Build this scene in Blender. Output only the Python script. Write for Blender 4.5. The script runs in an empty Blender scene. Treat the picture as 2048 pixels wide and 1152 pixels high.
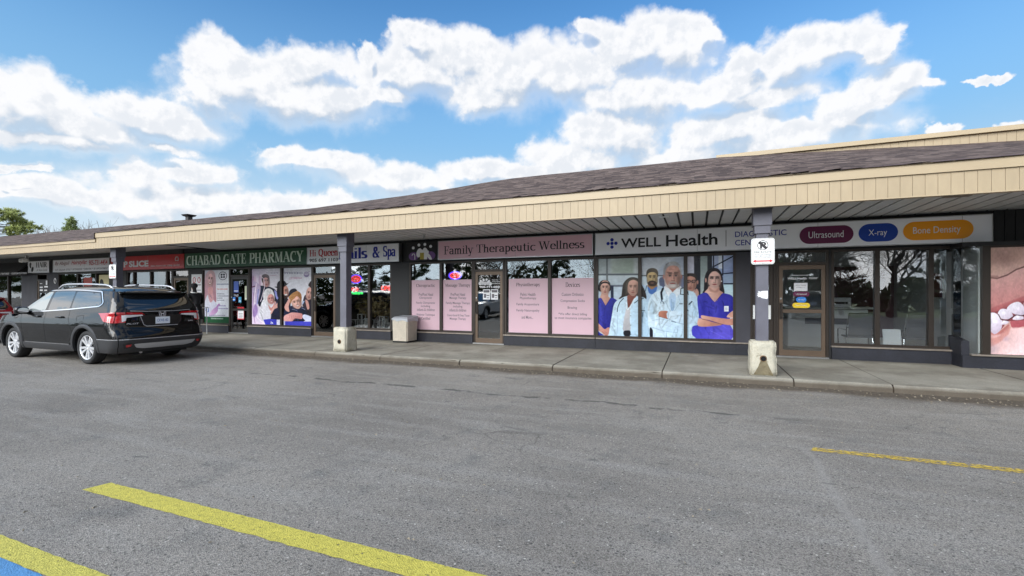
import bpy, bmesh, math, random
import numpy as np
from mathutils import Vector, Matrix
from mathutils.geometry import delaunay_2d_cdt
R = math.radians
sc = bpy.context.scene
col = sc.collection
# ------------------------------------------------------------------ camera
YAW = R(21.8); CA, SA = math.cos(YAW), math.sin(YAW)
FPX, HOR, CAMH = 926.0, 590.0, 1.53          # focal length in photo pixels, horizon row, eye height
cam = bpy.data.objects.new('camera', bpy.data.cameras.new('camera')); col.objects.link(cam)
cam.location = (0, 0, CAMH); cam.rotation_euler = (R(90), 0, YAW)
cam.data.sensor_width = 36; cam.data.lens = 36 * FPX / 2048
cam.data.shift_y = (HOR - 576) / 2048
cam.data.clip_start = 0.05; cam.data.clip_end = 3000
sc.camera = cam
# ------------------------------------------------------------------ exposure, sun, sky
sc.view_settings.view_transform = 'Standard'; sc.view_settings.look = 'None'
sc.view_settings.gamma = 1; sc.view_settings.exposure = 0.42
sc.cycles.max_bounces = 8; sc.cycles.transparent_max_bounces = 12
SUN_EL, SUN_AZ = R(29), R(200)               # azimuth clockwise from +Y: behind the camera, to its left
sl = bpy.data.lights.new('sun', 'SUN'); sl.energy = 3.0; sl.angle = R(44); sl.color = (1.0, .955, .89)
sun = bpy.data.objects.new('sun', sl); col.objects.link(sun)
sd = Vector((math.sin(SUN_AZ) * math.cos(SUN_EL), math.cos(SUN_AZ) * math.cos(SUN_EL), math.sin(SUN_EL)))
sun.rotation_euler = sd.to_track_quat('Z', 'Y').to_euler(); sun.location = sd * 60

def pxdir(px, py):
    r, u = (px - 1024) / FPX, (HOR - py) / FPX
    v = Vector((r * CA - SA, r * SA + CA, u)); return v.normalized()
CLOUDS = [(740,190,46,34),(790,195,44,26),(640,225,50,30),(960,190,110,40),(1480,120,60,40),(1420,190,90,44),(1250,200,90,50),(100,270,160,22),(1760,110,40,40),(1180,60,30,20),(1400,70,30,26),(960,210,60,26),(330,290,60,14),(1610,330,120,20),(1900,250,30,10),(560,300,40,14),(45,195,150,66),(150,240,170,52),(-20,160,80,44),(290,222,130,44),(-200,200,200,80),
 (490,150,118,62),(610,140,100,58),(560,195,190,46),(425,190,80,46),(655,205,80,52),
 (905,115,108,68),(1000,150,150,74),(815,150,90,48),(735,100,24,20),(825,70,44,32),(1250,100,140,62),(1130,160,150,56),(1345,95,80,56),(1290,190,110,60),
 (1570,115,100,62),(1680,88,100,44),(1470,165,100,50),(1540,190,130,36),(1760,85,44,26),
 (1240,262,110,62),(1150,325,120,56),(1050,345,110,34),(1330,330,140,46),
 (1470,262,130,46),(1540,296,220,44),(1690,238,70,54),(1790,165,66,46),(1740,205,90,26),(1865,165,40,12),(1975,152,44,6),(2030,240,40,12),
 (95,385,85,32),(150,400,60,24),(290,345,60,36),(395,345,70,40),(250,412,150,24),(430,405,170,46),(640,322,104,28),(790,360,120,32),(720,425,210,30),(560,415,70,30),(970,345,80,30),(85,332,30,10),(60,340,20,8),
 (2300,200,160,60),(2500,330,260,60)]
w = bpy.data.worlds.new('World'); sc.world = w; w.use_nodes = True; w.cycles.sampling_method = 'MANUAL'; w.cycles.sample_map_resolution = 512
def build_world():
    nt = w.node_tree; N = nt.nodes; L = nt.links; N.clear()
    def grp(full):
        g = bpy.data.node_groups.new('cloud_density' if full else 'cloud_body', 'ShaderNodeTree')
        g.interface.new_socket('P', in_out='INPUT', socket_type='NodeSocketVector')
        g.interface.new_socket('D', in_out='OUTPUT', socket_type='NodeSocketFloat')
        n, l = g.nodes, g.links
        gi, go = n.new('NodeGroupInput'), n.new('NodeGroupOutput')
        def noise(scale, detail, rough, src):
            t = n.new('ShaderNodeTexNoise'); t.inputs['Scale'].default_value = scale
            t.inputs['Detail'].default_value = detail; t.inputs['Roughness'].default_value = rough
            l.new(src, t.inputs['Vector']); return t
        def vm(op, a, b=None):
            t = n.new('ShaderNodeVectorMath'); t.operation = op
            for i, q in enumerate((a, b)):
                if q is None: continue
                if isinstance(q, tuple): t.inputs[i].default_value = q
                else: l.new(q, t.inputs[i])
            return t
        def m(op, a, b=None, c=None):
            t = n.new('ShaderNodeMath'); t.operation = op
            for i, q in enumerate((a, b, c)):
                if q is None: continue
                if isinstance(q, (int, float)): t.inputs[i].default_value = q
                else: l.new(q, t.inputs[i])
            return t.outputs[0]
        P = gi.outputs['P']
        st = vm('MULTIPLY', P, (1, 1, 1.0)).outputs[0]
        n1 = noise(8, 7 if full else 3, .58, st); 
        dsp = vm('MULTIPLY', vm('SUBTRACT', n1.outputs['Color'], (.5, .5, .5)).outputs[0], (.17, .10, 0)).outputs[0]
        sp = n.new('ShaderNodeSeparateXYZ'); l.new(P, sp.inputs[0])
        az = m('ARCTAN2', sp.outputs[0], sp.outputs[1]); el = m('ARCSINE', sp.outputs[2])
        cb = n.new('ShaderNodeCombineXYZ'); l.new(az, cb.inputs[0]); l.new(el, cb.inputs[1])
        q = vm('ADD', cb.outputs[0], dsp).outputs[0]
        best = None
        for (cx, cy, rx, ry) in CLOUDS:
            d = pxdir(cx, cy); a0, e0 = math.atan2(d.x, d.y), math.asin(d.z)
            d1, d2 = pxdir(cx + rx, cy), pxdir(cx, cy - ry)
            ra = abs(math.atan2(d1.x, d1.y) - a0) or .1; re = abs(math.asin(d2.z) - e0)
            dv = vm('MULTIPLY', vm('SUBTRACT', q, (a0, e0, 0)).outputs[0], (1 / ra, 1 / re, 0)).outputs[0]
            ln = n.new('ShaderNodeVectorMath'); ln.operation = 'LENGTH'; l.new(dv, ln.inputs[0])
            best = ln.outputs['Value'] if best is None else m('SMOOTH_MIN', best, ln.outputs['Value'], .14)
        core = m('SUBTRACT', 1.19, best)
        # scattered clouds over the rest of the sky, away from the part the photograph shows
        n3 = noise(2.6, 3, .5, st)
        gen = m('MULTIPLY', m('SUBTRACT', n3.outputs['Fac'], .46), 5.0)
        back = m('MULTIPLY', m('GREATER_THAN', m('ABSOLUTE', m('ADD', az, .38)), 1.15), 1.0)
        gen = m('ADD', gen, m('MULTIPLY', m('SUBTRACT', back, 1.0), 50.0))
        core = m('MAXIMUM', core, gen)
        D = core
        if full: D = m('ADD', core, m('MULTIPLY', m('SUBTRACT', noise(13, 10, .58, st).outputs['Fac'], .5), .95))
        if full:
            vo = n.new('ShaderNodeTexVoronoi'); vo.feature = 'F1'; vo.inputs['Scale'].default_value = 11; vo.inputs['Detail'].default_value = 3; vo.inputs['Roughness'].default_value = .55; vo.normalize = True
            wp = vm('ADD', st, vm('MULTIPLY', vm('SUBTRACT', n1.outputs['Color'], (.5, .5, .5)).outputs[0], (.10, .10, .10)).outputs[0]).outputs[0]; l.new(wp, vo.inputs['Vector'])
            D = m('ADD', D, m('MULTIPLY', m('SUBTRACT', .30, vo.outputs['Distance']), 1.6))
        l.new(D, go.inputs['D']); return g
    g = grp(True); gs = grp(False)
    tc = N.new('ShaderNodeTexCoord'); P = tc.outputs['Generated']
    nrm = N.new('ShaderNodeVectorMath'); nrm.operation = 'NORMALIZE'; L.new(P, nrm.inputs[0]); P = nrm.outputs[0]
    up = N.new('ShaderNodeVectorMath'); up.operation = 'ADD'; L.new(P, up.inputs[0]); up.inputs[1].default_value = (-.012, -.006, .030)
    upn = N.new('ShaderNodeVectorMath'); upn.operation = 'NORMALIZE'; L.new(up.outputs[0], upn.inputs[0])
    A = N.new('ShaderNodeGroup'); A.node_tree = g; L.new(P, A.inputs[0])
    B = N.new('ShaderNodeGroup'); B.node_tree = gs; L.new(upn.outputs[0], B.inputs[0])
    def mr(src, a, b, c=0.0, d=1.0, smooth=True):
        t = N.new('ShaderNodeMapRange'); t.interpolation_type = 'SMOOTHSTEP' if smooth else 'LINEAR'
        L.new(src, t.inputs[0]); 
        for i, v in enumerate((a, b, c, d)): t.inputs[1 + i].default_value = v
        return t.outputs[0]
    def m(op, a, b=None):
        t = N.new('ShaderNodeMath'); t.operation = op
        for i, q in enumerate((a, b)):
            if q is None: continue
            if isinstance(q, (int, float)): t.inputs[i].default_value = q
            else: L.new(q, t.inputs[i])
        return t.outputs[0]
    dif = m('SUBTRACT', B.outputs[0], A.outputs[0])        # more cloud above than here: an underside
    under = mr(dif, -.25, .45)
    lo = m('SUBTRACT', -.14, m('MULTIPLY', under, .30)); hi = m('ADD', .34, m('MULTIPLY', under, .80))
    tA = N.new('ShaderNodeMapRange'); tA.interpolation_type = 'SMOOTHSTEP'; L.new(A.outputs[0], tA.inputs[0]); L.new(lo, tA.inputs[1]); L.new(hi, tA.inputs[2]); alpha = tA.outputs[0]
    # billows: fine relief lit from above
    def nz(scale, det, src):
        t = N.new('ShaderNodeTexNoise'); t.inputs['Scale'].default_value = scale; t.inputs['Detail'].default_value = det; t.inputs['Roughness'].default_value = .6; L.new(src, t.inputs['Vector']); return t.outputs['Fac']
    up2 = N.new('ShaderNodeVectorMath'); up2.operation = 'ADD'; L.new(P, up2.inputs[0]); up2.inputs[1].default_value = (-.007, -.002, .013)
    rel = m('SUBTRACT', nz(15, 6, up2.outputs[0]), nz(15, 6, P))
    shade = m('ADD', m('MULTIPLY', m('MULTIPLY', mr(dif, -.12, .50), mr(A.outputs[0], .0, .6)), .95), m('MULTIPLY', mr(rel, -.06, .10), mr(A.outputs[0], .1, .8, 0, .42)))
    sky = N.new('ShaderNodeTexSky'); sky.sky_type = 'NISHITA'; sky.sun_disc = False
    sky.sun_elevation = SUN_EL; sky.sun_rotation = SUN_AZ; sky.altitude = 100; sky.air_density = 1.0; sky.dust_density = .6; sky.ozone_density = 1.6
    sep = N.new('ShaderNodeSeparateXYZ'); L.new(P, sep.inputs[0])
    STR = .10
    def cmix(f, a, b_, mode='MIX'):
        t = N.new('ShaderNodeMix'); t.data_type = 'RGBA'; t.blend_type = mode
        if isinstance(f, float): t.inputs[0].default_value = f
        else: L.new(f, t.inputs[0])
        for i, q in ((6, a), (7, b_)):
            if isinstance(q, tuple): t.inputs[i].default_value = (*q, 1)
            else: L.new(q, t.inputs[i])
        return t.outputs[2]
    low = cmix(mr(sep.outputs[2], .04, .32), (5.3, 6.3, 7.0), (2.2, 4.2, 6.3))     # pale air low down
    air = cmix(mr(sep.outputs[2], .18, .58), low, cmix(1.0, sky.outputs[0], (.66, 1.25, 1.62), 'MULTIPLY'))
    cc = N.new('ShaderNodeMix'); cc.data_type = 'RGBA'
    L.new(shade, cc.inputs[0]); cc.inputs[6].default_value = (7.5, 7.5, 7.6, 1); cc.inputs[7].default_value = (4.7, 5.2, 5.9, 1)
    mix = N.new('ShaderNodeMix'); mix.data_type = 'RGBA'
    L.new(m('MULTIPLY', alpha, .97), mix.inputs[0]); L.new(air, mix.inputs[6]); L.new(cc.outputs[2], mix.inputs[7])
    # extra sky glow low on the sun's side, added to light under the canopy
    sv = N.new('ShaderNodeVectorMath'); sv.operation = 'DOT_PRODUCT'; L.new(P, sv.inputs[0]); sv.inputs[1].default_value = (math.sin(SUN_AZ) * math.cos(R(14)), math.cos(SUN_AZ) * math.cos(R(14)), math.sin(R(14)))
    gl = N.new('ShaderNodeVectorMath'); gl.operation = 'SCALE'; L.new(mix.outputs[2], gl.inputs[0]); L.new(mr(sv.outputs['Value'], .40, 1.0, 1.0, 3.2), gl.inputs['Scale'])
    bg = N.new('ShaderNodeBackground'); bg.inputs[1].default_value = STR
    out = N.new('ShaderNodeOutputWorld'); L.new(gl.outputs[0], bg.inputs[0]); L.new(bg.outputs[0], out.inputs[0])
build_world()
# ------------------------------------------------------------------ places: photo point to a point on a real plane
WY, FY, PY_ = 12.0, 8.95, 9.25               # shopfront wall, fascia front, post front
def X(px, Y=WY):
    q = (px - 1024) / FPX
    return Y * (q * CA - SA) / (q * SA + CA)
def Z(px, py, Y=WY): return CAMH + Y * (HOR - py) / (SA * (px - 1024) + CA * FPX)
# ------------------------------------------------------------------ helpers
def srgb(r, g=None, b=None):
    c = (r, g, b) if g is not None else r
    return tuple((v / 255 / 12.92 if v <= 10 else ((v / 255 + .055) / 1.055) ** 2.4) for v in c)
MATS = {}
def mat(name, c, rough=.6, metal=0., var=0., vscale=6., bump=0., bscale=40., spec=.5, dirt=None, coat=0., stretch=(1, 1, 1), emit=None, fine=0.):
    if name in MATS: return MATS[name]
    m = bpy.data.materials.new(name); m.use_nodes = True; MATS[name] = m
    nt = m.node_tree; N = nt.nodes; L = nt.links; b = N['Principled BSDF']
    b.inputs['Base Color'].default_value = (*c, 1); b.inputs['Roughness'].default_value = rough
    b.inputs['Metallic'].default_value = metal; b.inputs['Specular IOR Level'].default_value = spec
    b.inputs['Coat Weight'].default_value = coat; b.inputs['Coat Roughness'].default_value = .02
    if emit: b.inputs['Emission Color'].default_value = (*emit[0], 1); b.inputs['Emission Strength'].default_value = emit[1]
    if var or bump or dirt or fine:
        tc = N.new('ShaderNodeTexCoord'); mp = N.new('ShaderNodeMapping'); mp.inputs['Scale'].default_value = stretch
        geo = N.new('ShaderNodeNewGeometry'); L.new(geo.outputs['Position'], mp.inputs[0])
        src = mp.outputs[0]; cur = None
        def nz(s, d=5, r=.6):
            t = N.new('ShaderNodeTexNoise'); t.inputs['Scale'].default_value = s; t.inputs['Detail'].default_value = d; t.inputs['Roughness'].default_value = r
            L.new(src, t.inputs['Vector']); return t.outputs['Fac']
        def ramp(s, a, bb, c0, c1):
            t = N.new('ShaderNodeMapRange'); L.new(s, t.inputs[0])
            for i, v in enumerate((a, bb, c0, c1)): t.inputs[1 + i].default_value = v
            return t.outputs[0]
        def mult(colsock, f):
            t = N.new('ShaderNodeMix'); t.data_type = 'RGBA'; t.blend_type = 'MULTIPLY'; t.inputs[0].default_value = 1
            if colsock is None: t.inputs[6].default_value = (*c, 1)
            else: L.new(colsock, t.inputs[6])
            L.new(f, t.inputs[7]); return t.outputs[2]
        if var: cur = mult(cur, ramp(nz(vscale), .3, .7, 1 - var, 1 + var))
        if fine: cur = mult(cur, ramp(nz(vscale * 14, 3), .3, .7, 1 - fine, 1 + fine))
        if dirt:
            t = N.new('ShaderNodeMix'); t.data_type = 'RGBA'
            L.new(ramp(nz(dirt[1], 8, .7), dirt[2], dirt[2] + .12, 0, dirt[3]), t.inputs[0])
            if cur is None: t.inputs[6].default_value = (*c, 1)
            else: L.new(cur, t.inputs[6])
            t.inputs[7].default_value = (*dirt[0], 1); cur = t.outputs[2]
        if cur is not None: L.new(cur, b.inputs['Base Color'])
        if bump:
            bp = N.new('ShaderNodeBump'); bp.inputs['Strength'].default_value = bump; bp.inputs['Distance'].default_value = .01
            L.new(nz(bscale, 4), bp.inputs['Height']); L.new(bp.outputs[0], b.inputs['Normal'])
    return m
class MB:
    def __init__(s): s.v = []; s.f = []
    def add(s, v, f):
        o = len(s.v); s.v += [tuple(p) for p in v]; s.f += [tuple(i + o for i in q) for q in f]; return s
    def box(s, x0, x1, y0, y1, z0, z1, bev=0):
        if bev:
            bm = bmesh.new(); bmesh.ops.create_cube(bm, size=1)
            for p in bm.verts: p.co = Vector((x0 + (p.co.x + .5) * (x1 - x0), y0 + (p.co.y + .5) * (y1 - y0), z0 + (p.co.z + .5) * (z1 - z0)))
            bmesh.ops.bevel(bm, geom=bm.edges[:], offset=bev, segments=2, affect='EDGES', profile=.5)
            bm.verts.index_update(); s.add([p.co[:] for p in bm.verts], [[q.index for q in f.verts] for f in bm.faces]); bm.free(); return s
        v = [(x, y, z) for z in (z0, z1) for y in (y0, y1) for x in (x0, x1)]
        return s.add(v, [(0, 2, 3, 1), (4, 5, 7, 6), (0, 1, 5, 4), (2, 6, 7, 3), (0, 4, 6, 2), (1, 3, 7, 5)])
    def quad(s, a, b, c, d): return s.add([a, b, c, d], [(0, 1, 2, 3)])
    def prism(s, pts, axis, a, b):
        """outline pts (2D) run along an axis from a to b"""
        def P(p, t): return {'x': (t, p[0], p[1]), 'y': (p[0], t, p[1]), 'z': (p[0], p[1], t)}[axis]
        n = len(pts); v = [P(p, a) for p in pts] + [P(p, b) for p in pts]
        return s.add(v, [tuple(range(n))[::-1], tuple(range(n, 2 * n))] + [(i, (i + 1) % n, n + (i + 1) % n, n + i) for i in range(n)])
    def tube(s, pts, rad, n=8, cap=True):
        pts = [Vector(p) for p in pts]; k = len(pts); rad = rad if isinstance(rad, (list, tuple)) else [rad] * k
        o = len(s.v); ref = None
        for i, p in enumerate(pts):
            t = (pts[min(i + 1, k - 1)] - pts[max(i - 1, 0)]).normalized()
            if ref is None: ref = Vector((0, 0, 1)) if abs(t.z) < .9 else Vector((1, 0, 0))
            a = t.cross(ref).normalized(); b = a.cross(t).normalized(); ref = b
            for j in range(n):
                an = 2 * math.pi * j / n; s.v.append(tuple(p + (a * math.cos(an) + b * math.sin(an)) * rad[i]))
        for i in range(k - 1):
            for j in range(n):
                s.f.append((o + i * n + j, o + i * n + (j + 1) % n, o + (i + 1) * n + (j + 1) % n, o + (i + 1) * n + j))
        if cap:
            s.f.append(tuple(o + j for j in range(n))[::-1]); s.f.append(tuple(o + (k - 1) * n + j for j in range(n)))
        return s
    def lathe(s, prof, n=32, axis='z', c=(0, 0, 0), cap=False):
        o = len(s.v); k = len(prof)
        for i in range(n):
            a = 2 * math.pi * i / n
            for (r, h) in prof:
                p = {'z': (r * math.cos(a), r * math.sin(a), h), 'y': (r * math.cos(a), h, r * math.sin(a))}[axis]
                s.v.append((p[0] + c[0], p[1] + c[1], p[2] + c[2]))
        for i in range(n):
            for j in range(k - 1):
                s.f.append((o + i * k + j, o + ((i + 1) % n) * k + j, o + ((i + 1) % n) * k + j + 1, o + i * k + j + 1))
        if cap:
            s.f.append(tuple(o + i * k for i in range(n))); s.f.append(tuple(o + i * k + k - 1 for i in range(n)))
        return s
    def mesh(s, name):
        me = bpy.data.meshes.new(name); me.from_pydata(s.v, [], s.f); me.validate(); me.update(); return me
    def build(s, name, m, parent=None, smooth=False, fix=True, **kw):
        me = s.mesh(name)
        if fix:
            bm = bmesh.new(); bm.from_mesh(me); bmesh.ops.recalc_face_normals(bm, faces=bm.faces[:]); bm.to_mesh(me); bm.free()
        return link(name, me, m, parent, smooth, **kw)
def link(name, me, m, parent=None, smooth=False, local=False, label=None, kind=None):
    o = bpy.data.objects.new(name, me); col.objects.link(o)
    if m is not None: me.materials.append(m)
    if smooth:
        me.polygons.foreach_set('use_smooth', [True] * len(me.polygons))
        if smooth == 'auto': 
            try: me.set_sharp_from_angle(angle=R(38))
            except Exception: pass
    if parent is not None:
        o.parent = parent
        if not local:
            root = parent.location.copy(); pp = parent.parent
            while pp is not None: root = root + pp.location; pp = pp.parent
            me.transform(Matrix.Translation(-root))
    if label: o['label'] = label
    if kind: o['kind'] = kind
    return o
def thing(name, label, cat, loc=(0, 0, 0), group=None):
    o = bpy.data.objects.new(name, None); col.objects.link(o); o.location = loc; o.empty_display_size = .2
    return tag(o, label, cat, group)
def tag(o, label, cat, group=None):
    o['label'] = label; o['category'] = cat
    if group: o['group'] = group
    return o
def copy_tree(o, parent=None):
    c = o.copy(); col.objects.link(c); c.parent = parent
    for ch in list(o.children): copy_tree(ch, c)
    return c
# ------------------------------------------------------------------ lettering
def text_mesh(s, bold=0., shear=0., space=1.):
    cu = bpy.data.curves.new('lettering', 'FONT'); cu.body = s; cu.resolution_u = 3; cu.fill_mode = 'FRONT'; cu.offset = bold; cu.shear = shear; cu.space_character = space
    t = bpy.data.objects.new('lettering', cu); col.objects.link(t)
    bpy.context.view_layer.update()
    me = bpy.data.meshes.new_from_object(t.evaluated_get(bpy.context.evaluated_depsgraph_get()))
    bpy.data.objects.remove(t); bpy.data.curves.remove(cu)
    n = len(me.vertices); a = np.empty(n * 3, np.float32); me.vertices.foreach_get('co', a)
    v = a.reshape(-1, 3)[:, :2].astype(float); f = [tuple(p.vertices) for p in me.polygons]; bpy.data.meshes.remove(me)
    return v, f
SER = {}
def arc(cx, cy, rx, ry, a0, a1, n=14):
    return [(cx + rx * math.cos(R(a0 + (a1 - a0) * i / n)), cy + ry * math.sin(R(a0 + (a1 - a0) * i / n))) for i in range(n + 1)]
def sf(x, y, l=.12, r=.12): return ('t', [(x - l, y), (x + r, y)])
# a small serif alphabet drawn with a broad nib: 'k' thick strokes, 't' thin strokes
def defs():
    k = lambda *p: ('k', list(p)); t = lambda *p: ('t', list(p)); K = lambda p: ('k', p); T = lambda p: ('t', p)
    b, h, xh, d = .03, .97, .66, -.28
    S = SER
    S['A'] = (.86, [t((.1, b), (.42, h)), k((.40, h), (.74, b)), t((.2, .33), (.62, .33)), sf(.1, b, .1, .13), sf(.74, b, .14, .12)])
    S['B'] = (.74, [k((.18, b), (.18, h)), t((.04, h), (.4, h)), t((.04, b), (.42, b)), t((.18, .52), (.42, .52)), K(arc(.38, .745, .2, .225, 90, -90)), K(arc(.42, .275, .23, .245, 90, -90))])
    S['C'] = (.78, [K(arc(.44, .5, .32, .47, 60, 300, 22)), t((.66, .97), (.66, .68))])
    S['D'] = (.82, [k((.18, b), (.18, h)), t((.04, h), (.38, h)), t((.04, b), (.38, b)), K(arc(.38, .5, .32, .47, 90, -90, 20))])
    S['E'] = (.70, [k((.18, b), (.18, h)), t((.04, h), (.6, h)), t((.04, b), (.62, b)), t((.18, .52), (.48, .52)), t((.6, h), (.6, .74)), t((.62, b), (.62, .27)), t((.48, .4), (.48, .64))])
    S['F'] = (.66, [k((.18, b), (.18, h)), t((.04, h), (.6, h)), t((.18, .52), (.48, .52)), t((.6, h), (.6, .74)), t((.48, .4), (.48, .64)), sf(.18, b, .14, .16)])
    S['G'] = (.84, [K(arc(.44, .5, .32, .47, 60, 300, 22)), t((.66, .97), (.66, .70)), k((.66, .06), (.66, .44)), sf(.66, .44, .16, .12)])
    S['H'] = (.88, [k((.18, b), (.18, h)), k((.68, b), (.68, h)), t((.18, .52), (.68, .52)), sf(.18, b), sf(.18, h), sf(.68, b), sf(.68, h)])
    S['I'] = (.40, [k((.2, b), (.2, h)), sf(.2, b), sf(.2, h)])
    S['M'] = (1.04, [t((.16, b), (.16, h)), k((.18, h), (.5, .08)), t((.5, .08), (.82, h)), k((.84, b), (.84, h)), sf(.16, b), sf(.84, b), sf(.12, h, .08, .08), sf(.88, h, .08, .08)])
    S['N'] = (.88, [t((.16, b), (.16, h)), k((.18, h), (.68, b)), t((.72, b), (.72, h)), sf(.16, b), sf(.12, h, .08, .1), sf(.72, h)])
    S['P'] = (.70, [k((.18, b), (.18, h)), t((.04, h), (.4, h)), t((.18, .45), (.4, .45)), K(arc(.4, .71, .22, .26, 90, -90)), sf(.18, b, .14, .16)])
    S['Q'] = (.86, [K(arc(.42, .5, .31, .47, 0, 360, 26)), k((.4, .1), (.72, -.14))])
    S['R'] = (.80, [k((.18, b), (.18, h)), t((.04, h), (.4, h)), t((.18, .5), (.4, .5)), K(arc(.4, .735, .21, .235, 90, -90)), k((.38, .5), (.66, b)), sf(.18, b), sf(.68, b, .08, .12)])
    S['S'] = (.66, [K(arc(.33, .735, .22, .235, 40, 270)[:] + arc(.33, .265, .24, .235, 90, -140)), t((.54, .97), (.54, .7)), t((.1, .03), (.1, .32))])
    S['T'] = (.74, [k((.37, b), (.37, h)), t((.04, h), (.70, h)), t((.04, h), (.04, .72)), t((.70, h), (.70, .72)), sf(.37, b, .15, .15)])
    S['W'] = (1.16, [k((.12, h), (.36, b)), t((.36, b), (.58, h)), k((.58, h), (.80, b)), t((.80, b), (1.04, h)), sf(.12, h), sf(.58, h, .14, .1), sf(1.04, h, .1, .1)])
    S['Y'] = (.80, [k((.12, h), (.4, .45)), t((.68, h), (.4, .45)), k((.4, b), (.4, .47)), sf(.12, h), sf(.68, h), sf(.4, b)])
    S['V'] = (.82, [k((.12, h), (.42, b)), t((.70, h), (.42, b)), sf(.12, h), sf(.70, h)])
    S['a'] = (.58, [K(arc(.26, .46, .18, .19, 150, 0, 8) + [(.44, b)]), K(arc(.26, .2, .18, .17, 60, 330, 14)), sf(.48, b, .03, .08)])
    S['c'] = (.54, [K(arc(.32, .34, .24, .31, 50, 310, 18))])
    S['d'] = (.62, [k((.46, b), (.46, h)), K(arc(.28, .34, .2, .31, 60, 300, 18)), sf(.46, h, .14, .02), sf(.5, b, .03, .1)])
    S['e'] = (.56, [K(arc(.3, .34, .23, .31, 5, 315, 20)), t((.08, .38), (.53, .38))])
    S['f'] = (.42, [k((.18, b), (.18, .76)), K(arc(.34, .76, .16, .2, 180, 50, 8)), t((.04, xh), (.38, xh)), sf(.18, b)])
    S['g'] = (.6, [K(arc(.28, .4, .2, .26, 0, 360, 18)), K(arc(.3, -.1, .24, .15, 100, 440, 16)), t((.44, .6), (.58, .64))])
    S['h'] = (.66, [k((.16, b), (.16, h)), K(arc(.34, .42, .15, .24, 150, 0, 9) + [(.49, b)]), sf(.16, b), sf(.49, b), sf(.14, h, .1, .02)])
    S['i'] = (.34, [k((.16, b), (.16, xh)), sf(.16, b), sf(.12, xh, .06, .04), k((.16, .87), (.16, .92))])
    S['l'] = (.32, [k((.16, b), (.16, h)), sf(.16, b), sf(.12, h, .06, .04)])
    S['m'] = (.98, [k((.16, b), (.16, xh)), K(arc(.33, .42, .14, .24, 150, 0, 9) + [(.47, b)]), K(arc(.64, .42, .14, .24, 150, 0, 9) + [(.78, b)]), sf(.16, b), sf(.47, b), sf(.78, b), sf(.12, xh, .06, .04)])
    S['n'] = (.66, [k((.16, b), (.16, xh)), K(arc(.34, .42, .15, .24, 150, 0, 9) + [(.49, b)]), sf(.16, b), sf(.49, b), sf(.12, xh, .06, .04)])
    S['o'] = (.6, [K(arc(.3, .34, .22, .31, 0, 360, 20))])
    S['p'] = (.64, [k((.16, d), (.16, xh)), K(arc(.33, .34, .2, .31, 130, -130, 18)), sf(.16, d), sf(.12, xh, .06, .04)])
    S['r'] = (.48, [k((.16, b), (.16, xh)), K(arc(.32, .48, .15, .17, 160, 50, 7)), sf(.16, b), sf(.12, xh, .06, .04)])
    S['s'] = (.48, [K(arc(.24, .49, .15, .155, 40, 270, 10) + arc(.24, .185, .17, .155, 90, -140, 10))])
    S['t'] = (.40, [k((.18, .86), (.18, .16)), K(arc(.28, .16, .1, .13, 180, 320, 6)), t((.04, xh), (.36, xh))])
    S['u'] = (.66, [K([(.16, xh), (.16, .24)] + arc(.31, .24, .15, .21, 180, 330, 9)), k((.48, b), (.48, xh)), sf(.12, xh, .06, .04), sf(.44, xh, .06, .04), sf(.52, b, .03, .08)])
    S['v'] = (.6, [k((.1, xh), (.3, b)), t((.5, xh), (.3, b)), sf(.1, xh), sf(.5, xh)])
    S['y'] = (.6, [k((.1, xh), (.31, .06)), t((.52, xh), (.26, -.2)), k((.26, -.2), (.12, -.24)), sf(.1, xh), sf(.52, xh)])
    S['&'] = (.86, [K(arc(.34, .76, .15, .2, -40, 220, 12)), k((.2, .64), (.7, b)), K(arc(.3, .26, .22, .23, 110, 320, 12)), t((.24, .5), (.42, .58)), t((.46, .1), (.72, .5)), sf(.72, .5)])
    S[' '] = (.32, [])
defs()
def hull(p):
    p = sorted(set((round(a, 5), round(b, 5)) for a, b in p))
    def half(q):
        o = []
        for c in q:
            while len(o) > 1 and (o[-1][0] - o[-2][0]) * (c[1] - o[-2][1]) - (o[-1][1] - o[-2][1]) * (c[0] - o[-2][0]) <= 0: o.pop()
            o.append(c)
        return o
    a, b = half(p), half(p[::-1]); return a[:-1] + b[:-1]
def serif_mesh(s, wk=.15, wt=.05):
    x = 0; V = []; F = []
    for ch in s:
        adv, strokes = SER[ch]; polys = []
        for kind, pts in strokes:
            hw, hh = ((wk if kind == 'k' else wt) / 2, wt / 2)
            for p, q in zip(pts[:-1], pts[1:]):
                polys.append(hull([(c[0] + i * hw, c[1] + j * hh) for c in (p, q) for i in (-1, 1) for j in (-1, 1)]))
        if polys:
            vs, fs = [], []
            for pl in polys:
                fs.append(list(range(len(vs), len(vs) + len(pl)))); vs += [Vector(p) for p in pl]
            r = delaunay_2d_cdt(vs, [], fs, 0, 1e-4)
            o = len(V); V += [(v.x + x, v.y) for v in r[0]]
            F += [tuple(i + o for i in f) for f, of in zip(r[2], r[5]) if of]
        x += adv
    return np.array(V, float), F
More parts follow.
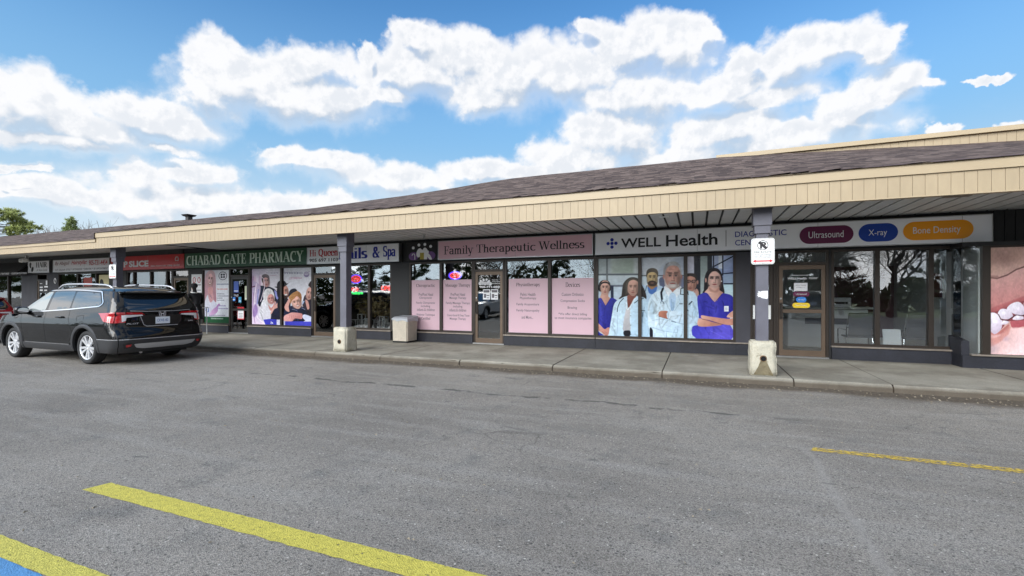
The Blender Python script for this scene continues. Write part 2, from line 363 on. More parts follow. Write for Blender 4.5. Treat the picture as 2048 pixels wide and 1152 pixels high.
def letters(parent, s, x0, x1, z0, z1, Y, m, serif=False, bold=0., name='lettering', shear=0., keep=False, **kw):
    """flat lettering that fills the box x0..x1, z0..z1 on the plane Y (facing the street)"""
    v, f = serif_mesh(s, **kw) if serif else text_mesh(s, bold, shear, **kw)
    lo, hi = v.min(0), v.max(0); sx, sz = (x1 - x0) / (hi[0] - lo[0]), (z1 - z0) / (hi[1] - lo[1])
    if keep:                                  # keep the letters' own proportions, centred in the box
        k = min(sx, sz); cx = (x0 + x1) / 2; x0 = cx - k * (hi[0] - lo[0]) / 2; sx = k; sz = k
    mb = MB(); mb.add([(x0 + (a - lo[0]) * sx, Y, z0 + (b - lo[1]) * sz) for a, b in v], f)
    return mb.build(name, m, parent, fix=False)
# ------------------------------------------------------------------ materials
C_ = dict(
 fascia=mat('tan_metal', srgb(165, 147, 119), .5, var=.07, vscale=.9, fine=.04, stretch=(1, 1, .35)),
 fasciacap=mat('tan_metal_cap', srgb(170, 152, 123), .45, var=.05, vscale=.8),
 joint=mat('panel_joint', srgb(112, 98, 74), .8),
 darkmetal=mat('bronze_frame', srgb(52, 44, 38), .42, .3, var=.1, vscale=3),
 black=mat('black_paint', srgb(19, 18, 20), .55, var=.2, vscale=4, fine=.1),
 knee=mat('navy_black_paint', srgb(30, 31, 40), .6, var=.4, vscale=2.2, fine=.15, dirt=(srgb(120, 120, 122), 4.2, .64, .6), bump=.3, bscale=30),
 siding=mat('grey_siding', srgb(54, 53, 60), .6, var=.12, vscale=3),
 post=mat('grey_post_paint', srgb(90, 89, 98), .55, var=.1, vscale=5, fine=.06, bump=.1, bscale=30),
 soffit=mat('soffit_metal', srgb(198, 198, 196), .5, var=.08, vscale=1.5, fine=.05),
 groove=mat('soffit_groove', srgb(40, 40, 40), .8),
 sill=mat('sill_metal', srgb(140, 130, 120), .45, .4, var=.2, vscale=8, dirt=(srgb(190, 188, 180), 9, .6, .7)),
 white=mat('white_vinyl', srgb(228, 228, 230), .45, var=.03, vscale=3),
 whitepaint=mat('white_paint', srgb(225, 225, 222), .4),
 signgrey=mat('sign_face_white', srgb(240, 240, 243), .22, var=.03, vscale=1.2),
 pink=mat('pink_vinyl', srgb(204, 170, 181), .4, var=.02, vscale=2),
 pinksign=mat('pink_sign_face', srgb(220, 178, 188), .3, var=.03, vscale=1.2),
 green=mat('green_sign_face', srgb(30, 84, 50), .35, var=.08, vscale=2),
 red=mat('red_sign_face', srgb(196, 40, 40), .3, var=.06, vscale=2),
 ink=mat('black_vinyl', srgb(22, 18, 22), .5),
 inkgrey=mat('grey_vinyl', srgb(96, 92, 98), .5),
 navy=mat('blue_vinyl', srgb(24, 40, 150), .45),
 redink=mat('red_vinyl', srgb(190, 24, 44), .45),
 mint=mat('pale_green_vinyl', srgb(214, 232, 214), .45),
 maroon=mat('maroon_vinyl', srgb(98, 20, 68), .4),
 royal=mat('royal_blue_vinyl', srgb(8, 60, 158), .4),
 amber=mat('amber_vinyl', srgb(248, 160, 14), .4),
 yellowv=mat('yellow_vinyl', srgb(240, 205, 40), .4),
 skyblue=mat('light_blue_vinyl', srgb(50, 130, 215), .4),
 purple=mat('purple_vinyl', srgb(108, 72, 130), .45),
 gold=mat('gold_vinyl', srgb(168, 150, 50), .45),
 concrete=mat('cast_concrete', srgb(184, 178, 160), .9, var=.18, vscale=7, fine=.16, dirt=(srgb(104, 92, 70), 7, .56, .85), bump=.9, bscale=60),
 aggregate=mat('aggregate_concrete', srgb(190, 180, 164), .9, var=.1, vscale=5, fine=.3, dirt=(srgb(110, 96, 78), 40, .6, .8), bump=.8, bscale=90),
 hole=mat('dark_hole', (.004, .004, .004), .9),
 plastic=mat('grey_plastic', srgb(150, 152, 156), .35, var=.06, vscale=4),
 chrome=mat('chrome', (.62, .63, .65), .12, 1.),
 alu=mat('brushed_metal', (.5, .5, .5), .3, .9),
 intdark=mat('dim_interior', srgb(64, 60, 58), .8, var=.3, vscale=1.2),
 intgrey=mat('clinic_wall', srgb(214, 216, 216), .7, var=.04, vscale=1),
 intfloor=mat('interior_floor', srgb(96, 94, 92), .5, var=.15, vscale=2),
 chairgrey=mat('grey_mesh_fabric', srgb(92, 92, 96), .8, var=.08, vscale=8),
)
def shingles():
    m = bpy.data.materials.new('asphalt_shingles'); m.use_nodes = True; N = m.node_tree.nodes; L = m.node_tree.links; b = N['Principled BSDF']
    b.inputs['Roughness'].default_value = .95; b.inputs['Specular IOR Level'].default_value = .2
    uv = N.new('ShaderNodeUVMap'); sp = N.new('ShaderNodeSeparateXYZ')
    def ma(op, a, b_=None, c=None):
        t = N.new('ShaderNodeMath'); t.operation = op
        for i, q in enumerate((a, b_, c)):
            if q is None: continue
            if isinstance(q, (int, float)): t.inputs[i].default_value = q
            else: L.new(q, t.inputs[i])
        return t.outputs[0]
    nz0 = N.new('ShaderNodeTexNoise'); nz0.inputs['Scale'].default_value = 1.6; nz0.inputs['Detail'].default_value = 5; L.new(uv.outputs[0], nz0.inputs['Vector'])
    ad = N.new('ShaderNodeVectorMath'); ad.operation = 'MULTIPLY_ADD'; L.new(nz0.outputs['Color'], ad.inputs[0]); ad.inputs[1].default_value = (.03, .035, 0); L.new(uv.outputs[0], ad.inputs[2]); L.new(ad.outputs[0], sp.inputs[0])
    row = ma('DIVIDE', sp.outputs[1], .125); ri = ma('FLOOR', row); rf_ = ma('FRACT', row)
    wn0 = N.new('ShaderNodeTexWhiteNoise'); wn0.noise_dimensions = '1D'; L.new(ri, wn0.inputs['W'])
    def tabs(wd, k):
        u = ma('ADD', ma('DIVIDE', sp.outputs[0], wd), ma('MULTIPLY', wn0.outputs['Value'], 37.0 * k)); cb = N.new('ShaderNodeCombineXYZ'); L.new(ma('FLOOR', u), cb.inputs[0]); L.new(ri, cb.inputs[1]); cb.inputs[2].default_value = k
        t = N.new('ShaderNodeTexWhiteNoise'); t.noise_dimensions = '3D'; L.new(cb.outputs[0], t.inputs['Vector']); return t.outputs['Value']
    tone = ma('ADD', ma('MULTIPLY', tabs(.21, 1.), .75), ma('MULTIPLY', tabs(.37, 2.), .25))
    cr = N.new('ShaderNodeValToRGB'); L.new(tone, cr.inputs[0]); e = cr.color_ramp.elements
    e[0].position = .15; e[0].color = (*srgb(74, 62, 57), 1); e[1].position = .9; e[1].color = (*srgb(128, 111, 101), 1); k = e.new(.5); k.color = (*srgb(98, 83, 76), 1)
    nz = N.new('ShaderNodeTexNoise'); nz.inputs['Scale'].default_value = 14; nz.inputs['Detail'].default_value = 6; nz.inputs['Roughness'].default_value = .7; L.new(uv.outputs[0], nz.inputs['Vector'])
    mr = N.new('ShaderNodeMapRange'); L.new(nz.outputs['Fac'], mr.inputs[0]); mr.inputs[1].default_value = .3; mr.inputs[2].default_value = .7; mr.inputs[3].default_value = .7; mr.inputs[4].default_value = 1.3
    row_shadow = N.new('ShaderNodeMapRange'); L.new(rf_, row_shadow.inputs[0]); row_shadow.inputs[1].default_value = .05; row_shadow.inputs[2].default_value = .20; row_shadow.inputs[3].default_value = .30; row_shadow.inputs[4].default_value = 1.0  # shadow line along each shingle row, painted into the colour
    mx = N.new('ShaderNodeMix'); mx.data_type = 'RGBA'; mx.blend_type = 'MULTIPLY'; mx.inputs[0].default_value = 1
    L.new(cr.outputs[0], mx.inputs[6]); L.new(ma('MULTIPLY', mr.outputs[0], row_shadow.outputs[0]), mx.inputs[7]); L.new(mx.outputs[2], b.inputs['Base Color'])
    bp = N.new('ShaderNodeBump'); bp.inputs['Strength'].default_value = .8; bp.inputs['Distance'].default_value = .03; L.new(ma('ADD', ma('MULTIPLY', rf_, -1.0), ma('MULTIPLY', tone, .5)), bp.inputs['Height'])
    L.new(bp.outputs[0], b.inputs['Normal']); return m
def glass_mat(name, tint, refl, ior=1.5, rough=0.0):
    m = bpy.data.materials.new(name); m.use_nodes = True; N = m.node_tree.nodes; L = m.node_tree.links; N.clear()
    tr = N.new('ShaderNodeBsdfTransparent'); tr.inputs[0].default_value = (*tint, 1)
    gl = N.new('ShaderNodeBsdfGlossy'); gl.inputs['Roughness'].default_value = rough; gl.inputs[0].default_value = (1, 1, 1, 1)
    fr = N.new('ShaderNodeFresnel'); fr.inputs[0].default_value = ior
    ma = N.new('ShaderNodeMath'); ma.operation = 'ADD'; ma.use_clamp = True; L.new(fr.outputs[0], ma.inputs[0]); ma.inputs[1].default_value = refl
    geo = N.new('ShaderNodeNewGeometry'); nz = N.new('ShaderNodeTexNoise'); nz.inputs['Scale'].default_value = 1.3; L.new(geo.outputs['Position'], nz.inputs['Vector'])
    bp = N.new('ShaderNodeBump'); bp.inputs['Strength'].default_value = .06; bp.inputs['Distance'].default_value = .05; L.new(nz.outputs['Fac'], bp.inputs['Height']); L.new(bp.outputs[0], gl.inputs['Normal'])
    mx = N.new('ShaderNodeMixShader'); L.new(ma.outputs[0], mx.inputs[0]); L.new(tr.outputs[0], mx.inputs[1]); L.new(gl.outputs[0], mx.inputs[2])
    o = N.new('ShaderNodeOutputMaterial'); L.new(mx.outputs[0], o.inputs[0]); return m
GLASS = glass_mat('shop_glass', (.86, .88, .88), .085)
def asphalt_mat():
    m = bpy.data.materials.new('worn_asphalt'); m.use_nodes = True; N = m.node_tree.nodes; L = m.node_tree.links; b = N['Principled BSDF']
    b.inputs['Roughness'].default_value = .9; b.inputs['Specular IOR Level'].default_value = .25
    geo = N.new('ShaderNodeNewGeometry'); P = geo.outputs['Position']
    def nz(s, d=4, r=.6, src=P):
        t = N.new('ShaderNodeTexNoise'); t.inputs['Scale'].default_value = s; t.inputs['Detail'].default_value = d; t.inputs['Roughness'].default_value = r; L.new(src, t.inputs['Vector']); return t.outputs['Fac']
    def mr(s, a, bb, c=0., d=1.):
        t = N.new('ShaderNodeMapRange'); L.new(s, t.inputs[0])
        for i, v in enumerate((a, bb, c, d)): t.inputs[1 + i].default_value = v
        return t.outputs[0]
    def ma(op, a, b_=None, c=None):
        t = N.new('ShaderNodeMath'); t.operation = op
        for i, q in enumerate((a, b_, c)):
            if q is None: continue
            if isinstance(q, (int, float)): t.inputs[i].default_value = q
            else: L.new(q, t.inputs[i])
        return t.outputs[0]
    def mix(f, a, bcol, mode='MIX'):
        t = N.new('ShaderNodeMix'); t.data_type = 'RGBA'; t.blend_type = mode
        if isinstance(f, float): t.inputs[0].default_value = f
        else: L.new(f, t.inputs[0])
        for i, q in ((6, a), (7, bcol)):
            if isinstance(q, tuple): t.inputs[i].default_value = (*q, 1)
            else: L.new(q, t.inputs[i])
        return t.outputs[2]
    base = mix(mr(nz(.30, 7, .65), .38, .62), (.186, .170, .150), (.262, .241, .213))
    base = mix(mr(nz(2.2, 5), .55, .72), base, (.172, .163, .150))
    st = N.new('ShaderNodeVectorMath'); st.operation = 'MULTIPLY'; L.new(P, st.inputs[0]); st.inputs[1].default_value = (.5, 3.4, 1)
    base = mix(ma('MULTIPLY', mr(nz(1.1, 6, .62, st.outputs[0]), .48, .66), .7), base, (.268, .252, .228))   # worn wheel paths
    vo = N.new('ShaderNodeTexVoronoi'); vo.inputs['Scale'].default_value = 175; L.new(P, vo.inputs['Vector'])
    sp = N.new('ShaderNodeSeparateColor'); L.new(vo.outputs['Color'], sp.inputs[0])
    grain = mix(mr(sp.outputs[0], 0, 1), (.5, .5, .5), (1.55, 1.54, 1.51))
    base = mix(1.0, base, grain, 'MULTIPLY')
    vo2 = N.new('ShaderNodeTexVoronoi'); vo2.inputs['Scale'].default_value = 46; L.new(P, vo2.inputs['Vector'])
    sp2 = N.new('ShaderNodeSeparateColor'); L.new(vo2.outputs['Color'], sp2.inputs[0])
    chip = ma('MULTIPLY', mr(sp2.outputs[1], .955, .975), mr(vo2.outputs['Distance'], .34, .26))
    base = mix(ma('MULTIPLY', chip, .95), base, (.55, .52, .46))
    pit = ma('MULTIPLY', mr(sp2.outputs[2], .93, .95), mr(vo2.outputs['Distance'], .40, .30))
    base = mix(ma('MULTIPLY', pit, .7), base, (.05, .048, .046))
    sx = N.new('ShaderNodeSeparateXYZ'); L.new(P, sx.inputs[0])
    # silt washed against the kerb, and an old seam with dark breaks along the drive lane
    edge = ma('ADD', sx.outputs[1], ma('MULTIPLY', ma('SUBTRACT', nz(.9, 6), .5), .9))
    base = mix(ma('MULTIPLY', mr(edge, 8.28, 8.56), .92), base, mix(mr(nz(18, 4), .3, .7), (.055, .042, .030), (.13, .105, .078)))
    seam = ma('ADD', sx.outputs[1], ma('MULTIPLY', ma('SUBTRACT', nz(1.1, 4), .5), .45))
    sm = ma('MULTIPLY', mr(ma('ABSOLUTE', ma('SUBTRACT', seam, 6.55)), .075, .02), mr(nz(2.3, 3), .46, .54))
    xs = ma('MULTIPLY', mr(sx.outputs[0], -8.5, -7.5), mr(sx.outputs[0], 1.5, .5))
    base = mix(ma('MULTIPLY', ma('MULTIPLY', sm, xs), .75), base, (.05, .05, .047))
    # hairline cracks and a pale patched seam
    wv = N.new('ShaderNodeTexNoise'); wv.inputs['Scale'].default_value = 1.4; wv.inputs['Detail'].default_value = 6; L.new(P, wv.inputs['Vector'])
    wp = N.new('ShaderNodeVectorMath'); wp.operation = 'MULTIPLY_ADD'; L.new(wv.outputs['Color'], wp.inputs[0]); wp.inputs[1].default_value = (.9, .9, 0); L.new(P, wp.inputs[2])
    ve = N.new('ShaderNodeTexVoronoi'); ve.feature = 'DISTANCE_TO_EDGE'; ve.inputs['Scale'].default_value = .30; L.new(wp.outputs[0], ve.inputs['Vector'])
    ck = ma('MULTIPLY', mr(ve.outputs['Distance'], .0055, .0015), mr(nz(.8, 4), .46, .56))
    base = mix(ma('MULTIPLY', ck, .38), base, (.07, .066, .06))
    sm2 = mr(ma('ABSOLUTE', ma('SUBTRACT', ma('ADD', sx.outputs[0], ma('MULTIPLY', ma('SUBTRACT', nz(1.3, 4), .5), .25)), .98)), .05, .015)
    base = mix(ma('MULTIPLY', ma('MULTIPLY', sm2, mr(sx.outputs[1], 5.6, 5.2)), .35), base, (.33, .31, .28))
    st2 = N.new('ShaderNodeVectorMath'); st2.operation = 'MULTIPLY'; L.new(P, st2.inputs[0]); st2.inputs[1].default_value = (1.5, 4.2, 1)
    oil = mr(nz(1.7, 3, .5, st2.outputs[0]), .69, .75)
    base = mix(ma('MULTIPLY', oil, .6), base, (.075, .075, .07))
    L.new(base, b.inputs['Base Color'])
    bp = N.new('ShaderNodeBump'); bp.inputs['Strength'].default_value = .55; bp.inputs['Distance'].default_value = .006
    L.new(ma('ADD', vo.outputs['Distance'], ma('MULTIPLY', nz(160, 3), .8)), bp.inputs['Height']); L.new(bp.outputs[0], b.inputs['Normal']); return m
def paving_mat():
    m = bpy.data.materials.new('pavement_concrete'); m.use_nodes = True; N = m.node_tree.nodes; L = m.node_tree.links; b = N['Principled BSDF']
    b.inputs['Roughness'].default_value = .88; b.inputs['Specular IOR Level'].default_value = .3
    geo = N.new('ShaderNodeNewGeometry'); P = geo.outputs['Position']
    def nz(s, d=5, r=.6):
        t = N.new('ShaderNodeTexNoise'); t.inputs['Scale'].default_value = s; t.inputs['Detail'].default_value = d; t.inputs['Roughness'].default_value = r; L.new(P, t.inputs['Vector']); return t.outputs['Fac']
    def mr(s, a, bb, c=0., d=1.):
        t = N.new('ShaderNodeMapRange'); L.new(s, t.inputs[0])
        for i, v in enumerate((a, bb, c, d)): t.inputs[1 + i].default_value = v
        return t.outputs[0]
    def mix(f, a, bcol, mode='MIX'):
        t = N.new('ShaderNodeMix'); t.data_type = 'RGBA'; t.blend_type = mode
        if isinstance(f, float): t.inputs[0].default_value = f
        else: L.new(f, t.inputs[0])
        for i, q in ((6, a), (7, bcol)):
            if isinstance(q, tuple): t.inputs[i].default_value = (*q, 1)
            else: L.new(q, t.inputs[i])
        return t.outputs[2]
    c = mix(mr(nz(.8, 6), .35, .65), (.200, .185, .150), (.300, .280, .232))
    c = mix(1.0, c, mix(mr(nz(70, 4), .3, .7), (.8, .8, .8), (1.2, 1.2, 1.2)), 'MULTIPLY')
    s = N.new('ShaderNodeMath'); s.operation = 'MULTIPLY'; L.new(mr(nz(1.2, 8, .70), .46, .62), s.inputs[0]); s.inputs[1].default_value = .55
    c = mix(s.outputs[0], c, (.13, .112, .088))
    sx = N.new('ShaderNodeSeparateXYZ'); L.new(P, sx.inputs[0])
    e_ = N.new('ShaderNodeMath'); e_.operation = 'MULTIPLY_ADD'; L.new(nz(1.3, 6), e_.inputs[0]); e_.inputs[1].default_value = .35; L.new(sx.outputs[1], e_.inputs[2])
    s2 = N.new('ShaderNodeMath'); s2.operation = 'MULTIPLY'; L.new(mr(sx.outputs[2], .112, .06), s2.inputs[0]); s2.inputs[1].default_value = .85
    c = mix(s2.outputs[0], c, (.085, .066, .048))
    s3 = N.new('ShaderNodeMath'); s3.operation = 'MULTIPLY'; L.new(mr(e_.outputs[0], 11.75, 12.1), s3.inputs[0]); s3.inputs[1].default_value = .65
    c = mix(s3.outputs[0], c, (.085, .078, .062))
    L.new(c, b.inputs['Base Color'])
    bp = N.new('ShaderNodeBump'); bp.inputs['Strength'].default_value = .4; bp.inputs['Distance'].default_value = .004; L.new(nz(90, 3), bp.inputs['Height']); L.new(bp.outputs[0], b.inputs['Normal']); return m
# ------------------------------------------------------------------ ground, pavement, markings
mb = MB()
mb.quad((-400, -400, 0), (400, -400, 0), (400, 400, 0), (-400, 400, 0)); mb.build('ground', asphalt_mat(), kind='structure')
PAVE = paving_mat()
random.seed(3)
joints = [-44.4, -42.3, -40.2, -38.1, -36, -33.9, -31.8, -29.7, -27.6, -25.5, -23.4, -21.3, -19.2, -17.1, -15, -12.9, -11, -8.9, -6.9, -4.8, -2.7, -.6, 1.5, 2.85, 5, 7.1, 9.2, 11.3, 14]
bm = bmesh.new(); slabs = MB()
for a, b in zip(joints[:-1], joints[1:]):
    n = max(2, int((b - a) / .12)); xs = [a + .010 + (b - a - .020) * i / n for i in range(n + 1)]
    dz = random.uniform(-.004, .004)
    v = []
    for x in xs:                              # a broken, worn front edge
        j = random.gauss(0, .008)
        yf = 8.92 + j; cut = .018 + abs(random.gauss(0, .010))
        v += [(x, yf, 0), (x, yf + .004, .098 - cut + dz), (x, yf + .030 + cut, .118 + dz), (x, 10.4, .126 + dz), (x, 12.1, .136)]
    f = [(i * 5 + k, (i + 1) * 5 + k, (i + 1) * 5 + k + 1, i * 5 + k + 1) for i in range(n) for k in range(4)]
    slabs.add(v, f)
slabs.build('pavement', PAVE, kind='structure')
mb = MB(); mb.box(-44.4, 14, 8.96, 12.0, .01, .095); mb.build('pavement_bed', mat('joint_dirt', srgb(62, 52, 42), .95, var=.2), kind='structure')
random.seed(31); mb = MB()                      # loose grit along the kerb and over the lot
for i in range(1500):
    near = i < 900
    x = random.uniform(-13, 9) if near else random.uniform(-8, 6); y = 8.9 - abs(random.gauss(0, .28)) if near else random.uniform(1.6, 8.4); r_ = random.uniform(.004, .013) * (1 if near else .75)
    v = [(x + random.gauss(0, r_), y + random.gauss(0, r_), random.uniform(.0, r_ * .6)) for _ in range(3)] + [(x, y, r_ * 1.1), (x + r_, y - r_, .0)]
    mb.add(v, [(0, 1, 3), (1, 2, 3), (2, 4, 3), (4, 0, 3)])
g_ = mb.build('loose_grit', mat('grit', srgb(136, 126, 108), .9, var=.4, vscale=30), fix=False); g_['kind'] = 'stuff'
def stripe(name, x0, x1, y0, y1, c, wear, kindmat, seed=0):
    m = bpy.data.materials.new(kindmat); m.use_nodes = True; N = m.node_tree.nodes; L = m.node_tree.links; b = N['Principled BSDF']; b.inputs['Roughness'].default_value = .75
    geo = N.new('ShaderNodeNewGeometry'); P = geo.outputs['Position']
    def nz(s, d=6, r=.65, v=P):
        t = N.new('ShaderNodeTexNoise'); t.inputs['Scale'].default_value = s; t.inputs['Detail'].default_value = d; t.inputs['Roughness'].default_value = r; L.new(v, t.inputs['Vector']); return t.outputs['Fac']
    def mr(s, a, bb, c0=0., d=1.):
        t = N.new('ShaderNodeMapRange'); L.new(s, t.inputs[0])
        for i, v in enumerate((a, bb, c0, d)): t.inputs[1 + i].default_value = v
        return t.outputs[0]
    mx = N.new('ShaderNodeMix'); mx.data_type = 'RGBA'; mx.blend_type = 'MULTIPLY'; mx.inputs[0].default_value = 1; mx.inputs[6].default_value = (*c, 1)
    L.new(mr(nz(30), .3, .7, .72, 1.2), mx.inputs[7]); L.new(mx.outputs[2], b.inputs['Base Color'])
    st = N.new('ShaderNodeVectorMath'); st.operation = 'MULTIPLY'; L.new(P, st.inputs[0]); st.inputs[1].default_value = (.45, 1, 1)
    L.new(mr(nz(55, 4, .6, st.outputs[0]), wear - .04, wear + .03), b.inputs['Alpha'])
    vo = N.new('ShaderNodeTexVoronoi'); vo.inputs['Scale'].default_value = 105; L.new(P, vo.inputs['Vector'])
    bp = N.new('ShaderNodeBump'); bp.inputs['Strength'].default_value = .6; bp.inputs['Distance'].default_value = .006; L.new(vo.outputs['Distance'], bp.inputs['Height']); L.new(bp.outputs[0], b.inputs['Normal'])
    rnd = random.Random(seed); n = max(8, int((x1 - x0) / .05)); v = []; f = []
    for i in range(n + 1):
        x = x0 + (x1 - x0) * i / n; v += [(x, y0 + rnd.gauss(0, .003), .004), (x, y1 + rnd.gauss(0, .003), .004)]
    v[0] = (x0 - .05, y0, .004)
    f = [(2 * i, 2 * i + 2, 2 * i + 3, 2 * i + 1) for i in range(n)]
    q = MB(); q.add(v, f); return q.build(name, m, kind='structure')
stripe('yellow_parking_line', -4.43, 1.2, 2.12, 2.285, srgb(194, 182, 80), .34, 'yellow_road_paint', 1)
stripe('yellow_bay_edge', -6.5, -.3, 1.395, 1.525, srgb(192, 182, 84), .33, 'pale_yellow_road_paint', 2)
stripe('blue_bay_paint', -6.5, -.3, -1.6, 1.395, srgb(84, 140, 188), .32, 'blue_road_paint', 3)
stripe('worn_yellow_line', 1.08, 6.5, 5.31, 5.43, srgb(204, 174, 74), .49, 'worn_yellow_road_paint', 4)
# ------------------------------------------------------------------ the plaza building
B = thing('plaza_building', 'long single storey shopping plaza with tan fascia, brown shingle roof and a row of shopfronts', 'building', (0, WY, 0))
XL, XR_ = -44., 13.5
Xs = X(192, FY)                                # where the fascia steps
Xg = X(262, FY)                                # where the soffit steps
HEAD, KNEE, FLOOR = 2.52, .43, .14
SOF, SOFL = 3.20, 3.33
# fascia boards: panels with joints, a cap band along the top
def fascia(x0, x1, z0, z1, cap, name):
    p = MB(); p.box(x0, x1, FY + .012, FY + .06, z0 + .012, z1 - .01); f = p.build(name, C_['joint'], B)
    q = MB(); n = int((x1 - x0) / .155); x1_ = x0 + n * .155
    for i in range(n + 1):
        a = x0 + i * .155; b = min(a + .150, x1)
        if b > a + .01: q.box(a, b, FY, FY + .011, z0 + .012, z1 - cap)
    q.build('panel', C_['fascia'], f)
    q = MB(); q.box(x0 - .004, x1 + .004, FY - .028, FY + .07, z1 - cap + .004, z1); 
    for k in range(1, int((x1 - x0) / 3.05)): q.box(x0 + k * 3.05, x0 + k * 3.05 + .05, FY - .030, FY - .0285, z1 - cap + .002, z1 + .002)
    q.build('cap', C_['fasciacap'], f)
    q = MB(); q.box(x0, x1, FY - .012, FY + .09, z0 - .006, z0 + .0105); q.build('bottom_trim', C_['fasciacap'], f)
fascia(Xs, XR_, 3.045, 3.55, .165, 'fascia')
fascia(XL, Xs - .006, 3.045, 3.355, .11, 'fascia')
# soffits
def soffit(x0, x1, z, pitch, gap, mt):
    p = MB(); p.box(x0, x1, FY + .07, WY + .02, z + .022, z + .05); s = p.build('soffit', C_['groove'], B)
    q = MB(); x = x0
    while x < x1: q.box(x, min(x + pitch - gap, x1), FY + .071, WY + .019, z, z + .021); x += pitch
    q.build('soffit_panel', mt, s)
soffit(Xg, XR_, SOF, .285, .045, C_['soffit'])
soffit(XL, Xg - .03, SOFL, .20, .012, mat('pale_soffit_metal', srgb(200, 200, 198), .5, var=.06, vscale=2))
p = MB(); p.box(Xg - .03, Xg, FY + .065, WY, SOF - .02, SOFL + .02); p.build('soffit_drop', C_['black'], B)
# roof: a slope up to a slightly sagging ridge, a flat deck behind
def ridge(x):
    ks = [(XL, 4.68), (X(625, 13), 4.70), (X(845, 13), 4.87), (X(1020, 13), 5.06), (X(1450, 13), 5.06), (X(2048, 13), 4.77), (XR_, 4.70)]
    return float(np.interp(x, [k[0] for k in ks], [k[1] for k in ks]))
SH = shingles()
def roofmesh():
    xs = sorted(set([XL, XR_, Xs - .0005, Xs] + [XL + (XR_ - XL) * i / 120 for i in range(121)]))
    v, f, uv = [], [], []
    K = 8
    for x in xs:
        e = 3.345 if x < Xs - .0003 else 3.54
        for k in range(K + 1):
            t = k / K; v.append((x, FY - .055 + (13 - FY + .055) * t, e + (ridge(x) - e) * t + .004 * math.sin(x * 3.1 + k) )); uv.append((x, t * 4.4))
        v.append((x, 13.4, ridge(x) - .06)); uv.append((x, 4.8))
    n = K + 2
    for i in range(len(xs) - 1):
        for k in range(n - 1): f.append((i * n + k, (i + 1) * n + k, (i + 1) * n + k + 1, i * n + k + 1))
    me = bpy.data.meshes.new('roof'); me.from_pydata(v, [], f); l = me.uv_layers.new(name='UVMap')
    for lp in me.loops: l.data[lp.index].uv = uv[lp.vertex_index]
    me.update(); return me
rf = link('roof', roofmesh(), SH, B)
p = MB(); p.box(XL, XR_, FY - .045, FY + .3, 3.335, 3.343)
random.seed(9); q = MB()                       # curled shingle tabs at the eave
x = Xs
while x < XR_:
    w_ = random.uniform(.18, .34); h_ = random.choice([0, 0, 0, .01, .02, .03])
    q.add([(x, FY - .06, 3.548 + h_ * .3), (x + w_ - .01, FY - .06, 3.548 + h_), (x + w_ - .01, FY + .12, 3.60), (x, FY + .12, 3.60)], [(0, 1, 2, 3)]); x += w_
q.build('eave_shingle_edge', mat('shingle_edge', srgb(92, 76, 73), .95, var=.3, vscale=5), rf, fix=False)
p = MB(); p.box(XL, XR_, 13.4, 27, 4.35, 4.55); p.build('flat_roof_deck', mat('roof_gravel', srgb(120, 116, 110), .95, var=.2), B)
# raised clerestory box on the right
xa = X(1441, 13.1)
p = MB(); p.box(xa, XR_, 13.11, 20, 4.4, 5.10); f = p.build('clerestory', C_['joint'], B)
q = MB(); x = xa
while x < XR_: q.box(x, min(x + .150, XR_), 13.098, 13.109, 4.4, 5.02); x += .155
q.build('panel', C_['fascia'], f)
q = MB(); q.box(xa - .1, XR_ + .02, 13.03, 20.1, 5.03, 5.13); q.build('cap', C_['fasciacap'], f)
# ---- wall shell behind the shopfronts
p = MB(); p.box(XL, XR_, WY + .01, WY + .25, HEAD, 3.4); p.build('head_wall', C_['black'], B)
def groove_mat(name, c, freq):
    m = mat(name, c, .6, var=.12, vscale=3)
    return m
def siding(x0, x1, z0, z1, y, mt, pitch=.11):
    p = MB(); p.box(x0, x1, y + .014, y + .2, z0, z1); s = p.build('siding', C_['groove'], B)
    q = MB(); x = x0
    while x < x1 - .01: q.box(x, min(x + pitch - .014, x1), y, y + .0135, z0, z1); x += pitch
    q.build('siding_board', mt, s)
siding(X(100), X(366), 3.13, 3.4, WY - .02, mat('dark_green_grey_siding', srgb(62, 66, 64), .6, var=.1))
siding(X(1987), XR_, 2.5, 3.22, WY - .02, C_['black'], .16)
p = MB(); p.box(XL, XR_, 26.8, 27, 0, 4.4); p.box(XL, XL + .2, 12.3, 26.8, 0, 4.4); p.box(XR_ - .2, XR_, 12.3, 26.8, 0, 4.4); p.build('rear_wall', C_['siding'], B)
# interiors
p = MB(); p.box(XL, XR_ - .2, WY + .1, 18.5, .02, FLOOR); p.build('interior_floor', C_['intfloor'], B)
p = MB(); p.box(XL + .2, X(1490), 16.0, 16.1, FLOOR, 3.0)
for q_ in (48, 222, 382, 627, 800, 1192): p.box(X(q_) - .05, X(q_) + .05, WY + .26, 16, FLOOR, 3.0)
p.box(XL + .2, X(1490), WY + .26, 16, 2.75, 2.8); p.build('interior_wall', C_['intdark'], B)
p = MB(); p.box(X(1490), XR_ - .2, 15.9, 16, FLOOR, 3.0); p.box(X(1485) - .05, X(1485) + .05, WY + .26, 16, FLOOR, 3.0); p.box(X(1969, 11.55) - .03, X(1969, 11.55) + .05, 11.62, 16, FLOOR, 2.46)
p.box(X(1490), XR_ - .2, WY + .26, 16, 2.8, 2.85); p.build('clinic_interior_wall', C_['intgrey'], B)
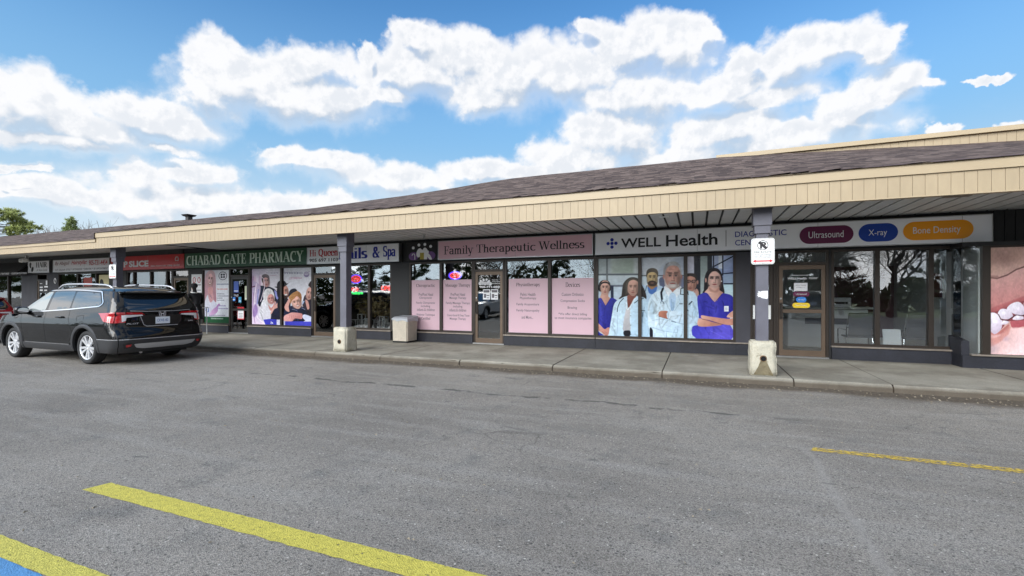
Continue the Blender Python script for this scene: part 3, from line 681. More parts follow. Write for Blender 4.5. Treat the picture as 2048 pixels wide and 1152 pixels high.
# ---- shopfront pieces
FR = .055
def knee(x0, x1, ysh=0.):
    p = MB(); p.box(x0, x1, WY - .10 + ysh, WY + .2, FLOOR - .03, KNEE - .03); k = p.build('knee_wall', C_['knee'], B)
    q = MB(); q.box(x0 - .015, x1 + .015, WY - .135 + ysh, WY + .1, KNEE - .029, KNEE); q.build('sill', C_['sill'], k)
def window(px0, px1, mull, z0=KNEE, z1=HEAD, glass=None, base=True):
    x0, x1 = X(px0), X(px1)
    if base: knee(x0, x1)
    p = MB(); y0, y1 = WY - .05, WY + .05
    p.box(x0, x1, y0, y1, z1 - FR, z1); p.box(x0, x1, y0, y1, z0, z0 + FR)
    for a in ((x0, x1 - FR) if px1 != 1899 else (x0,)): p.box(a, a + FR, y0 + .001, y1 - .001, z0 + FR, z1 - FR)
    ms = [X(m_) for m_ in mull]
    for a in ms: p.box(a - .042, a + .042, y0 - .012, y1 - .001, z0 + FR, z1 - FR)
    wn = p.build('window', C_['darkmetal'], B)
    e = [x0 + FR] + [v for a in ms for v in (a - .042, a + .042)] + [x1 - FR]
    for i in range(0, len(e), 2):
        g = MB(); g.box(e[i], e[i + 1], WY - .004, WY + .004, z0 + FR, z1 - FR); g.build('pane', glass or GLASS, wn)
    return wn
def door(px0, px1, hinge='r', mt=None, stile=.075, mid=None, handle=True, transom=True):
    x0, x1 = X(px0), X(px1); mt = mt or mat('bronze_door', srgb(100, 84, 70), .4, .35, var=.08, vscale=3); y0, y1 = WY - .06, WY + .05
    top = 2.20
    p = MB()
    for a in (x0, x1 - .05): p.box(a, a + .05, y0, y1, FLOOR, HEAD)
    p.box(x0 + .05, x1 - .05, y0 + .001, y1 - .001, top, top + .06); p.box(x0 + .05, x1 - .05, y0 + .001, y1 - .001, HEAD - .05, HEAD)
    d = p.build('door', C_['darkmetal'], B)
    if transom:
        g = MB(); g.box(x0 + .05, x1 - .05, WY - .004, WY + .004, top + .06, HEAD - .05); g.build('transom_pane', GLASS, d)
    a, b = x0 + .058, x1 - .058; p = MB(); ya, yb = WY - .045, WY
    for s0 in (a, b - stile): p.box(s0, s0 + stile, ya, yb, FLOOR + .03, top - .006)
    p.box(a + stile, b - stile, ya + .001, yb - .001, FLOOR + .03, FLOOR + .16); p.box(a + stile, b - stile, ya + .001, yb - .001, top - .10, top - .006)
    if mid: p.box(a + stile, b - stile, ya + .001, yb - .001, mid - .04, mid + .04)
    lf = p.build('door_leaf', mt, d)
    g = MB(); g.box(a + stile, b - stile, WY - .026, WY - .019, FLOOR + .16, top - .10); g.build('pane', GLASS, d)
    if handle:
        hx = a + stile / 2 if hinge == 'r' else b - stile / 2
        h = MB(); h.tube([(hx, ya, 1.02), (hx, ya - .06, 1.02), (hx, ya - .06, 1.32), (hx, ya, 1.32)], .014, 8); h.box(hx - .03, hx + .03, ya - .004, ya - .0005, .98, 1.36); h.build('handle', C_['darkmetal'], d)
        h = MB(); h.lathe([(.0, -.012), (.02, -.012), (.022, 0)], 12, 'y', (hx, ya - .001, 1.45)); h.build('lock', C_['alu'], d)
    t = MB(); t.box(x0, x1, WY - .1, WY + .1, FLOOR - .006, FLOOR + .025); t.build('threshold', C_['alu'], d)
    return d
def pier(px0, px1, mt=None, y=WY - .06, z0=FLOOR - .03, z1=HEAD, name='pier'):
    p = MB(); p.box(X(px0), X(px1), y, WY + .22, z0, z1); return p.build(name, mt or C_['black'], B)
window(-42, 47, [19]); siding(X(47), X(77), FLOOR - .02, HEAD, WY - .06, C_['siding']); door(77, 98, handle=False, transom=False); siding(X(98), X(119), FLOOR - .02, HEAD, WY - .06, C_['siding'])
p = MB(); p.box(XL, X(-42), WY - .05, WY + .2, FLOOR - .02, HEAD); p.build('side_wall', C_['siding'], B)
window(119, 222, [158, 195]); pier(222, 256); window(256, 347, [270, 304, 336]); door(348, 381, handle=True); pier(381, 407)
window(407, 462, []); door(462, 501, 'r', mat('dark_door_metal', srgb(52, 50, 48), .4, .3), mid=1.0); window(501, 627, [564.5]); dbar = door(627, 675, 'r'); pier(675, 692)
window(692, 785, [740]); pier(785, 820); window(820, 948, [883.5]); d_pink = door(948.5, 1010, 'r', mid=None); window(1010.5, 1192, [1100]); window(1192.5, 1471, [1280, 1371])
pier(1471, 1500, C_['siding']); door(1500, 1551, 'l', C_['darkmetal'], mid=1.1, handle=False); d_well = door(1551.5, 1656, 'r', mid=1.17); pier(1656.5, 1661, C_['black']); window(1661.5, 1899, [1753, 1860])
knee(X(1471) - .02, X(1500), .02)
# security bars on the second pharmacy door
p = MB(); xa_, xb_ = X(627) + .14, X(675) - .14
for i in range(6): x = xa_ + (xb_ - xa_) * i / 5; p.tube([(x, WY + .02, .5), (x, WY + .02, 2.02)], .011, 6)
for z in (.62, 1.16, 1.5, 1.92): p.box(xa_ - .03, xb_ + .03, WY + .012, WY + .03, z - .012, z + .012)
p.build('security_bars', mat('black_iron', srgb(24, 24, 26), .5), dbar)
# the bay at the right, with its low return
BY = 11.55; bx = 4.74; bxe = X(1969, BY)
p = MB(); p.box(bx, XR_, BY - .06, WY + .1, FLOOR - .03, .37); k = p.build('bay_knee_wall', C_['knee'], B)
q = MB(); q.box(bx + .12, XR_, BY - .1, BY + .1, .371, .40); q.build('sill', C_['sill'], k)
p = MB(); p.prism([(BY - .03, .371), (WY + .02, .371), (WY + .02, .72), (BY - .03, .64)], 'x', bx - .005, bx + .115); p.build('bay_corner_wall', C_['knee'], B)
p = MB(); p.box(bx, XR_, BY - .05, WY, 2.47, 2.545); bt = p.build('bay_head', C_['black'], B)
p = MB(); p.box(bxe - .05, bxe + .07, BY - .05, BY + .06, .402, 2.468); p.box(bxe + 1.15, bxe + 1.22, BY - .05, BY + .06, .402, 2.468); p.box(bxe + .07, bxe + 1.15, BY - .04, BY + .05, 2.43, 2.466); bw = p.build('bay_window', C_['darkmetal'], B)
g = MB(); g.box(bx + .03, bxe - .05, BY - .003, BY + .003, .40, 2.47); g.build('pane', GLASS, bw)
g = MB(); g.box(bxe + .07, bxe + 1.15, BY - .003, BY + .003, .40, 2.47); g.build('pane', GLASS, bw)
g = MB(); g.box(bx + .01, bx + .016, BY + .03, WY - .06, .72, 2.47); g.build('return_pane', GLASS, bw)
p = MB(); p.box(bxe + 1.22, XR_, BY - .05, WY, .37, 2.47); p.build('bay_side_wall', C_['siding'], B)
p = MB(); p.box(bxe - .085, bxe - .055, BY + .02, BY + .05, .42, 2.46); p.build('white_edge_trim', C_['whitepaint'], bw)
# support posts
for xc in (1.07, -8.28, -17.72, -27.1):
    p = MB(); p.box(xc - .095, xc + .095, PY_, PY_ + .19, .11, 2.62); s = p.build('support_post', C_['post'], B)
    p = MB(); p.box(xc - .145, xc + .145, PY_ - .05, PY_ + .24, 2.76, SOF - .001); p.box(xc - .125, xc + .125, PY_ - .03, PY_ + .22, 2.62, 2.759); p.build('post_cap', C_['post'], s)
# small fittings of the canopy
p = MB(); p.lathe([(.0, SOF - .09), (.028, SOF - .085), (.03, SOF - .02), (.05, SOF - .012), (.05, SOF + .002)], 12, 'z', (X(848, 11), 11, 0)); p.build('sprinkler_head', C_['alu'], B)
p = MB(); p.box(X(1318, 10.3), X(1338, 10.3), 10.3, 10.42, SOF - .012, SOF - .001); p.build('soffit_light', C_['whitepaint'], B)
p = MB(); p.box(X(1890, 10.0), X(1945, 10.0), 10.0, 10.12, SOF - .012, SOF - .001); p.build('soffit_vent', C_['sill'], B)
# ------------------------------------------------------------------ shop signs
SY = 11.84; SB, ST = CAMH + SY * .0323 / SA, CAMH + SY * .0497 / SA
SX = lambda px: X(px, SY)
def sz(f): return SB + (ST - SB) * f
LY = SY - .0035
def sign(label, px0, px1, face, z0=0., z1=1., border=C_['alu'], name='shop_sign', bw=.018):
    x0, x1 = SX(px0), SX(px1)
    t = thing(name, label, 'shop sign', ((x0 + x1) / 2, SY, sz(z0)), 'shop signs above the windows')
    p = MB(); p.box(x0 + bw, x1 - bw, SY, SY + .14, sz(z0) + bw, sz(z1) - bw); p.build('sign_face', face, t)
    p = MB(); ya, yb = SY - .008, SY + .15
    p.box(x0, x1, ya, yb, sz(z1) - bw + .001, sz(z1)); p.box(x0, x1, ya, yb, sz(z0), sz(z0) + bw - .001)
    for a in (x0, x1 - bw): p.box(a, a + bw - .0005, ya + .001, yb - .001, sz(z0) + bw, sz(z1) - bw)
    p.build('sign_frame', border, t)
    if x1 - x0 > 3:                          # butted face panels
        n = int((x1 - x0) / 2.44); q = MB()
        for k in range(1, n + 1):
            xx = x0 + 2.44 * k
            if xx < x1 - .3: q.box(xx - .003, xx + .003, SY - .002, SY - .0003, sz(z0) + bw, sz(z1) - bw)
        if q.v: q.build('panel_seam', C_['plastic'], t)
    return t
def L_(t, s, px0, px1, f0, f1, m, Y=LY, **k): return letters(t, s, SX(px0), SX(px1), sz(f0), sz(f1), Y, m, **k)
def pill(t, px0, px1, f0, f1, m, Y=LY, conv=SX, zz=sz):
    x0, x1, a, b = conv(px0), conv(px1), zz(f0), zz(f1); r = (b - a) / 2; zc = (a + b) / 2
    pts = [(x1 - r + r * math.cos(R(d)), zc + r * math.sin(R(d))) for d in range(-90, 91, 9)] + [(x0 + r + r * math.cos(R(d)), zc + r * math.sin(R(d))) for d in range(90, 271, 9)]
    p = MB(); p.prism(pts, 'y', Y, Y + .003); return p.build('pill_shape', m, t)
def disc(t, cx, cz, rx, rz, m, Y=LY, name='dot', n=24, a0=0, a1=360, rot=0):
    pts = [(cx + rx * math.cos(R(a0 + (a1 - a0) * i / n)) * math.cos(rot) - rz * math.sin(R(a0 + (a1 - a0) * i / n)) * math.sin(rot), cz + rx * math.cos(R(a0 + (a1 - a0) * i / n)) * math.sin(rot) + rz * math.sin(R(a0 + (a1 - a0) * i / n)) * math.cos(rot)) for i in range(n)]
    p = MB(); p.prism(pts, 'y', Y, Y + .002); return p.build(name, m, t)
def bars(t, rects, m, name, Y=LY):
    p = MB()
    for (x0, x1, z0, z1) in rects: p.box(x0, x1, Y, Y + .002, z0, z1)
    return p.build(name, m, t)
t = sign('long white medical sign with blue four-dot emblem and maroon, blue and orange pills', 1190, 1986, C_['signgrey'])
for dx, dz in ((0, 0), (-.098, 0), (.098, 0), (0, .15), (0, -.15)): disc(t, SX(1224) + dx, sz(.5) + dz * .62, .042, .042, C_['navy'])
L_(t, 'WELL', 1242, 1322, .28, .70, C_['ink'], bold=.018); L_(t, 'Health', 1332, 1435, .26, .76, C_['ink'], bold=.018)
bars(t, [(SX(1452) - .006, SX(1452) + .006, sz(.18), sz(.86))], C_['inkgrey'], 'divider')
L_(t, 'DIAGNOSTIC', 1470, 1573, .55, .78, C_['navy'], bold=.008); L_(t, 'CENTRE', 1470, 1531, .20, .43, C_['navy'], bold=.008)
for s, a, b, ta, tb, m_, f0, f1 in (('Ultrasound', 1599, 1707, 1617, 1687, C_['maroon'], .38, .64), ('X-ray', 1717, 1796, 1737, 1774, C_['royal'], .32, .62), ('Bone Density', 1806, 1947, 1826, 1921, C_['amber'], .32, .64)):
    pill(t, a, b, .16, .84, m_); L_(t, s, ta, tb, f0, f1, C_['white'], Y=LY - .002)
t = sign('pink sign reading Family Therapeutic Wellness in black serif letters', 876, 1186, C_['pinksign'])
L_(t, 'Family', 888, 947, .16, .71, C_['ink'], serif=True, wk=.13); L_(t, 'Therapeutic', 953, 1071, .18, .72, C_['ink'], serif=True, wk=.13); L_(t, 'Wellness', 1077, 1169, .34, .74, C_['ink'], serif=True, wk=.13)
# family emblem on the black panel beside it
t = sign('black square sign with white and purple family emblem of five figures', 812, 875, C_['black'], border=C_['black'])
ex = lambda u: SX(816) + (SX(873) - SX(816)) * u
for u, f in ((.19, .70), (.39, .84), (.60, .86), (.80, .74)): disc(t, ex(u), sz(f), .048, .045, C_['white'], name='head_dot')
disc(t, ex(.20), sz(.24), .17, .125, C_['purple'], Y=LY, name='figure'); disc(t, ex(.80), sz(.25), .16, .125, C_['purple'], Y=LY, name='figure')
disc(t, ex(.40), sz(.42), .09, .14, C_['white'], Y=LY - .002, name='figure', rot=-.35); disc(t, ex(.62), sz(.42), .09, .15, C_['white'], Y=LY - .002, name='figure', rot=.2)
disc(t, ex(.50), sz(.50), .042, .05, C_['white'], Y=LY - .005, name='head_dot'); bars(t, [(ex(.43), ex(.57), sz(.06), sz(.42))], C_['gold'], 'figure', LY - .004)
bars(t, [(ex(.57), ex(.68), sz(.06), sz(.40))], C_['white'], 'figure', LY - .003); disc(t, ex(.74), sz(.22), .05, .15, C_['white'], Y=LY - .004, name='figure', rot=.7); disc(t, ex(.70), sz(.45), .04, .045, C_['white'], Y=LY - .006, name='head_dot')
p = MB(); p.tube([(ex(.25), LY - .004, sz(.06)), (ex(.25), LY - .004, sz(.30)), (ex(.22), LY - .004, sz(.38)), (ex(.17), LY - .004, sz(.36)), (ex(.15), LY - .004, sz(.28))], .012, 6); p.build('cane', C_['white'], t)
t = sign('white nail salon sign with red and dark blue lettering', 614, 798, C_['signgrey'])
L_(t, 'Hi', 619.5, 632, .46, .84, C_['redink'], serif=True, wk=.16); L_(t, 'Queen', 637, 676, .38, .88, C_['redink'], serif=True, wk=.18)
L_(t, '905 697 1103', 619, 676, .12, .32, C_['ink'], bold=.02)
L_(t, 'Nails', 676, 735, .23, .86, C_['navy'], serif=True, wk=.22, wt=.06); L_(t, '&', 745, 760, .24, .86, C_['navy'], serif=True, wk=.22, wt=.06); L_(t, 'Spa', 766, 791, .10, .88, C_['navy'], serif=True, wk=.22, wt=.06)
t = sign('dark green sign reading CHABAD GATE PHARMACY in pale serif capitals', 369.5, 613, C_['green'], border=C_['green'])
L_(t, 'CHABAD', 373, 441, .18, .83, C_['mint'], serif=True, wk=.2); L_(t, 'GATE', 447, 492, .18, .83, C_['mint'], serif=True, wk=.2); L_(t, 'PHARMACY', 499, 607, .18, .83, C_['mint'], serif=True, wk=.2)
t = sign('red pizza shop sign with white lettering and small line emblem', 222, 368, C_['red'], border=C_['red'])
L_(t, 'P', 247.5, 255.5, .20, .66, C_['white'], bold=.05); L_(t, 'SLICE', 258, 297, .20, .66, C_['white'], bold=.05)
L_(t, 'PIZZA, WINGS & SUBS', 302, 332, .17, .27, C_['white'], bold=.01); L_(t, 'KOSHER  DELIVERY', 334, 360, .17, .28, C_['white'], bold=.01)
p = MB()
for rr in (.10, .07): p.tube([(SX(354) + rr * math.cos(R(a)), LY - .002, sz(.66) + rr * math.sin(R(a))) for a in range(-60, 250, 15)], .008, 5)
p.box(SX(350.5), SX(357.5), LY - .004, LY, sz(.54), sz(.58)); p.build('line_emblem', C_['white'], t)
t = sign('pale grey hairdresser sign with red and black script lettering', 106, 219, C_['signgrey'])
L_(t, 'By Abigail', 110, 139, .50, .86, mat('brown_red_vinyl', srgb(120, 52, 44), .5), shear=.35); L_(t, 'Hairstylist', 143, 174, .48, .90, C_['redink'], shear=.35, bold=.01); L_(t, '905-731-4454', 178, 215, .46, .86, C_['redink'], bold=.012)
L_(t, 'CUT  COLOUR  STYLE  *  EXTENSIONS  *  KERATIN  *  BY APPOINTMENT', 110, 216, .12, .27, C_['inkgrey'], bold=.01)
t = sign('small pale sign reading HAIR beside a black profile of a woman', 56, 98.5, C_['signgrey'])
L_(t, 'HAIR', 72, 94, .46, .88, C_['ink'], serif=True, wk=.2); L_(t, 'A New Look', 73, 95, .14, .34, C_['inkgrey'], shear=.4)
disc(t, SX(61.2), sz(.66), .10, .14, C_['ink'], name='profile', rot=.3); disc(t, SX(65), sz(.32), .09, .13, C_['ink'], name='profile', rot=-.5); disc(t, SX(63.6), sz(.60), .05, .09, C_['signgrey'], Y=LY - .002, name='profile')
# black scalloped awning of the last shop
x0, x1 = SX(-45), SX(53.5)
t = thing('black_awning', 'sloping black awning with white lettering along its valance', 'awning', ((x0 + x1) / 2, WY, 2.5))
p = MB(); p.prism([(11.55, 2.60), (WY - .02, 3.08), (WY - .02, 3.11), (11.54, 2.64)], 'x', x0, x1); p.box(x0, x1, 11.53, 11.548, 2.47, 2.645); p.build('canopy', mat('black_canvas', srgb(40, 39, 42), .8, var=.3, vscale=6), t)
letters(t, 'HAIRCUTS  COLOUR  TEXTURES  ·  CUSTOM CUTTING', X(-30, 11.52), X(53, 11.52), 2.50, 2.585, 11.525, C_['white'], bold=.03)
# ------------------------------------------------------------------ sheets, stickers and lamps on the shop windows
GY = WY - .0075
def sheet(label, px0, px1, z0, z1, face, name='window_poster', cat='poster', Y=GY, group=None, th=.002):
    x0, x1 = X(px0, Y), X(px1, Y)
    t = thing(name, label, cat, ((x0 + x1) / 2, Y, z0), group)
    if face: p = MB(); p.box(x0, x1, Y, Y + th, z0, z1); p.build('sheet', face, t)
    return t, x0, x1
def pinkpanel(label, px0, px1, head, hx, lines, zt=1.98, zb=.49):
    t, x0, x1 = sheet(label, px0, px1, zb, zt, C_['pink'], group='pink window panels')
    f = lambda u: x0 + (x1 - x0) * u
    letters(t, head, f(hx[0]), f(hx[1]), zt - .235, zt - .115, GY - .0012, C_['ink'], serif=True, name='heading', wk=.13)
    for s, a, b, d in lines: letters(t, s, f(a), f(b), zt - d - .055, zt - d + .03, GY - .0012, C_['inkgrey'], bold=.012, name='small_print')
pinkpanel('pink panel behind the litter bin, headed Chiropractic', 823, 880, 'Chiropractic', (.17, .83), [('Pre/Post Natal', .26, .76, .42), ('Chiropractic', .28, .72, .53), ('Family Chiropractic', .17, .83, .68), ('including', .34, .66, .78), ('infants & children', .2, .82, .88), ('Webster Technique', .18, .82, 1.04), ('Certified', .35, .66, 1.14)])
pinkpanel('pink panel left of the bronze door, headed Massage Therapy', 886, 946, 'Massage Therapy', (.08, .92), [('Pre/Post Natal', .26, .74, .42), ('Massage Therapy', .22, .78, .53), ('Family Massage Therapy', .1, .9, .68), ('including', .35, .65, .78), ('infants & children', .22, .78, .88), ('Cranio-Sacral & Deep Tissue', .14, .88, 1.04), ('Massage Therapy', .23, .77, 1.14)])
pinkpanel('pink panel right of the bronze door, headed Physiotherapy', 1017.5, 1097, 'Physiotherapy', (.19, .80), [('Pelvic Health', .30, .68, .42), ('Physiotherapy', .29, .70, .53), ('Family Acupuncture', .2, .77, .70), ('Family Naturopathy', .2, .78, .87), ('and More...', .33, .62, 1.05)])
pinkpanel('wide pink panel beside the doctors poster, headed Devices', 1103.5, 1189, 'Devices', (.33, .67), [('Custom Orthotics', .24, .75, .42), ('Compression Socks', .21, .78, .60), ('Bracing', .38, .60, .78), ('*We offer direct billing', .16, .83, .95), ('to most insurance companies', .07, .93, 1.06)])
# door decals of the pink clinic
t, x0, x1 = sheet('white emblem and phone number decal on bronze framed door', 958, 1003, 1.72, 2.0, None, 'door_decal', 'decal', WY - .029)
f = lambda u: x0 + (x1 - x0) * u; DY = WY - .029
for u, z in ((.08, 1.93), (.2, 1.97), (.34, 1.97), (.45, 1.93)): disc(t, f(u), z, .032, .032, C_['white'], DY, 'dot')
for u, z in ((.06, 1.86), (.17, 1.87), (.28, 1.86), (.4, 1.87), (.5, 1.85)): disc(t, f(u), z, .055, .05, C_['white'], DY - .003, 'dot')
for s, z in (('Family', 1.95), ('Therapeutic', 1.90), ('Wellness', 1.85)): letters(t, s, f(.58), f(.58 + .045 * len(s)), z - .012, z + .02, DY, C_['white'], bold=.02)
letters(t, '905-771-0505', f(.02), f(1.0), 1.73, 1.79, DY, C_['white'], bold=.04)
for i, (a, b, lb) in enumerate(((966, 980, 'white notice with grey photo, left of two on bronze door'), (982, 996, 'white notice with grey photo, right of two on bronze door'))):
    t, x0, x1 = sheet(lb, a, b, 1.40, 1.69, C_['white'], 'notice', 'notice', WY - .029, 'paired notices on the bronze door')
    bars(t, [(x0 + .02, x1 - .02, 1.60, 1.67)], C_['inkgrey'], 'print', WY - .0305); bars(t, [(x0 + .03, x0 + .10, 1.45, 1.56), (x0 + .11, x1 - .02, 1.50, 1.53), (x0 + .12, x1 - .03, 1.44, 1.46)], C_['inkgrey'], 'print', WY - .0305)
# decals on the clinic door
DY = WY - .029
def dp(px, py): return X(px, DY), Z(px, py, DY)
t, x0, x1 = sheet('white name decal with underline at top of clinic door', 1568, 1622, 1.86, 1.98, None, 'door_decal', 'decal', DY)
letters(t, 'WELL Health', X(1575, DY), X(1613, DY), 1.875, 1.925, DY, C_['white'], bold=.03); bars(t, [(X(1584, DY), X(1620, DY), 1.965, 1.975), (X(1618, DY), X(1636, DY), 1.905, 1.915), (X(1618, DY), X(1634, DY), 1.885, 1.892)], C_['white'], 'underline', DY)
t, x0, x1 = sheet('white printed notice taped near top of clinic door', 1588, 1615, 1.62, 1.80, C_['white'], 'notice', 'notice', DY)
letters(t, 'Hours: Monday', x0 + .03, x1 - .03, 1.73, 1.76, DY - .0012, C_['inkgrey']); letters(t, 'to Friday 8 - 4', x0 + .04, x1 - .06, 1.68, 1.71, DY - .0012, C_['inkgrey'])
for lb, a, b, y0, y1, m_, s in (('maroon pill sticker on clinic door, topmost of three', 1586, 1619, 593, 583, C_['maroon'], 'Ultrasound'), ('blue pill sticker on clinic door, between maroon and yellow', 1592, 1613, 605, 594, C_['skyblue'], 'X-ray'), ('yellow pill sticker on clinic door, lowest of three', 1585, 1620, 616, 605.5, C_['yellowv'], 'Bone Density')):
    z0, z1 = Z(1602, y0, DY), Z(1602, y1, DY)
    t = thing('door_sticker', lb, 'sticker', ((X(a, DY) + X(b, DY)) / 2, DY, z0), 'pill stickers on the clinic door')
    pill(t, a, b, z0, z1, m_, DY, lambda q: X(q, DY), lambda q: q); xm = (X(a, DY) + X(b, DY)) / 2; hw = (X(b, DY) - X(a, DY)) * .32
    letters(t, s, xm - hw, xm + hw, z0 + (z1 - z0) * .32, z0 + (z1 - z0) * .68, DY - .003, C_['white'])
# neon lamps
def neon_mat(name, c, s): return mat(name, c, .4, emit=(c, s))
NR, NB, NG, NP = neon_mat('red_neon', (1, .06, .05), 2.2), neon_mat('blue_neon', (.09, .07, .9), 1.4), neon_mat('green_neon', (.06, .9, .16), 1.6), neon_mat('violet_neon', (.8, .12, .8), 1.2)
BACK = mat('neon_backing', srgb(24, 22, 26), .5)
def neon_oval(lb, px0, px1, py0, py1, Y=WY + .10):
    cx = (X(px0, Y) + X(px1, Y)) / 2; rx = (X(px1, Y) - X(px0, Y)) / 2; pm = (px0 + px1) / 2; z0, z1 = Z(pm, py1, Y), Z(pm, py0, Y); cz, rz = (z0 + z1) / 2, (z1 - z0) / 2
    t = thing('neon_sign', lb, 'neon sign', (cx, Y, z0), 'lit neon signs in shop windows')
    disc(t, cx, cz, rx, rz, BACK, Y + .03, 'backing', 32)
    p = MB(); p.tube([(cx + rx * .93 * math.cos(R(a)), Y, cz + rz * .93 * math.sin(R(a))) for a in range(0, 361, 12)], .022, 8); p.build('oval_tube', NB, t)
    p = MB(); p.tube([(cx + rx * .74 * math.cos(R(a)), Y, cz + rz * .68 * math.sin(R(a))) for a in range(0, 361, 12)], .010, 8); p.build('inner_tube', NR, t)
    letters(t, 'OPEN', cx - rx * .55, cx + rx * .55, cz - rz * .36, cz + rz * .36, Y - .002, NR, bold=.03)
neon_oval('oval red and blue neon sign beside the post, upper left pane', 699.5, 724, 549, 567); neon_oval('oval red and blue neon sign above pink panel', 897, 923.5, 543, 559)
Y = WY + .1; t = thing('neon_sign', 'red neon OPEN letters on a dark arched backing', 'neon sign', (X(775, Y), Y, Z(775, 584, Y)), 'lit neon signs in shop windows')
letters(t, 'OPEN', X(762, Y), X(788, Y), Z(775, 581, Y), Z(775, 571.5, Y), Y - .002, NR, bold=.03); disc(t, X(775, Y), Z(775, 578, Y), .22, .20, BACK, Y + .03, 'backing', 32)
t = thing('neon_sign', 'red and green neon script below the oval neon sign', 'neon sign', (X(712, Y), Y, Z(712, 590, Y)), 'lit neon signs in shop windows')
letters(t, 'Nails', X(699.5, Y), X(717, Y), Z(708, 582.5, Y), Z(708, 574.5, Y), Y, NR, bold=.06, shear=.3); letters(t, 'Pedicure', X(701, Y), X(726, Y), Z(712, 589, Y), Z(712, 582.5, Y), Y - .002, NG, bold=.06, shear=.3)
disc(t, X(712, Y), Z(712, 582, Y), .24, .12, BACK, Y + .03, 'backing')
for lb, m_, px, py in (('small violet neon outline in pizza shop window', NP, 262, 567), ('small green neon outline in pizza shop window', NG, 364, 572.5)):
    t = thing('neon_sign', lb, 'neon sign', (X(px, Y), Y, Z(px, py, Y) - .1), 'lit neon signs in shop windows'); cx, cz = X(px, Y), Z(px, py, Y)
    p = MB(); p.tube([(cx - .10, Y, cz - .07), (cx + .02, Y, cz + .06), (cx + .10, Y, cz + .05), (cx + .10, Y, cz - .07), (cx, Y, cz - .02), (cx - .10, Y, cz - .07)], .012, 6); p.build('tube', m_, t)
# notices in the pizza shop and pharmacy
t, x0, x1 = sheet('white poster with red emblem behind person in black', 383, 403.5, 1.62, 2.32, C_['white'], Y=WY - .068)
for cx_ in (.28, .74):
    cx = x0 + (x1 - x0) * cx_; p = MB(); p.tube([(cx + .07 * math.cos(R(a)), WY - .0705, 2.10 + .1 * math.sin(R(a))) for a in range(0, 361, 20)], .012, 6); p.build('ring_print', C_['redink'], t)
bars(t, [(x0 + .05, x0 + .16, 1.94, 1.97), (x0 + .08, x0 + .11, 1.80, 2.12), (x0 + .25, x1 - .05, 1.90, 1.93), (x0 + .05, x1 - .05, 1.70, 1.73)], C_['inkgrey'], 'print', WY - .0705)
t, x0, x1 = sheet('round white sticker with black portrait on siding pier', 107, 113, 2.04, 2.32, None, 'round_sticker', 'sticker', WY - .064)
disc(t, (x0 + x1) / 2, 2.18, .10, .13, C_['white'], WY - .064, 'sticker_disc'); disc(t, (x0 + x1) / 2 + .01, 2.17, .05, .09, C_['ink'], WY - .066, 'portrait', rot=.4)
t, x0, x1 = sheet('black notice board with white print on salon door', 78.5, 97, 1.62, 2.26, C_['ink'], 'notice', 'notice', WY - .066)
bars(t, [(x0 + .05, x0 + .25, 2.05, 2.08), (x1 - .22, x1 - .1, 2.0, 2.2), (x0 + .05, x0 + .3, 1.86, 1.92), (x1 - .35, x1 - .05, 1.88, 1.95), (x0 + .05, x0 + .3, 1.72, 1.79), (x1 - .35, x1 - .12, 1.72, 1.78)], C_['white'], 'print', WY - .068)
t, x0, x1 = sheet('yellowish hair poster with black profile in salon window', 198, 220, 1.50, 2.40, mat('pale_yellow_print', srgb(206, 196, 150), .5))
disc(t, x0 + .20, 2.02, .14, .2, C_['ink'], GY - .002, 'profile', rot=.2); disc(t, x0 + .32, 1.80, .07, .22, C_['ink'], GY - .0025, 'profile', rot=-.4); letters(t, 'HAIR', x0 + .36, x1 - .08, 1.72, 1.90, GY - .002, C_['ink'], serif=True)
t, x0, x1 = sheet('red notice in middle pane of salon window', 167, 184, 1.5, 2.30, mat('faded_red_print', srgb(160, 62, 50), .5))
bars(t, [(x0 + .1, x1 - .1, 1.7 + .14 * i, 1.73 + .14 * i) for i in range(4)], mat('darker_red_print', srgb(120, 40, 34), .5), 'print', GY - .002)
PDY = WY - .029
for lb, a, b, y0, y1, m_ in (('blue poster on upper half of dark pharmacy door', 467.5, 477, 585, 563, mat('blue_print', srgb(60, 90, 170), .5)), ('yellow and blue narrow poster on pharmacy door edge', 489.5, 496, 600, 572, mat('pale_yellow_blue_print', srgb(190, 196, 170), .5)),
    ('small blue sticker, left on pharmacy door', 464.5, 470.5, 602, 594, C_['skyblue']), ('small blue sticker, right on pharmacy door', 477, 482.5, 605, 594, mat('teal_blue_vinyl', srgb(60, 150, 190), .4))):
    t, x0, x1 = sheet(lb, a, b, Z(a, y0, PDY), Z(a, y1, PDY), m_, 'door_sticker', 'sticker', PDY)
    bars(t, [(x0 + .02, x1 - .02, Z(a, y0, PDY) + .04, Z(a, y0, PDY) + .07)], C_['white'], 'print', PDY - .0015)
t, x0, x1 = sheet('white notice with red border, lower half of pharmacy door', 475, 488, Z(481, 639, PDY), Z(481, 614, PDY), C_['redink'], 'notice', 'notice', PDY)
bars(t, [(x0 + .02, x1 - .02, Z(481, 637, PDY), Z(481, 619, PDY))], C_['white'], 'print_field', PDY - .0012); bars(t, [(x0 + .06, x1 - .06, Z(481, 636, PDY) + .05 * i, Z(481, 636, PDY) + .05 * i + .015) for i in range(4)], C_['inkgrey'], 'print', PDY - .0024)
t, x0, x1 = sheet('white house number 9 above pharmacy door', 480, 485, 2.30, 2.44, None, 'house_number', 'number', WY - .0105); letters(t, '9', x0, x1, 2.30, 2.43, WY - .0105, C_['white'], bold=.03)
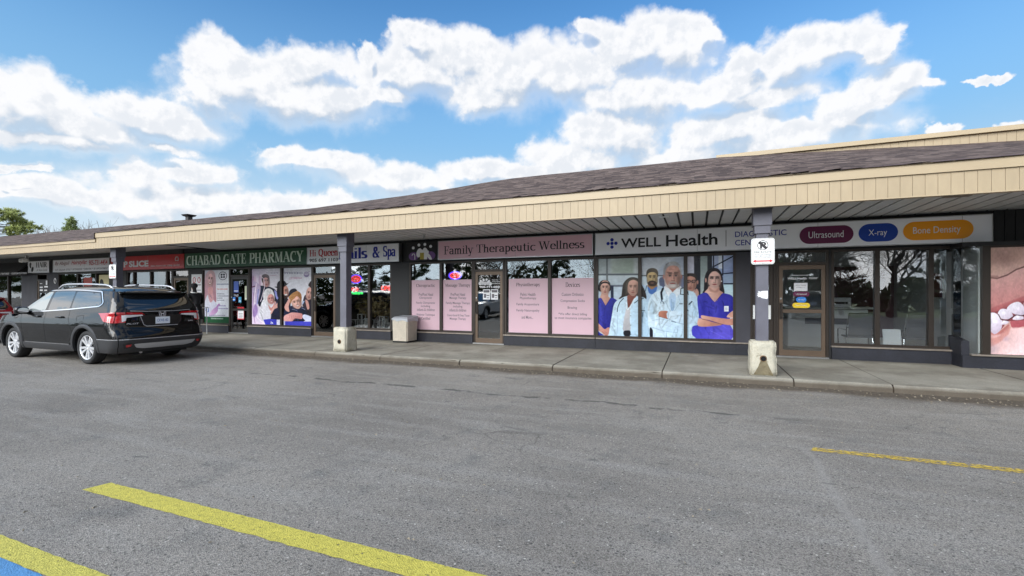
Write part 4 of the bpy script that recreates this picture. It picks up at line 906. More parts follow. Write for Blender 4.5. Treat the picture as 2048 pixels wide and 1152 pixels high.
# push bars of the clinic side door
for a, lb in ((1508.5, 'white upright push handle on glass side door, left of post'), (1538.5, 'white upright push handle on glass side door, right of post')):
    cx, Y = X(a, WY - .06), WY - .10
    t = thing('push_handle', lb, 'door handle', (cx, Y, .95), 'white push handles'); p = MB(); p.box(cx - .03, cx + .03, Y, Y + .02, .98, 1.30, .006); p.build('grip', C_['whitepaint'], t)
    p = MB(); p.box(cx - .012, cx + .012, Y + .0205, WY - .02, 1.00, 1.03); p.box(cx - .012, cx + .012, Y + .0205, WY - .02, 1.25, 1.28); p.build('bracket', C_['alu'], t)
# ------------------------------------------------------------------ post signs, concrete blocks, litter bin
def parking_sign(xc, lb):
    y = PY_ - .062; z0, z1 = Z(1525, 528.5, y), Z(1525, 476.5, y); h = z1 - z0; w = h * .80
    t = thing('parking_sign', lb, 'road sign', (xc, y, z0), 'no parking signs on the posts')
    p = MB(); r = .045; pts = []
    for (cx, cz, a) in ((w / 2 - r, h - r, 0), (-w / 2 + r, h - r, 90), (-w / 2 + r, r, 180), (w / 2 - r, r, 270)):
        pts += [(xc + cx + r * math.cos(R(a + d)), z0 + cz + r * math.sin(R(a + d))) for d in range(0, 91, 15)]
    p.prism(pts, 'y', y, y + .003); p.build('plate', C_['whitepaint'], t)
    cxm = sum(q[0] for q in pts) / len(pts); czm = sum(q[1] for q in pts) / len(pts)
    def ring(k0, k1): return [(cxm + (a - cxm) * k0, czm + (b - czm) * k0) for a, b in pts], [(cxm + (a - cxm) * k1, czm + (b - czm) * k1) for a, b in pts]
    o_, i_ = ring(.955, .93); n = len(pts); p = MB(); p.add([(a, y - .001, b) for a, b in o_ + i_], [(k, (k + 1) % n, n + (k + 1) % n, n + k) for k in range(n)]); p.build('border_line', C_['ink'], t)
    zc = z0 + h * .73; rr = h * .19
    letters(t, 'P', xc - rr * .5, xc + rr * .62, zc - rr * .68, zc + rr * .68, y - .001, C_['ink'], bold=.03)
    p = MB(); n = 32; p.add([(xc + k * rr * math.cos(2 * math.pi * i / n), y - .0016, zc + k * rr * math.sin(2 * math.pi * i / n)) for k in (1, .87) for i in range(n)], [(i, (i + 1) % n, n + (i + 1) % n, n + i) for i in range(n)])
    p.build('circle', C_['ink'], t)
    s = rr * .66; q = .016; p = MB(); p.quad((xc - s - q, y - .0022, zc + s - q), (xc - s + q, y - .0022, zc + s + q), (xc + s + q, y - .0022, zc - s + q), (xc + s - q, y - .0022, zc - s - q)); p.build('slash', C_['ink'], t)
    for s_, k, hh in (('FIRE ROUTE', .43, .06), ('VEHICLES PARKED', .35, .035), ('WILL BE TAGGED', .29, .035), ('AND/OR TOWED AWAY', .23, .035)): letters(t, s_, xc - w * .38, xc + w * .38, z0 + h * k, z0 + h * (k + hh * 1.25), y - .001, C_['ink'] if hh > .05 else C_['inkgrey'], bold=.01)
    p = MB(); zc = z0 + h * .125; b_ = w * .30; hh = .012
    p.add([(xc - b_, y - .001, zc - hh), (xc + b_, y - .001, zc - hh), (xc + b_, y - .001, zc + hh), (xc - b_, y - .001, zc + hh), (xc - b_, y - .001, zc - .03), (xc - b_, y - .001, zc + .03), (xc - b_ - .05, y - .001, zc), (xc + b_, y - .001, zc - .03), (xc + b_, y - .001, zc + .03), (xc + b_ + .05, y - .001, zc)], [(0, 1, 2, 3), (4, 5, 6), (7, 9, 8)]); p.build('red_arrow', C_['redink'], t)
    for zz in (z0 + .03, z1 - .03): p = MB(); p.lathe([(0, -.006), (.009, -.005), (.011, 0)], 10, 'y', (xc, y, zz)); p.build('bolt', C_['alu'], t)
    p = MB(); p.box(xc - .02, xc + .02, y + .0035, PY_ - .001, z0 + .02, z1 - .02); p.build('bracket', C_['alu'], t)
parking_sign(1.07, 'white no parking sign on the post by the clinic door'); parking_sign(-17.72, 'white no parking sign on the post beyond the black car')
def block(xc, lb, seed, s=.41, h=.60):
    random.seed(seed); bm = bmesh.new(); bmesh.ops.create_cube(bm, size=1)
    for v in bm.verts:
        k = .97 if v.co.z > 0 else 1.03; v.co = Vector((v.co.x * s * k, v.co.y * s * k, (v.co.z + .5) * h))
    bmesh.ops.bevel(bm, geom=bm.edges[:], offset=.018, segments=2, affect='EDGES'); bmesh.ops.subdivide_edges(bm, edges=bm.edges[:], cuts=5, use_grid_fill=True)
    chips = [Vector((random.choice((-1, 1)) * s / 2, -s / 2 * random.choice((1, 1, -1)), random.uniform(.05, h))) for _ in range(7)] + [Vector((random.uniform(-.2, .2), -s / 2, h)) for _ in range(3)]
    for v in bm.verts:
        for c in chips:
            d_ = (v.co - c).length
            if d_ < .07: v.co += (Vector((0, 0, .3)) - v.co).normalized() * (.07 - d_) * .35
        v.co += Vector((random.gauss(0, .002), random.gauss(0, .002), random.gauss(0, .002) if v.co.z > .02 else 0))
    me = bpy.data.meshes.new('block'); bm.to_mesh(me); bm.free()
    t = thing('concrete_block', lb, 'concrete block', (xc, PY_ + .07, .122), 'concrete blocks round the posts')
    o = link('block', me, C_['concrete'], t, True, local=True); 
    zc = .30 if seed == 1 else .245
    p = MB(); p.lathe([(0, -s / 2 - .012), (.042, -s / 2 - .012)], 18, 'y', (0, 0, zc)); p.build('hole', C_['hole'], t, local=True)
    if seed == 1:                             # rust and damp below the drain hole
        p = MB(); pts = [(-.05, zc - .03), (.05, zc - .03), (.11, zc - .14), (.19, .015), (-.19, .015), (-.10, zc - .14)]; p.add([(a * .8, -s / 2 - .009, b) for a, b in pts], [tuple(range(6))]); p.build('damp_stain', mat('damp_concrete', srgb(112, 102, 78), .7, var=.3, vscale=14, fine=.2, dirt=(srgb(84, 72, 46), 12, .5, .8)), t, local=True)
    p = MB(); p.lathe([(.044, -s / 2 - .004), (.044, -s / 2 - .014), (.052, -s / 2 - .011), (.056, -s / 2 - .002)], 18, 'y', (0, 0, zc)); p.build('hole_rim', mat('rusty_rim', srgb(110, 80, 52), .9, var=.3), t, local=True)
block(1.07, 'tall off-white concrete block round the post by the clinic door', 1); block(-8.28, 'off-white concrete block round the post beside the litter bin', 2); block(-17.72, 'concrete block round the post hidden behind the black car', 3)
# torn white sticker on the clinic post
t = thing('torn_sticker', 'torn white sticker half way up the clinic post', 'sticker', (1.07, PY_, 1.5)); y = PY_ - .0015
pts = [(1.0, 1.60), (1.05, 1.585), (1.06, 1.60), (1.155, 1.605), (1.158, 1.50), (1.17 - .02, 1.46), (1.07, 1.475), (1.03, 1.50), (1.0, 1.49), (1.01, 1.515), (.985, 1.52), (1.005, 1.545), (.99, 1.56), (1.015, 1.575)]
p = MB(); p.prism(pts, 'y', y, y + .001); p.build('paper', C_['whitepaint'], t)
# litter bin
BXc, BYc = -8.08, 11.62
t = thing('litter_bin', 'square pebbled concrete litter bin with grey plastic lid', 'litter bin', (BXc, BYc, .134)); h = .27
bm = bmesh.new(); bmesh.ops.create_cube(bm, size=1)
for v in bm.verts: k = 1.0 if v.co.z > 0 else .95; v.co = Vector((v.co.x * 2 * h * k, v.co.y * 2 * h * k, .05 + (v.co.z + .5) * .60))
bmesh.ops.bevel(bm, geom=[e for e in bm.edges if abs(e.verts[0].co.z - e.verts[1].co.z) > .3], offset=.028, segments=2, affect='EDGES')
me = bpy.data.meshes.new('bin_body'); bm.to_mesh(me); bm.free(); link('bin_body', me, C_['aggregate'], t, local=True)
p = MB(); p.box(-h * .93, h * .93, -h * .93, h * .93, 0, .049); p.build('base', C_['black'], t, local=True)
v = [(-h, -h, .651), (h, -h, .651), (h, h, .651), (-h, h, .651), (-h - .012, -h - .012, .70), (h + .012, -h - .012, .70), (h + .012, h + .012, .76), (-h - .012, h + .012, .76), (-h + .05, -h + .05, .755), (h - .05, -h + .05, .755), (h - .05, h - .05, .785), (-h + .05, h - .05, .785)]
p = MB(); p.add(v, [(0, 1, 5, 4), (1, 2, 6, 5), (2, 3, 7, 6), (3, 0, 4, 7), (4, 5, 9, 8), (5, 6, 10, 9), (6, 7, 11, 10), (7, 4, 8, 11), (8, 9, 10, 11)]); p.build('lid', C_['plastic'], t, local=True)
p = MB(); p.add([(-h - .01, -h - .014, .705), (-h * .3, -h - .016, .62), (h * .4, -h - .016, .66), (h + .014, -h - .014, .61), (h + .014, -h - .014, .705)], [(0, 1, 2, 3, 4)]); p.add([(h + .015, -h - .013, .61), (h + .017, 0, .64), (h + .015, h, .60), (h + .013, h, .74), (h + .013, -h, .705)], [(0, 1, 2, 3, 4)]); p.build('bin_liner', mat('clear_plastic_liner', srgb(178, 180, 184), .2, spec=.7), t, local=True)
# roof vent
vx, vy = X(378, 12.9), 12.9; vz = ridge(vx) - .02
t = thing('roof_vent', 'small black flared vent on the shingle ridge', 'roof vent', (vx, vy, vz))
p = MB(); p.box(-.09, .09, -.09, .09, -.1, .10); p.build('vent_body', mat('dark_vent_metal', srgb(46, 42, 40), .6), t, local=True)
p = MB(); v = []
for k, z in ((.09, .102), (.16, .13), (.20, .19), (.18, .19), (.09, .13)): v += [(-k, -k, z), (k, -k, z), (k, k, z), (-k, k, z)]
p.add(v, [(4 * a + b, 4 * a + (b + 1) % 4, 4 * a + 4 + (b + 1) % 4, 4 * a + 4 + b) for a in range(4) for b in range(4)] + [(16, 17, 18, 19)]); p.build('vent_cap', mat('black_vent_metal', srgb(26, 25, 26), .5), t, local=True)
# spotlights under the far canopy
t = thing('spotlight', 'twin white flood lamp under the far canopy', 'lamp', (X(47, 11.3), 11.3, 3.0)); 
for dx in (-.12, .16): p = MB(); p.lathe([(0, -.1), (.08, -.09), (.10, 0), (.07, .07), (.03, .12), (0, .13)], 16, 'y', (dx, 0, .1)); p.build('lamp_head', C_['whitepaint'], t, local=True, smooth=True)
p = MB(); p.box(-.06, .06, .06, .16, .18, .329); p.build('bracket', C_['alu'], t, local=True)
# ------------------------------------------------------------------ things inside the clinic
def chair(px, y, lb):
    xc = X(px, y); t = thing('waiting_chair', lb, 'chair', (xc, y, FLOOR), 'chairs in the clinic window')
    for s in (-.24, .24):
        p = MB(); p.tube([(s, -.02, .43), (s * 1.05, -.05, .60), (s * .92, -.14, .98)], .012, 8); p.tube([(s * 1.05, -.05, .60), (s * 1.25, .30, .62), (s * 1.25, .42, .60), (s * 1.2, .42, .0)], .012, 8); p.tube([(s, -.02, .43), (s * 1.2, -.12, 0)], .012, 8); p.build('leg', C_['chrome'], t, local=True)
    p = MB(); p.tube([(-.22, -.14, .98), (.22, -.14, .98)], .012, 8); p.tube([(-.245, -.06, .66), (.245, -.06, .66)], .010, 8); p.build('back_rail', C_['chrome'], t, local=True)
    p = MB(); p.prism([(-.04, .48), (-.13, .965), (-.12, .965), (-.03, .48)], 'x', -.215, .215); p.build('backrest', C_['chairgrey'], t, local=True)
    p = MB(); p.box(-.24, .24, -.02, .42, .43, .465, .01); p.build('seat', C_['chairgrey'], t, local=True)
chair(1718, 12.55, 'grey mesh chair with chrome frame behind left clinic pane'); chair(1835, 12.55, 'grey mesh chair with chrome frame behind middle clinic pane')
t = thing('leaflet_stand', 'white sheet on small easel behind the clinic glass', 'leaflet stand', (X(1785, 12.25), 12.25, KNEE))
p = MB(); p.prism([(0, 0.0), (.06, .36), (.068, .36), (.01, 0)], 'x', -.16, .16); p.build('sheet', C_['white'], t, local=True); p = MB(); p.box(-.02, .02, .01, .14, 0, .012); p.build('foot', C_['alu'], t, local=True)
t = thing('reception_desk', 'white reception desk with rounded top at back of clinic', 'desk', (X(1690, 14.4), 14.4, FLOOR))
p = MB(); p.box(-1.3, .5, 0, .7, 0, 1.02, .03); p.build('desk_body', C_['white'], t, local=True); p = MB(); p.box(-1.4, .7, -.1, .8, 1.021, 1.07, .015); p.build('desk_top', C_['whitepaint'], t, local=True); p = MB(); p.box(-.9, .2, -.012, -.002, .62, .78, .003); p.build('name_strip', C_['inkgrey'], t, local=True)
t = thing('desk_printer', 'white printer standing on the reception desk', 'printer', (X(1690, 14.4), 14.6, FLOOR + 1.072)); p = MB(); p.box(-.3, .15, -.15, .2, 0, .25, .02); p.build('printer_body', C_['white'], t, local=True); p = MB(); p.box(-.22, .07, -.165, -.151, .08, .14); p.build('paper_slot', C_['ink'], t, local=True)
xw = X(1735, 15.8); t = thing('wall_panel', 'large dark maroon panel on clinic back wall', 'wall panel', (xw, 15.85, FLOOR + .2)); p = MB(); p.box(-1.1, 1.1, 0, .04, 0, 2.0); p.build('board', mat('maroon_board', srgb(96, 50, 60), .5, var=.2, vscale=2), t, local=True)
p = MB(); p.box(-1.1, 1.1, -.01, .0, 2.0, 2.04); p.build('trim', C_['alu'], t, local=True)
t = thing('wall_picture', 'small maroon picture on the right clinic wall', 'picture', (X(1969, 11.55) - .035, 13.4, 1.45)); p = MB(); p.box(-.03, 0, -.4, .4, 0, .6); p.build('frame', C_['whitepaint'], t, local=True); p = MB(); p.box(-.034, -.031, -.37, .37, .03, .57); p.build('print', mat('maroon_print', srgb(120, 60, 66), .5), t, local=True)
for px, y, lb in ((1884, 13.2, 'thin white upright pole behind right clinic pane'), (1915, 12.6, 'white fluorescent tube standing behind bay glass')):
    t = thing('white_pole', lb, 'pole', (X(px, y), y, FLOOR)); p = MB(); p.tube([(0, 0, .02), (-.03, 0, 2.1)], .022, 8); p.build('tube', C_['whitepaint'], t, local=True); p = MB(); p.lathe([(0, 0), (.10, 0), (.09, .02), (0, .02)], 16); p.build('foot', C_['whitepaint'], t, local=True)
# lanterns and dried flowers in the nail salon window
random.seed(12)
for i, (px, h_, w_) in enumerate(((700, .2, .14), (711, .28, .2), (723.5, .46, .17), (733, .30, .16), (748, .3, .15), (757, .26, .2), (768, .40, .18), (779, .2, .2))):
    y = 12.2; t = thing('lantern', ['low open frame lantern', 'square frame lantern', 'tall frame lantern', 'mid height frame lantern', 'narrow frame lantern', 'broad frame lantern', 'tall narrow frame lantern', 'lowest frame lantern'][i] + [' at left end of salon sill', ' second on salon sill', ' left of salon mullion', ' close to salon mullion', ' right of salon mullion', ' under the dried flowers', ' near right end of salon sill', ' beside the litter bin'][i], 'lantern', (X(px, y), y, KNEE + .002), 'lanterns on the salon sill')
    p = MB(); a = w_ / 2
    for sx in (-a, a):
        for sy in (-a, a): p.box(sx - .012, sx + .012, sy - .012, sy + .012, 0, h_)
    p.build('frame', C_['alu'], t, local=True); p = MB(); p.box(-a - .015, a + .015, -a - .015, a + .015, h_ + .001, h_ + .02); p.build('lid', C_['alu'], t, local=True); p = MB(); p.box(-a - .015, a + .015, -a - .015, a + .015, -.001 - .0, .012) if False else p.lathe([(0, .001), (.04, .001), (.04, .09), (0, .09)], 12); p.build('candle', C_['white'], t, local=True)
for px, lb, c in ((735, 'bushy dried flower arrangement behind salon mullion', srgb(120, 104, 60)), (770, 'pale dried flower arrangement in right salon pane', srgb(150, 134, 96))):
    y = 12.6; t = thing('dried_flowers', lb, 'flowers', (X(px, y), y, FLOOR)); p = MB(); p.lathe([(0, 0), (.12, 0), (.16, .3), (.09, .55), (.11, .62)], 16); p.build('vase', C_['whitepaint'], t, local=True, smooth=True)
    p = MB(); q = MB()
    for k in range(60):
        a, b = random.uniform(0, 6.28), random.uniform(.1, .55); e = Vector((math.cos(a) * b, math.sin(a) * b * .6, .62 + random.uniform(.1, .7))); p.tube([(0, 0, .55), tuple(e * .6 + Vector((0, 0, .25))), tuple(e)], .006, 4)
        for j in range(4):
            c0 = e + Vector((random.gauss(0, .05), random.gauss(0, .04), random.gauss(0, .05))); u = Vector((random.gauss(0, 1), random.gauss(0, 1), random.gauss(0, 1))).normalized() * .045; w2 = u.orthogonal().normalized() * .03; q.add([c0 - u, c0 + w2, c0 + u, c0 - w2], [(0, 1, 2, 3)])
    p.build('stems', mat('dry_stem', srgb(110, 92, 60), .8), t, local=True); q.build('blooms', mat('dry_bloom_' + ('a' if px == 735 else 'b'), c, .8, var=.3, vscale=12), t, local=True)
# ------------------------------------------------------------------ printed window posters: flat artwork stored as colours on a fine mesh
def homog(src, dst):
    A = []
    for (x, y), (u, v) in zip(src, dst):
        A.append([x, y, 1, 0, 0, 0, -u * x, -u * y, -u]); A.append([0, 0, 0, x, y, 1, -v * x, -v * y, -v])
    return np.linalg.svd(np.array(A, float))[2][-1].reshape(3, 3)
class Art:
    """paints in the coordinates of the sketch it was drawn from, on a grid that covers the real sheet"""
    def __init__(s, quad, w, h, bg):
        s.w, s.h = w, h; H = homog([(0, 0), (1, 0), (1, 1), (0, 1)], quad)
        u, v = np.meshgrid((np.arange(w) + .5) / w, (np.arange(h) + .5) / h)
        p = np.stack([u, v, np.ones_like(u)], -1) @ H.T
        s.x, s.y = p[..., 0] / p[..., 2], p[..., 1] / p[..., 2]
        s.img = np.empty((h, w, 3)); s.img[:] = bg; s.px = abs(s.x[0, 1] - s.x[0, 0])
        s.rng = np.random.default_rng(5)
    def noise(s, n, seed=0):
        r = np.random.default_rng(seed); g = r.random((n + 2, n + 2)); yy, xx = np.linspace(0, n, s.h), np.linspace(0, n, s.w)
        yi, xi = np.minimum(yy.astype(int), n), np.minimum(xx.astype(int), n); fy, fx = (yy - yi)[:, None], (xx - xi)[None]
        fy, fx = fy * fy * (3 - 2 * fy), fx * fx * (3 - 2 * fx); a = g[np.ix_(yi, xi)]; b = g[np.ix_(yi, xi + 1)]; c = g[np.ix_(yi + 1, xi)]; d = g[np.ix_(yi + 1, xi + 1)]
        return (a * (1 - fx) + b * fx) * (1 - fy) + (c * (1 - fx) + d * fx) * fy - .5
    def photo(s, k, seed):
        """print-like tonal variation: cloth folds, soft light, grain"""
        a = s.noise(14, seed); b = s.noise(34, seed + 1); d = s.noise(70, seed + 2)
        fold = np.sin((s.x / (s.px * 9) + a * 9 + s.y / (s.px * 26))) * .5 + np.sin((s.x / (s.px * 5) - s.y / (s.px * 7) + b * 8)) * .35
        sat = s.img.max(-1) - s.img.min(-1); v = 1 + k * (.055 * fold * (.4 + b) + (.05 * a + .06 * b + .07 * d) * 1.2)
        im = s.img * v[..., None]; m = im.mean(-1, keepdims=True); im = 128 + (im - 128) * 1.06; s.img = im + (im - m) * -.06
    def folds(s, box, n, ref, seed, tol=60, lean=0.):
        """creases over cloth near the colour ref"""
        rr = random.Random(seed); x0, y0, x1, y1 = box; near = np.clip(1.4 - np.abs(s.img - np.array(ref, float)).max(-1) / tol, 0, 1)
        for i in range(n):
            x, y = rr.uniform(x0, x1), rr.uniform(y0, y1); L = rr.uniform(.06, .22) * (y1 - y0); a = rr.gauss(1.45 + lean, .45); p = [(x, y), (x + math.cos(a) * L * .5 + rr.gauss(0, 8), y + math.sin(a) * L * .5), (x + math.cos(a) * L, y + math.sin(a) * L)]
            d = np.full(s.x.shape, 1e9)
            for (ax, ay), (bx_, by_) in zip(p[:-1], p[1:]):
                dx, dy = bx_ - ax, by_ - ay; t = np.clip(((s.x - ax) * dx + (s.y - ay) * dy) / (dx * dx + dy * dy or 1), 0, 1); d = np.minimum(d, (s.x - ax - t * dx) ** 2 + (s.y - ay - t * dy) ** 2)
            wd = rr.uniform(1.2, 3.2) * s.px; m_ = np.exp(-d / (wd * wd)) * near * rr.uniform(.18, .5); k = rr.choice((.62, .72, 1.14)); s.img = s.img * (1 - m_[..., None] * (1 - k))
    def put(s, m, c, c2=None, ax=None):
        c = np.array(c, float)
        if c2 is not None:
            (x0, y0, x1, y1) = ax; d = (x1 - x0) ** 2 + (y1 - y0) ** 2
            t = np.clip(((s.x - x0) * (x1 - x0) + (s.y - y0) * (y1 - y0)) / d, 0, 1)[..., None]; c = c * (1 - t) + np.array(c2, float) * t
        s.img = s.img * (1 - m[..., None]) + c * m[..., None]
    def _poly(s, pts, soft):
        X_, Y_ = s.x, s.y; ins = np.zeros(X_.shape, bool); dist = np.full(X_.shape, 1e9)
        n = len(pts)
        for i in range(n):
            (x0, y0), (x1, y1) = pts[i], pts[(i + 1) % n]
            if y0 != y1: ins ^= ((y0 > Y_) != (y1 > Y_)) & (X_ < (x1 - x0) * (Y_ - y0) / (y1 - y0) + x0)
            dx, dy = x1 - x0, y1 - y0; L2 = dx * dx + dy * dy or 1; t = np.clip(((X_ - x0) * dx + (Y_ - y0) * dy) / L2, 0, 1)
            dist = np.minimum(dist, (X_ - x0 - t * dx) ** 2 + (Y_ - y0 - t * dy) ** 2)
        sd_ = np.sqrt(dist) * np.where(ins, 1, -1); return np.clip(sd_ / soft + .5, 0, 1)
    def poly(s, pts, c, c2=None, ax=None, soft=None, smooth=True, a=1.):
        if smooth and len(pts) > 2:
            q = []; n = len(pts)
            for i in range(n):
                p0, p1, p2, p3 = (np.array(pts[(i + k) % n], float) for k in (-1, 0, 1, 2))
                for t in (0, .33, .67): q.append(tuple(.5 * (2 * p1 + (p2 - p0) * t + (2 * p0 - 5 * p1 + 4 * p2 - p3) * t * t + (3 * p1 - p0 - 3 * p2 + p3) * t ** 3)))
            pts = q
        s.put(s._poly(pts, soft or s.px * 1.3) * a, c, c2, ax)
    def ell(s, cx, cy, rx, ry, c, rot=0, soft=None, a=1., c2=None, ax=None):
        r = R(rot); u = ((s.x - cx) * math.cos(r) + (s.y - cy) * math.sin(r)) / rx; v = (-(s.x - cx) * math.sin(r) + (s.y - cy) * math.cos(r)) / ry
        k = (soft or s.px * 1.3) / min(rx, ry); s.put(np.clip((1 - np.sqrt(u * u + v * v)) / k + .5, 0, 1) * a, c, c2, ax)
    def line(s, pts, wd, c, a=1.):
        d = np.full(s.x.shape, 1e9)
        for (x0, y0), (x1, y1) in zip(pts[:-1], pts[1:]):
            dx, dy = x1 - x0, y1 - y0; t = np.clip(((s.x - x0) * dx + (s.y - y0) * dy) / (dx * dx + dy * dy or 1), 0, 1); d = np.minimum(d, (s.x - x0 - t * dx) ** 2 + (s.y - y0 - t * dy) ** 2)
        s.put(np.clip((wd / 2 - np.sqrt(d)) / (s.px * 1.2) + .5, 0, 1) * a, c)
    def rect(s, x0, y0, x1, y1, c, c2=None, ax=None, soft=None, a=1.): s.poly([(x0, y0), (x1, y0), (x1, y1), (x0, y1)], c, c2, ax, soft, False, a)
    def face(s, cx, cy, rx, ry, skin, rot=0, dark=.55, eye=(50, 34, 30), lip=(160, 80, 76), brow=(60, 45, 38), smile=0, turn=0., nohair=True):
        r = R(rot); sk = np.array(skin, float)
        P = lambda u, v: (cx + u * rx * math.cos(r) - v * ry * math.sin(r), cy + u * rx * math.sin(r) + v * ry * math.cos(r))
        s.poly([P(*q) for q in ((0, -1), (.62, -.86), (.96, -.35), (.95, .1), (.80, .52), (.45, .88), (0, 1.02), (-.45, .88), (-.80, .52), (-.95, .1), (-.96, -.35), (-.62, -.86))], sk * 1.05, sk * .84, (*P(-.7 + turn, -.3), *P(1.0, .5)))
        e = lambda u, v, a, b, c, al, so=None: s.ell(*P(u + turn, v), a * rx, b * ry, c, rot, (so or .12) * rx, al)
        e(0, -.55, .55, .28, sk * 1.12, .55, .3); e(-.38, .22, .24, .18, sk * 1.10, .5, .25); e(.42, .22, .2, .18, sk * 1.05, .5, .25)
        e(-.62, .45, .2, .3, sk * .8, .45, .3); e(.70, .3, .26, .55, sk * .62, .75, .3); e(-.86, .1, .14, .6, sk * .80, .6, .2)
        for u in (-.36, .36):
            e(u, -.09, .25, .11, sk * .62, .75, .15); e(u, -.24, .27, .05, brow, .95, .07); e(u, -.06, .17, .055, (225, 215, 210), .5, .06); e(u, -.06, .09, .06, eye, 1, .05); e(u, -.11, .18, .02, eye, .8, .05)
        e(.13, .14, .09, .28, sk * .70, .75, .12); e(-.04, .12, .05, .24, sk * 1.18, .6, .1); e(0, .345, .18, .05, sk * .45, .85, .08); e(0, .80, .5, .10, sk * .80, .5, .2); e(0, .30, .12, .07, sk * 1.08, .6, .08)
        if smile: e(0, .58, .34, .11, lip, 1, .06); e(0, .56, .27, .06, (240, 236, 232), 1, .05)
        else: e(0, .57, .30, .075, np.array(lip) * .9, 1, .06); e(0, .565, .28, .016, sk * .45, .8, .04)
        e(0, .70, .16, .04, sk * .8, .5, .1)
def art_mesh(name, art, u0, u1, x0, x1, z0, z1, Y, parent, grain=.05):
    """the part of the artwork between u0 and u1 as one sheet"""
    i0, i1 = int(round(u0 * art.w)), int(round(u1 * art.w)); im = art.img[:, i0:i1]; h, w = im.shape[:2]
    im = np.clip(im * .94, 0, 255) / 255; lin = np.where(im <= .04045, im / 12.92, ((im + .055) / 1.055) ** 2.4)
    xs, zs = np.linspace(x0, x1, w + 1), np.linspace(z1, z0, h + 1); g = np.empty((h + 1, w + 1, 3)); g[..., 0] = xs[None]; g[..., 1] = Y; g[..., 2] = zs[:, None]
    me = bpy.data.meshes.new(name); nv, nf = (h + 1) * (w + 1), h * w
    me.vertices.add(nv); me.vertices.foreach_set('co', g.reshape(-1).astype(np.float32))
    idx = np.arange(nv).reshape(h + 1, w + 1); q = np.stack([idx[1:, :-1], idx[1:, 1:], idx[:-1, 1:], idx[:-1, :-1]], -1).reshape(-1)
    me.loops.add(nf * 4); me.loops.foreach_set('vertex_index', q.astype(np.int32)); me.polygons.add(nf); me.polygons.foreach_set('loop_start', np.arange(0, nf * 4, 4, dtype=np.int32))
    try: me.polygons.foreach_set('loop_total', np.full(nf, 4, np.int32))
    except Exception: pass
    pad = np.pad(lin, ((0, 1), (0, 1), (0, 0)), mode='edge'); ca = np.ones((nv, 4), np.float32); ca[:, :3] = pad.reshape(-1, 3)
    at = me.color_attributes.new('print', 'FLOAT_COLOR', 'POINT'); at.data.foreach_set('color', ca.reshape(-1)); me.update(); me.validate()
    return link(name, me, PRINT, parent)
PRINT = bpy.data.materials.new('printed_film'); PRINT.use_nodes = True
_n = PRINT.node_tree.nodes; _a = _n.new('ShaderNodeAttribute'); _a.attribute_name = 'print'; PRINT.node_tree.links.new(_a.outputs['Color'], _n['Principled BSDF'].inputs['Base Color']); _n['Principled BSDF'].inputs['Roughness'].default_value = .22; _n['Principled BSDF'].inputs['Specular IOR Level'].default_value = .35
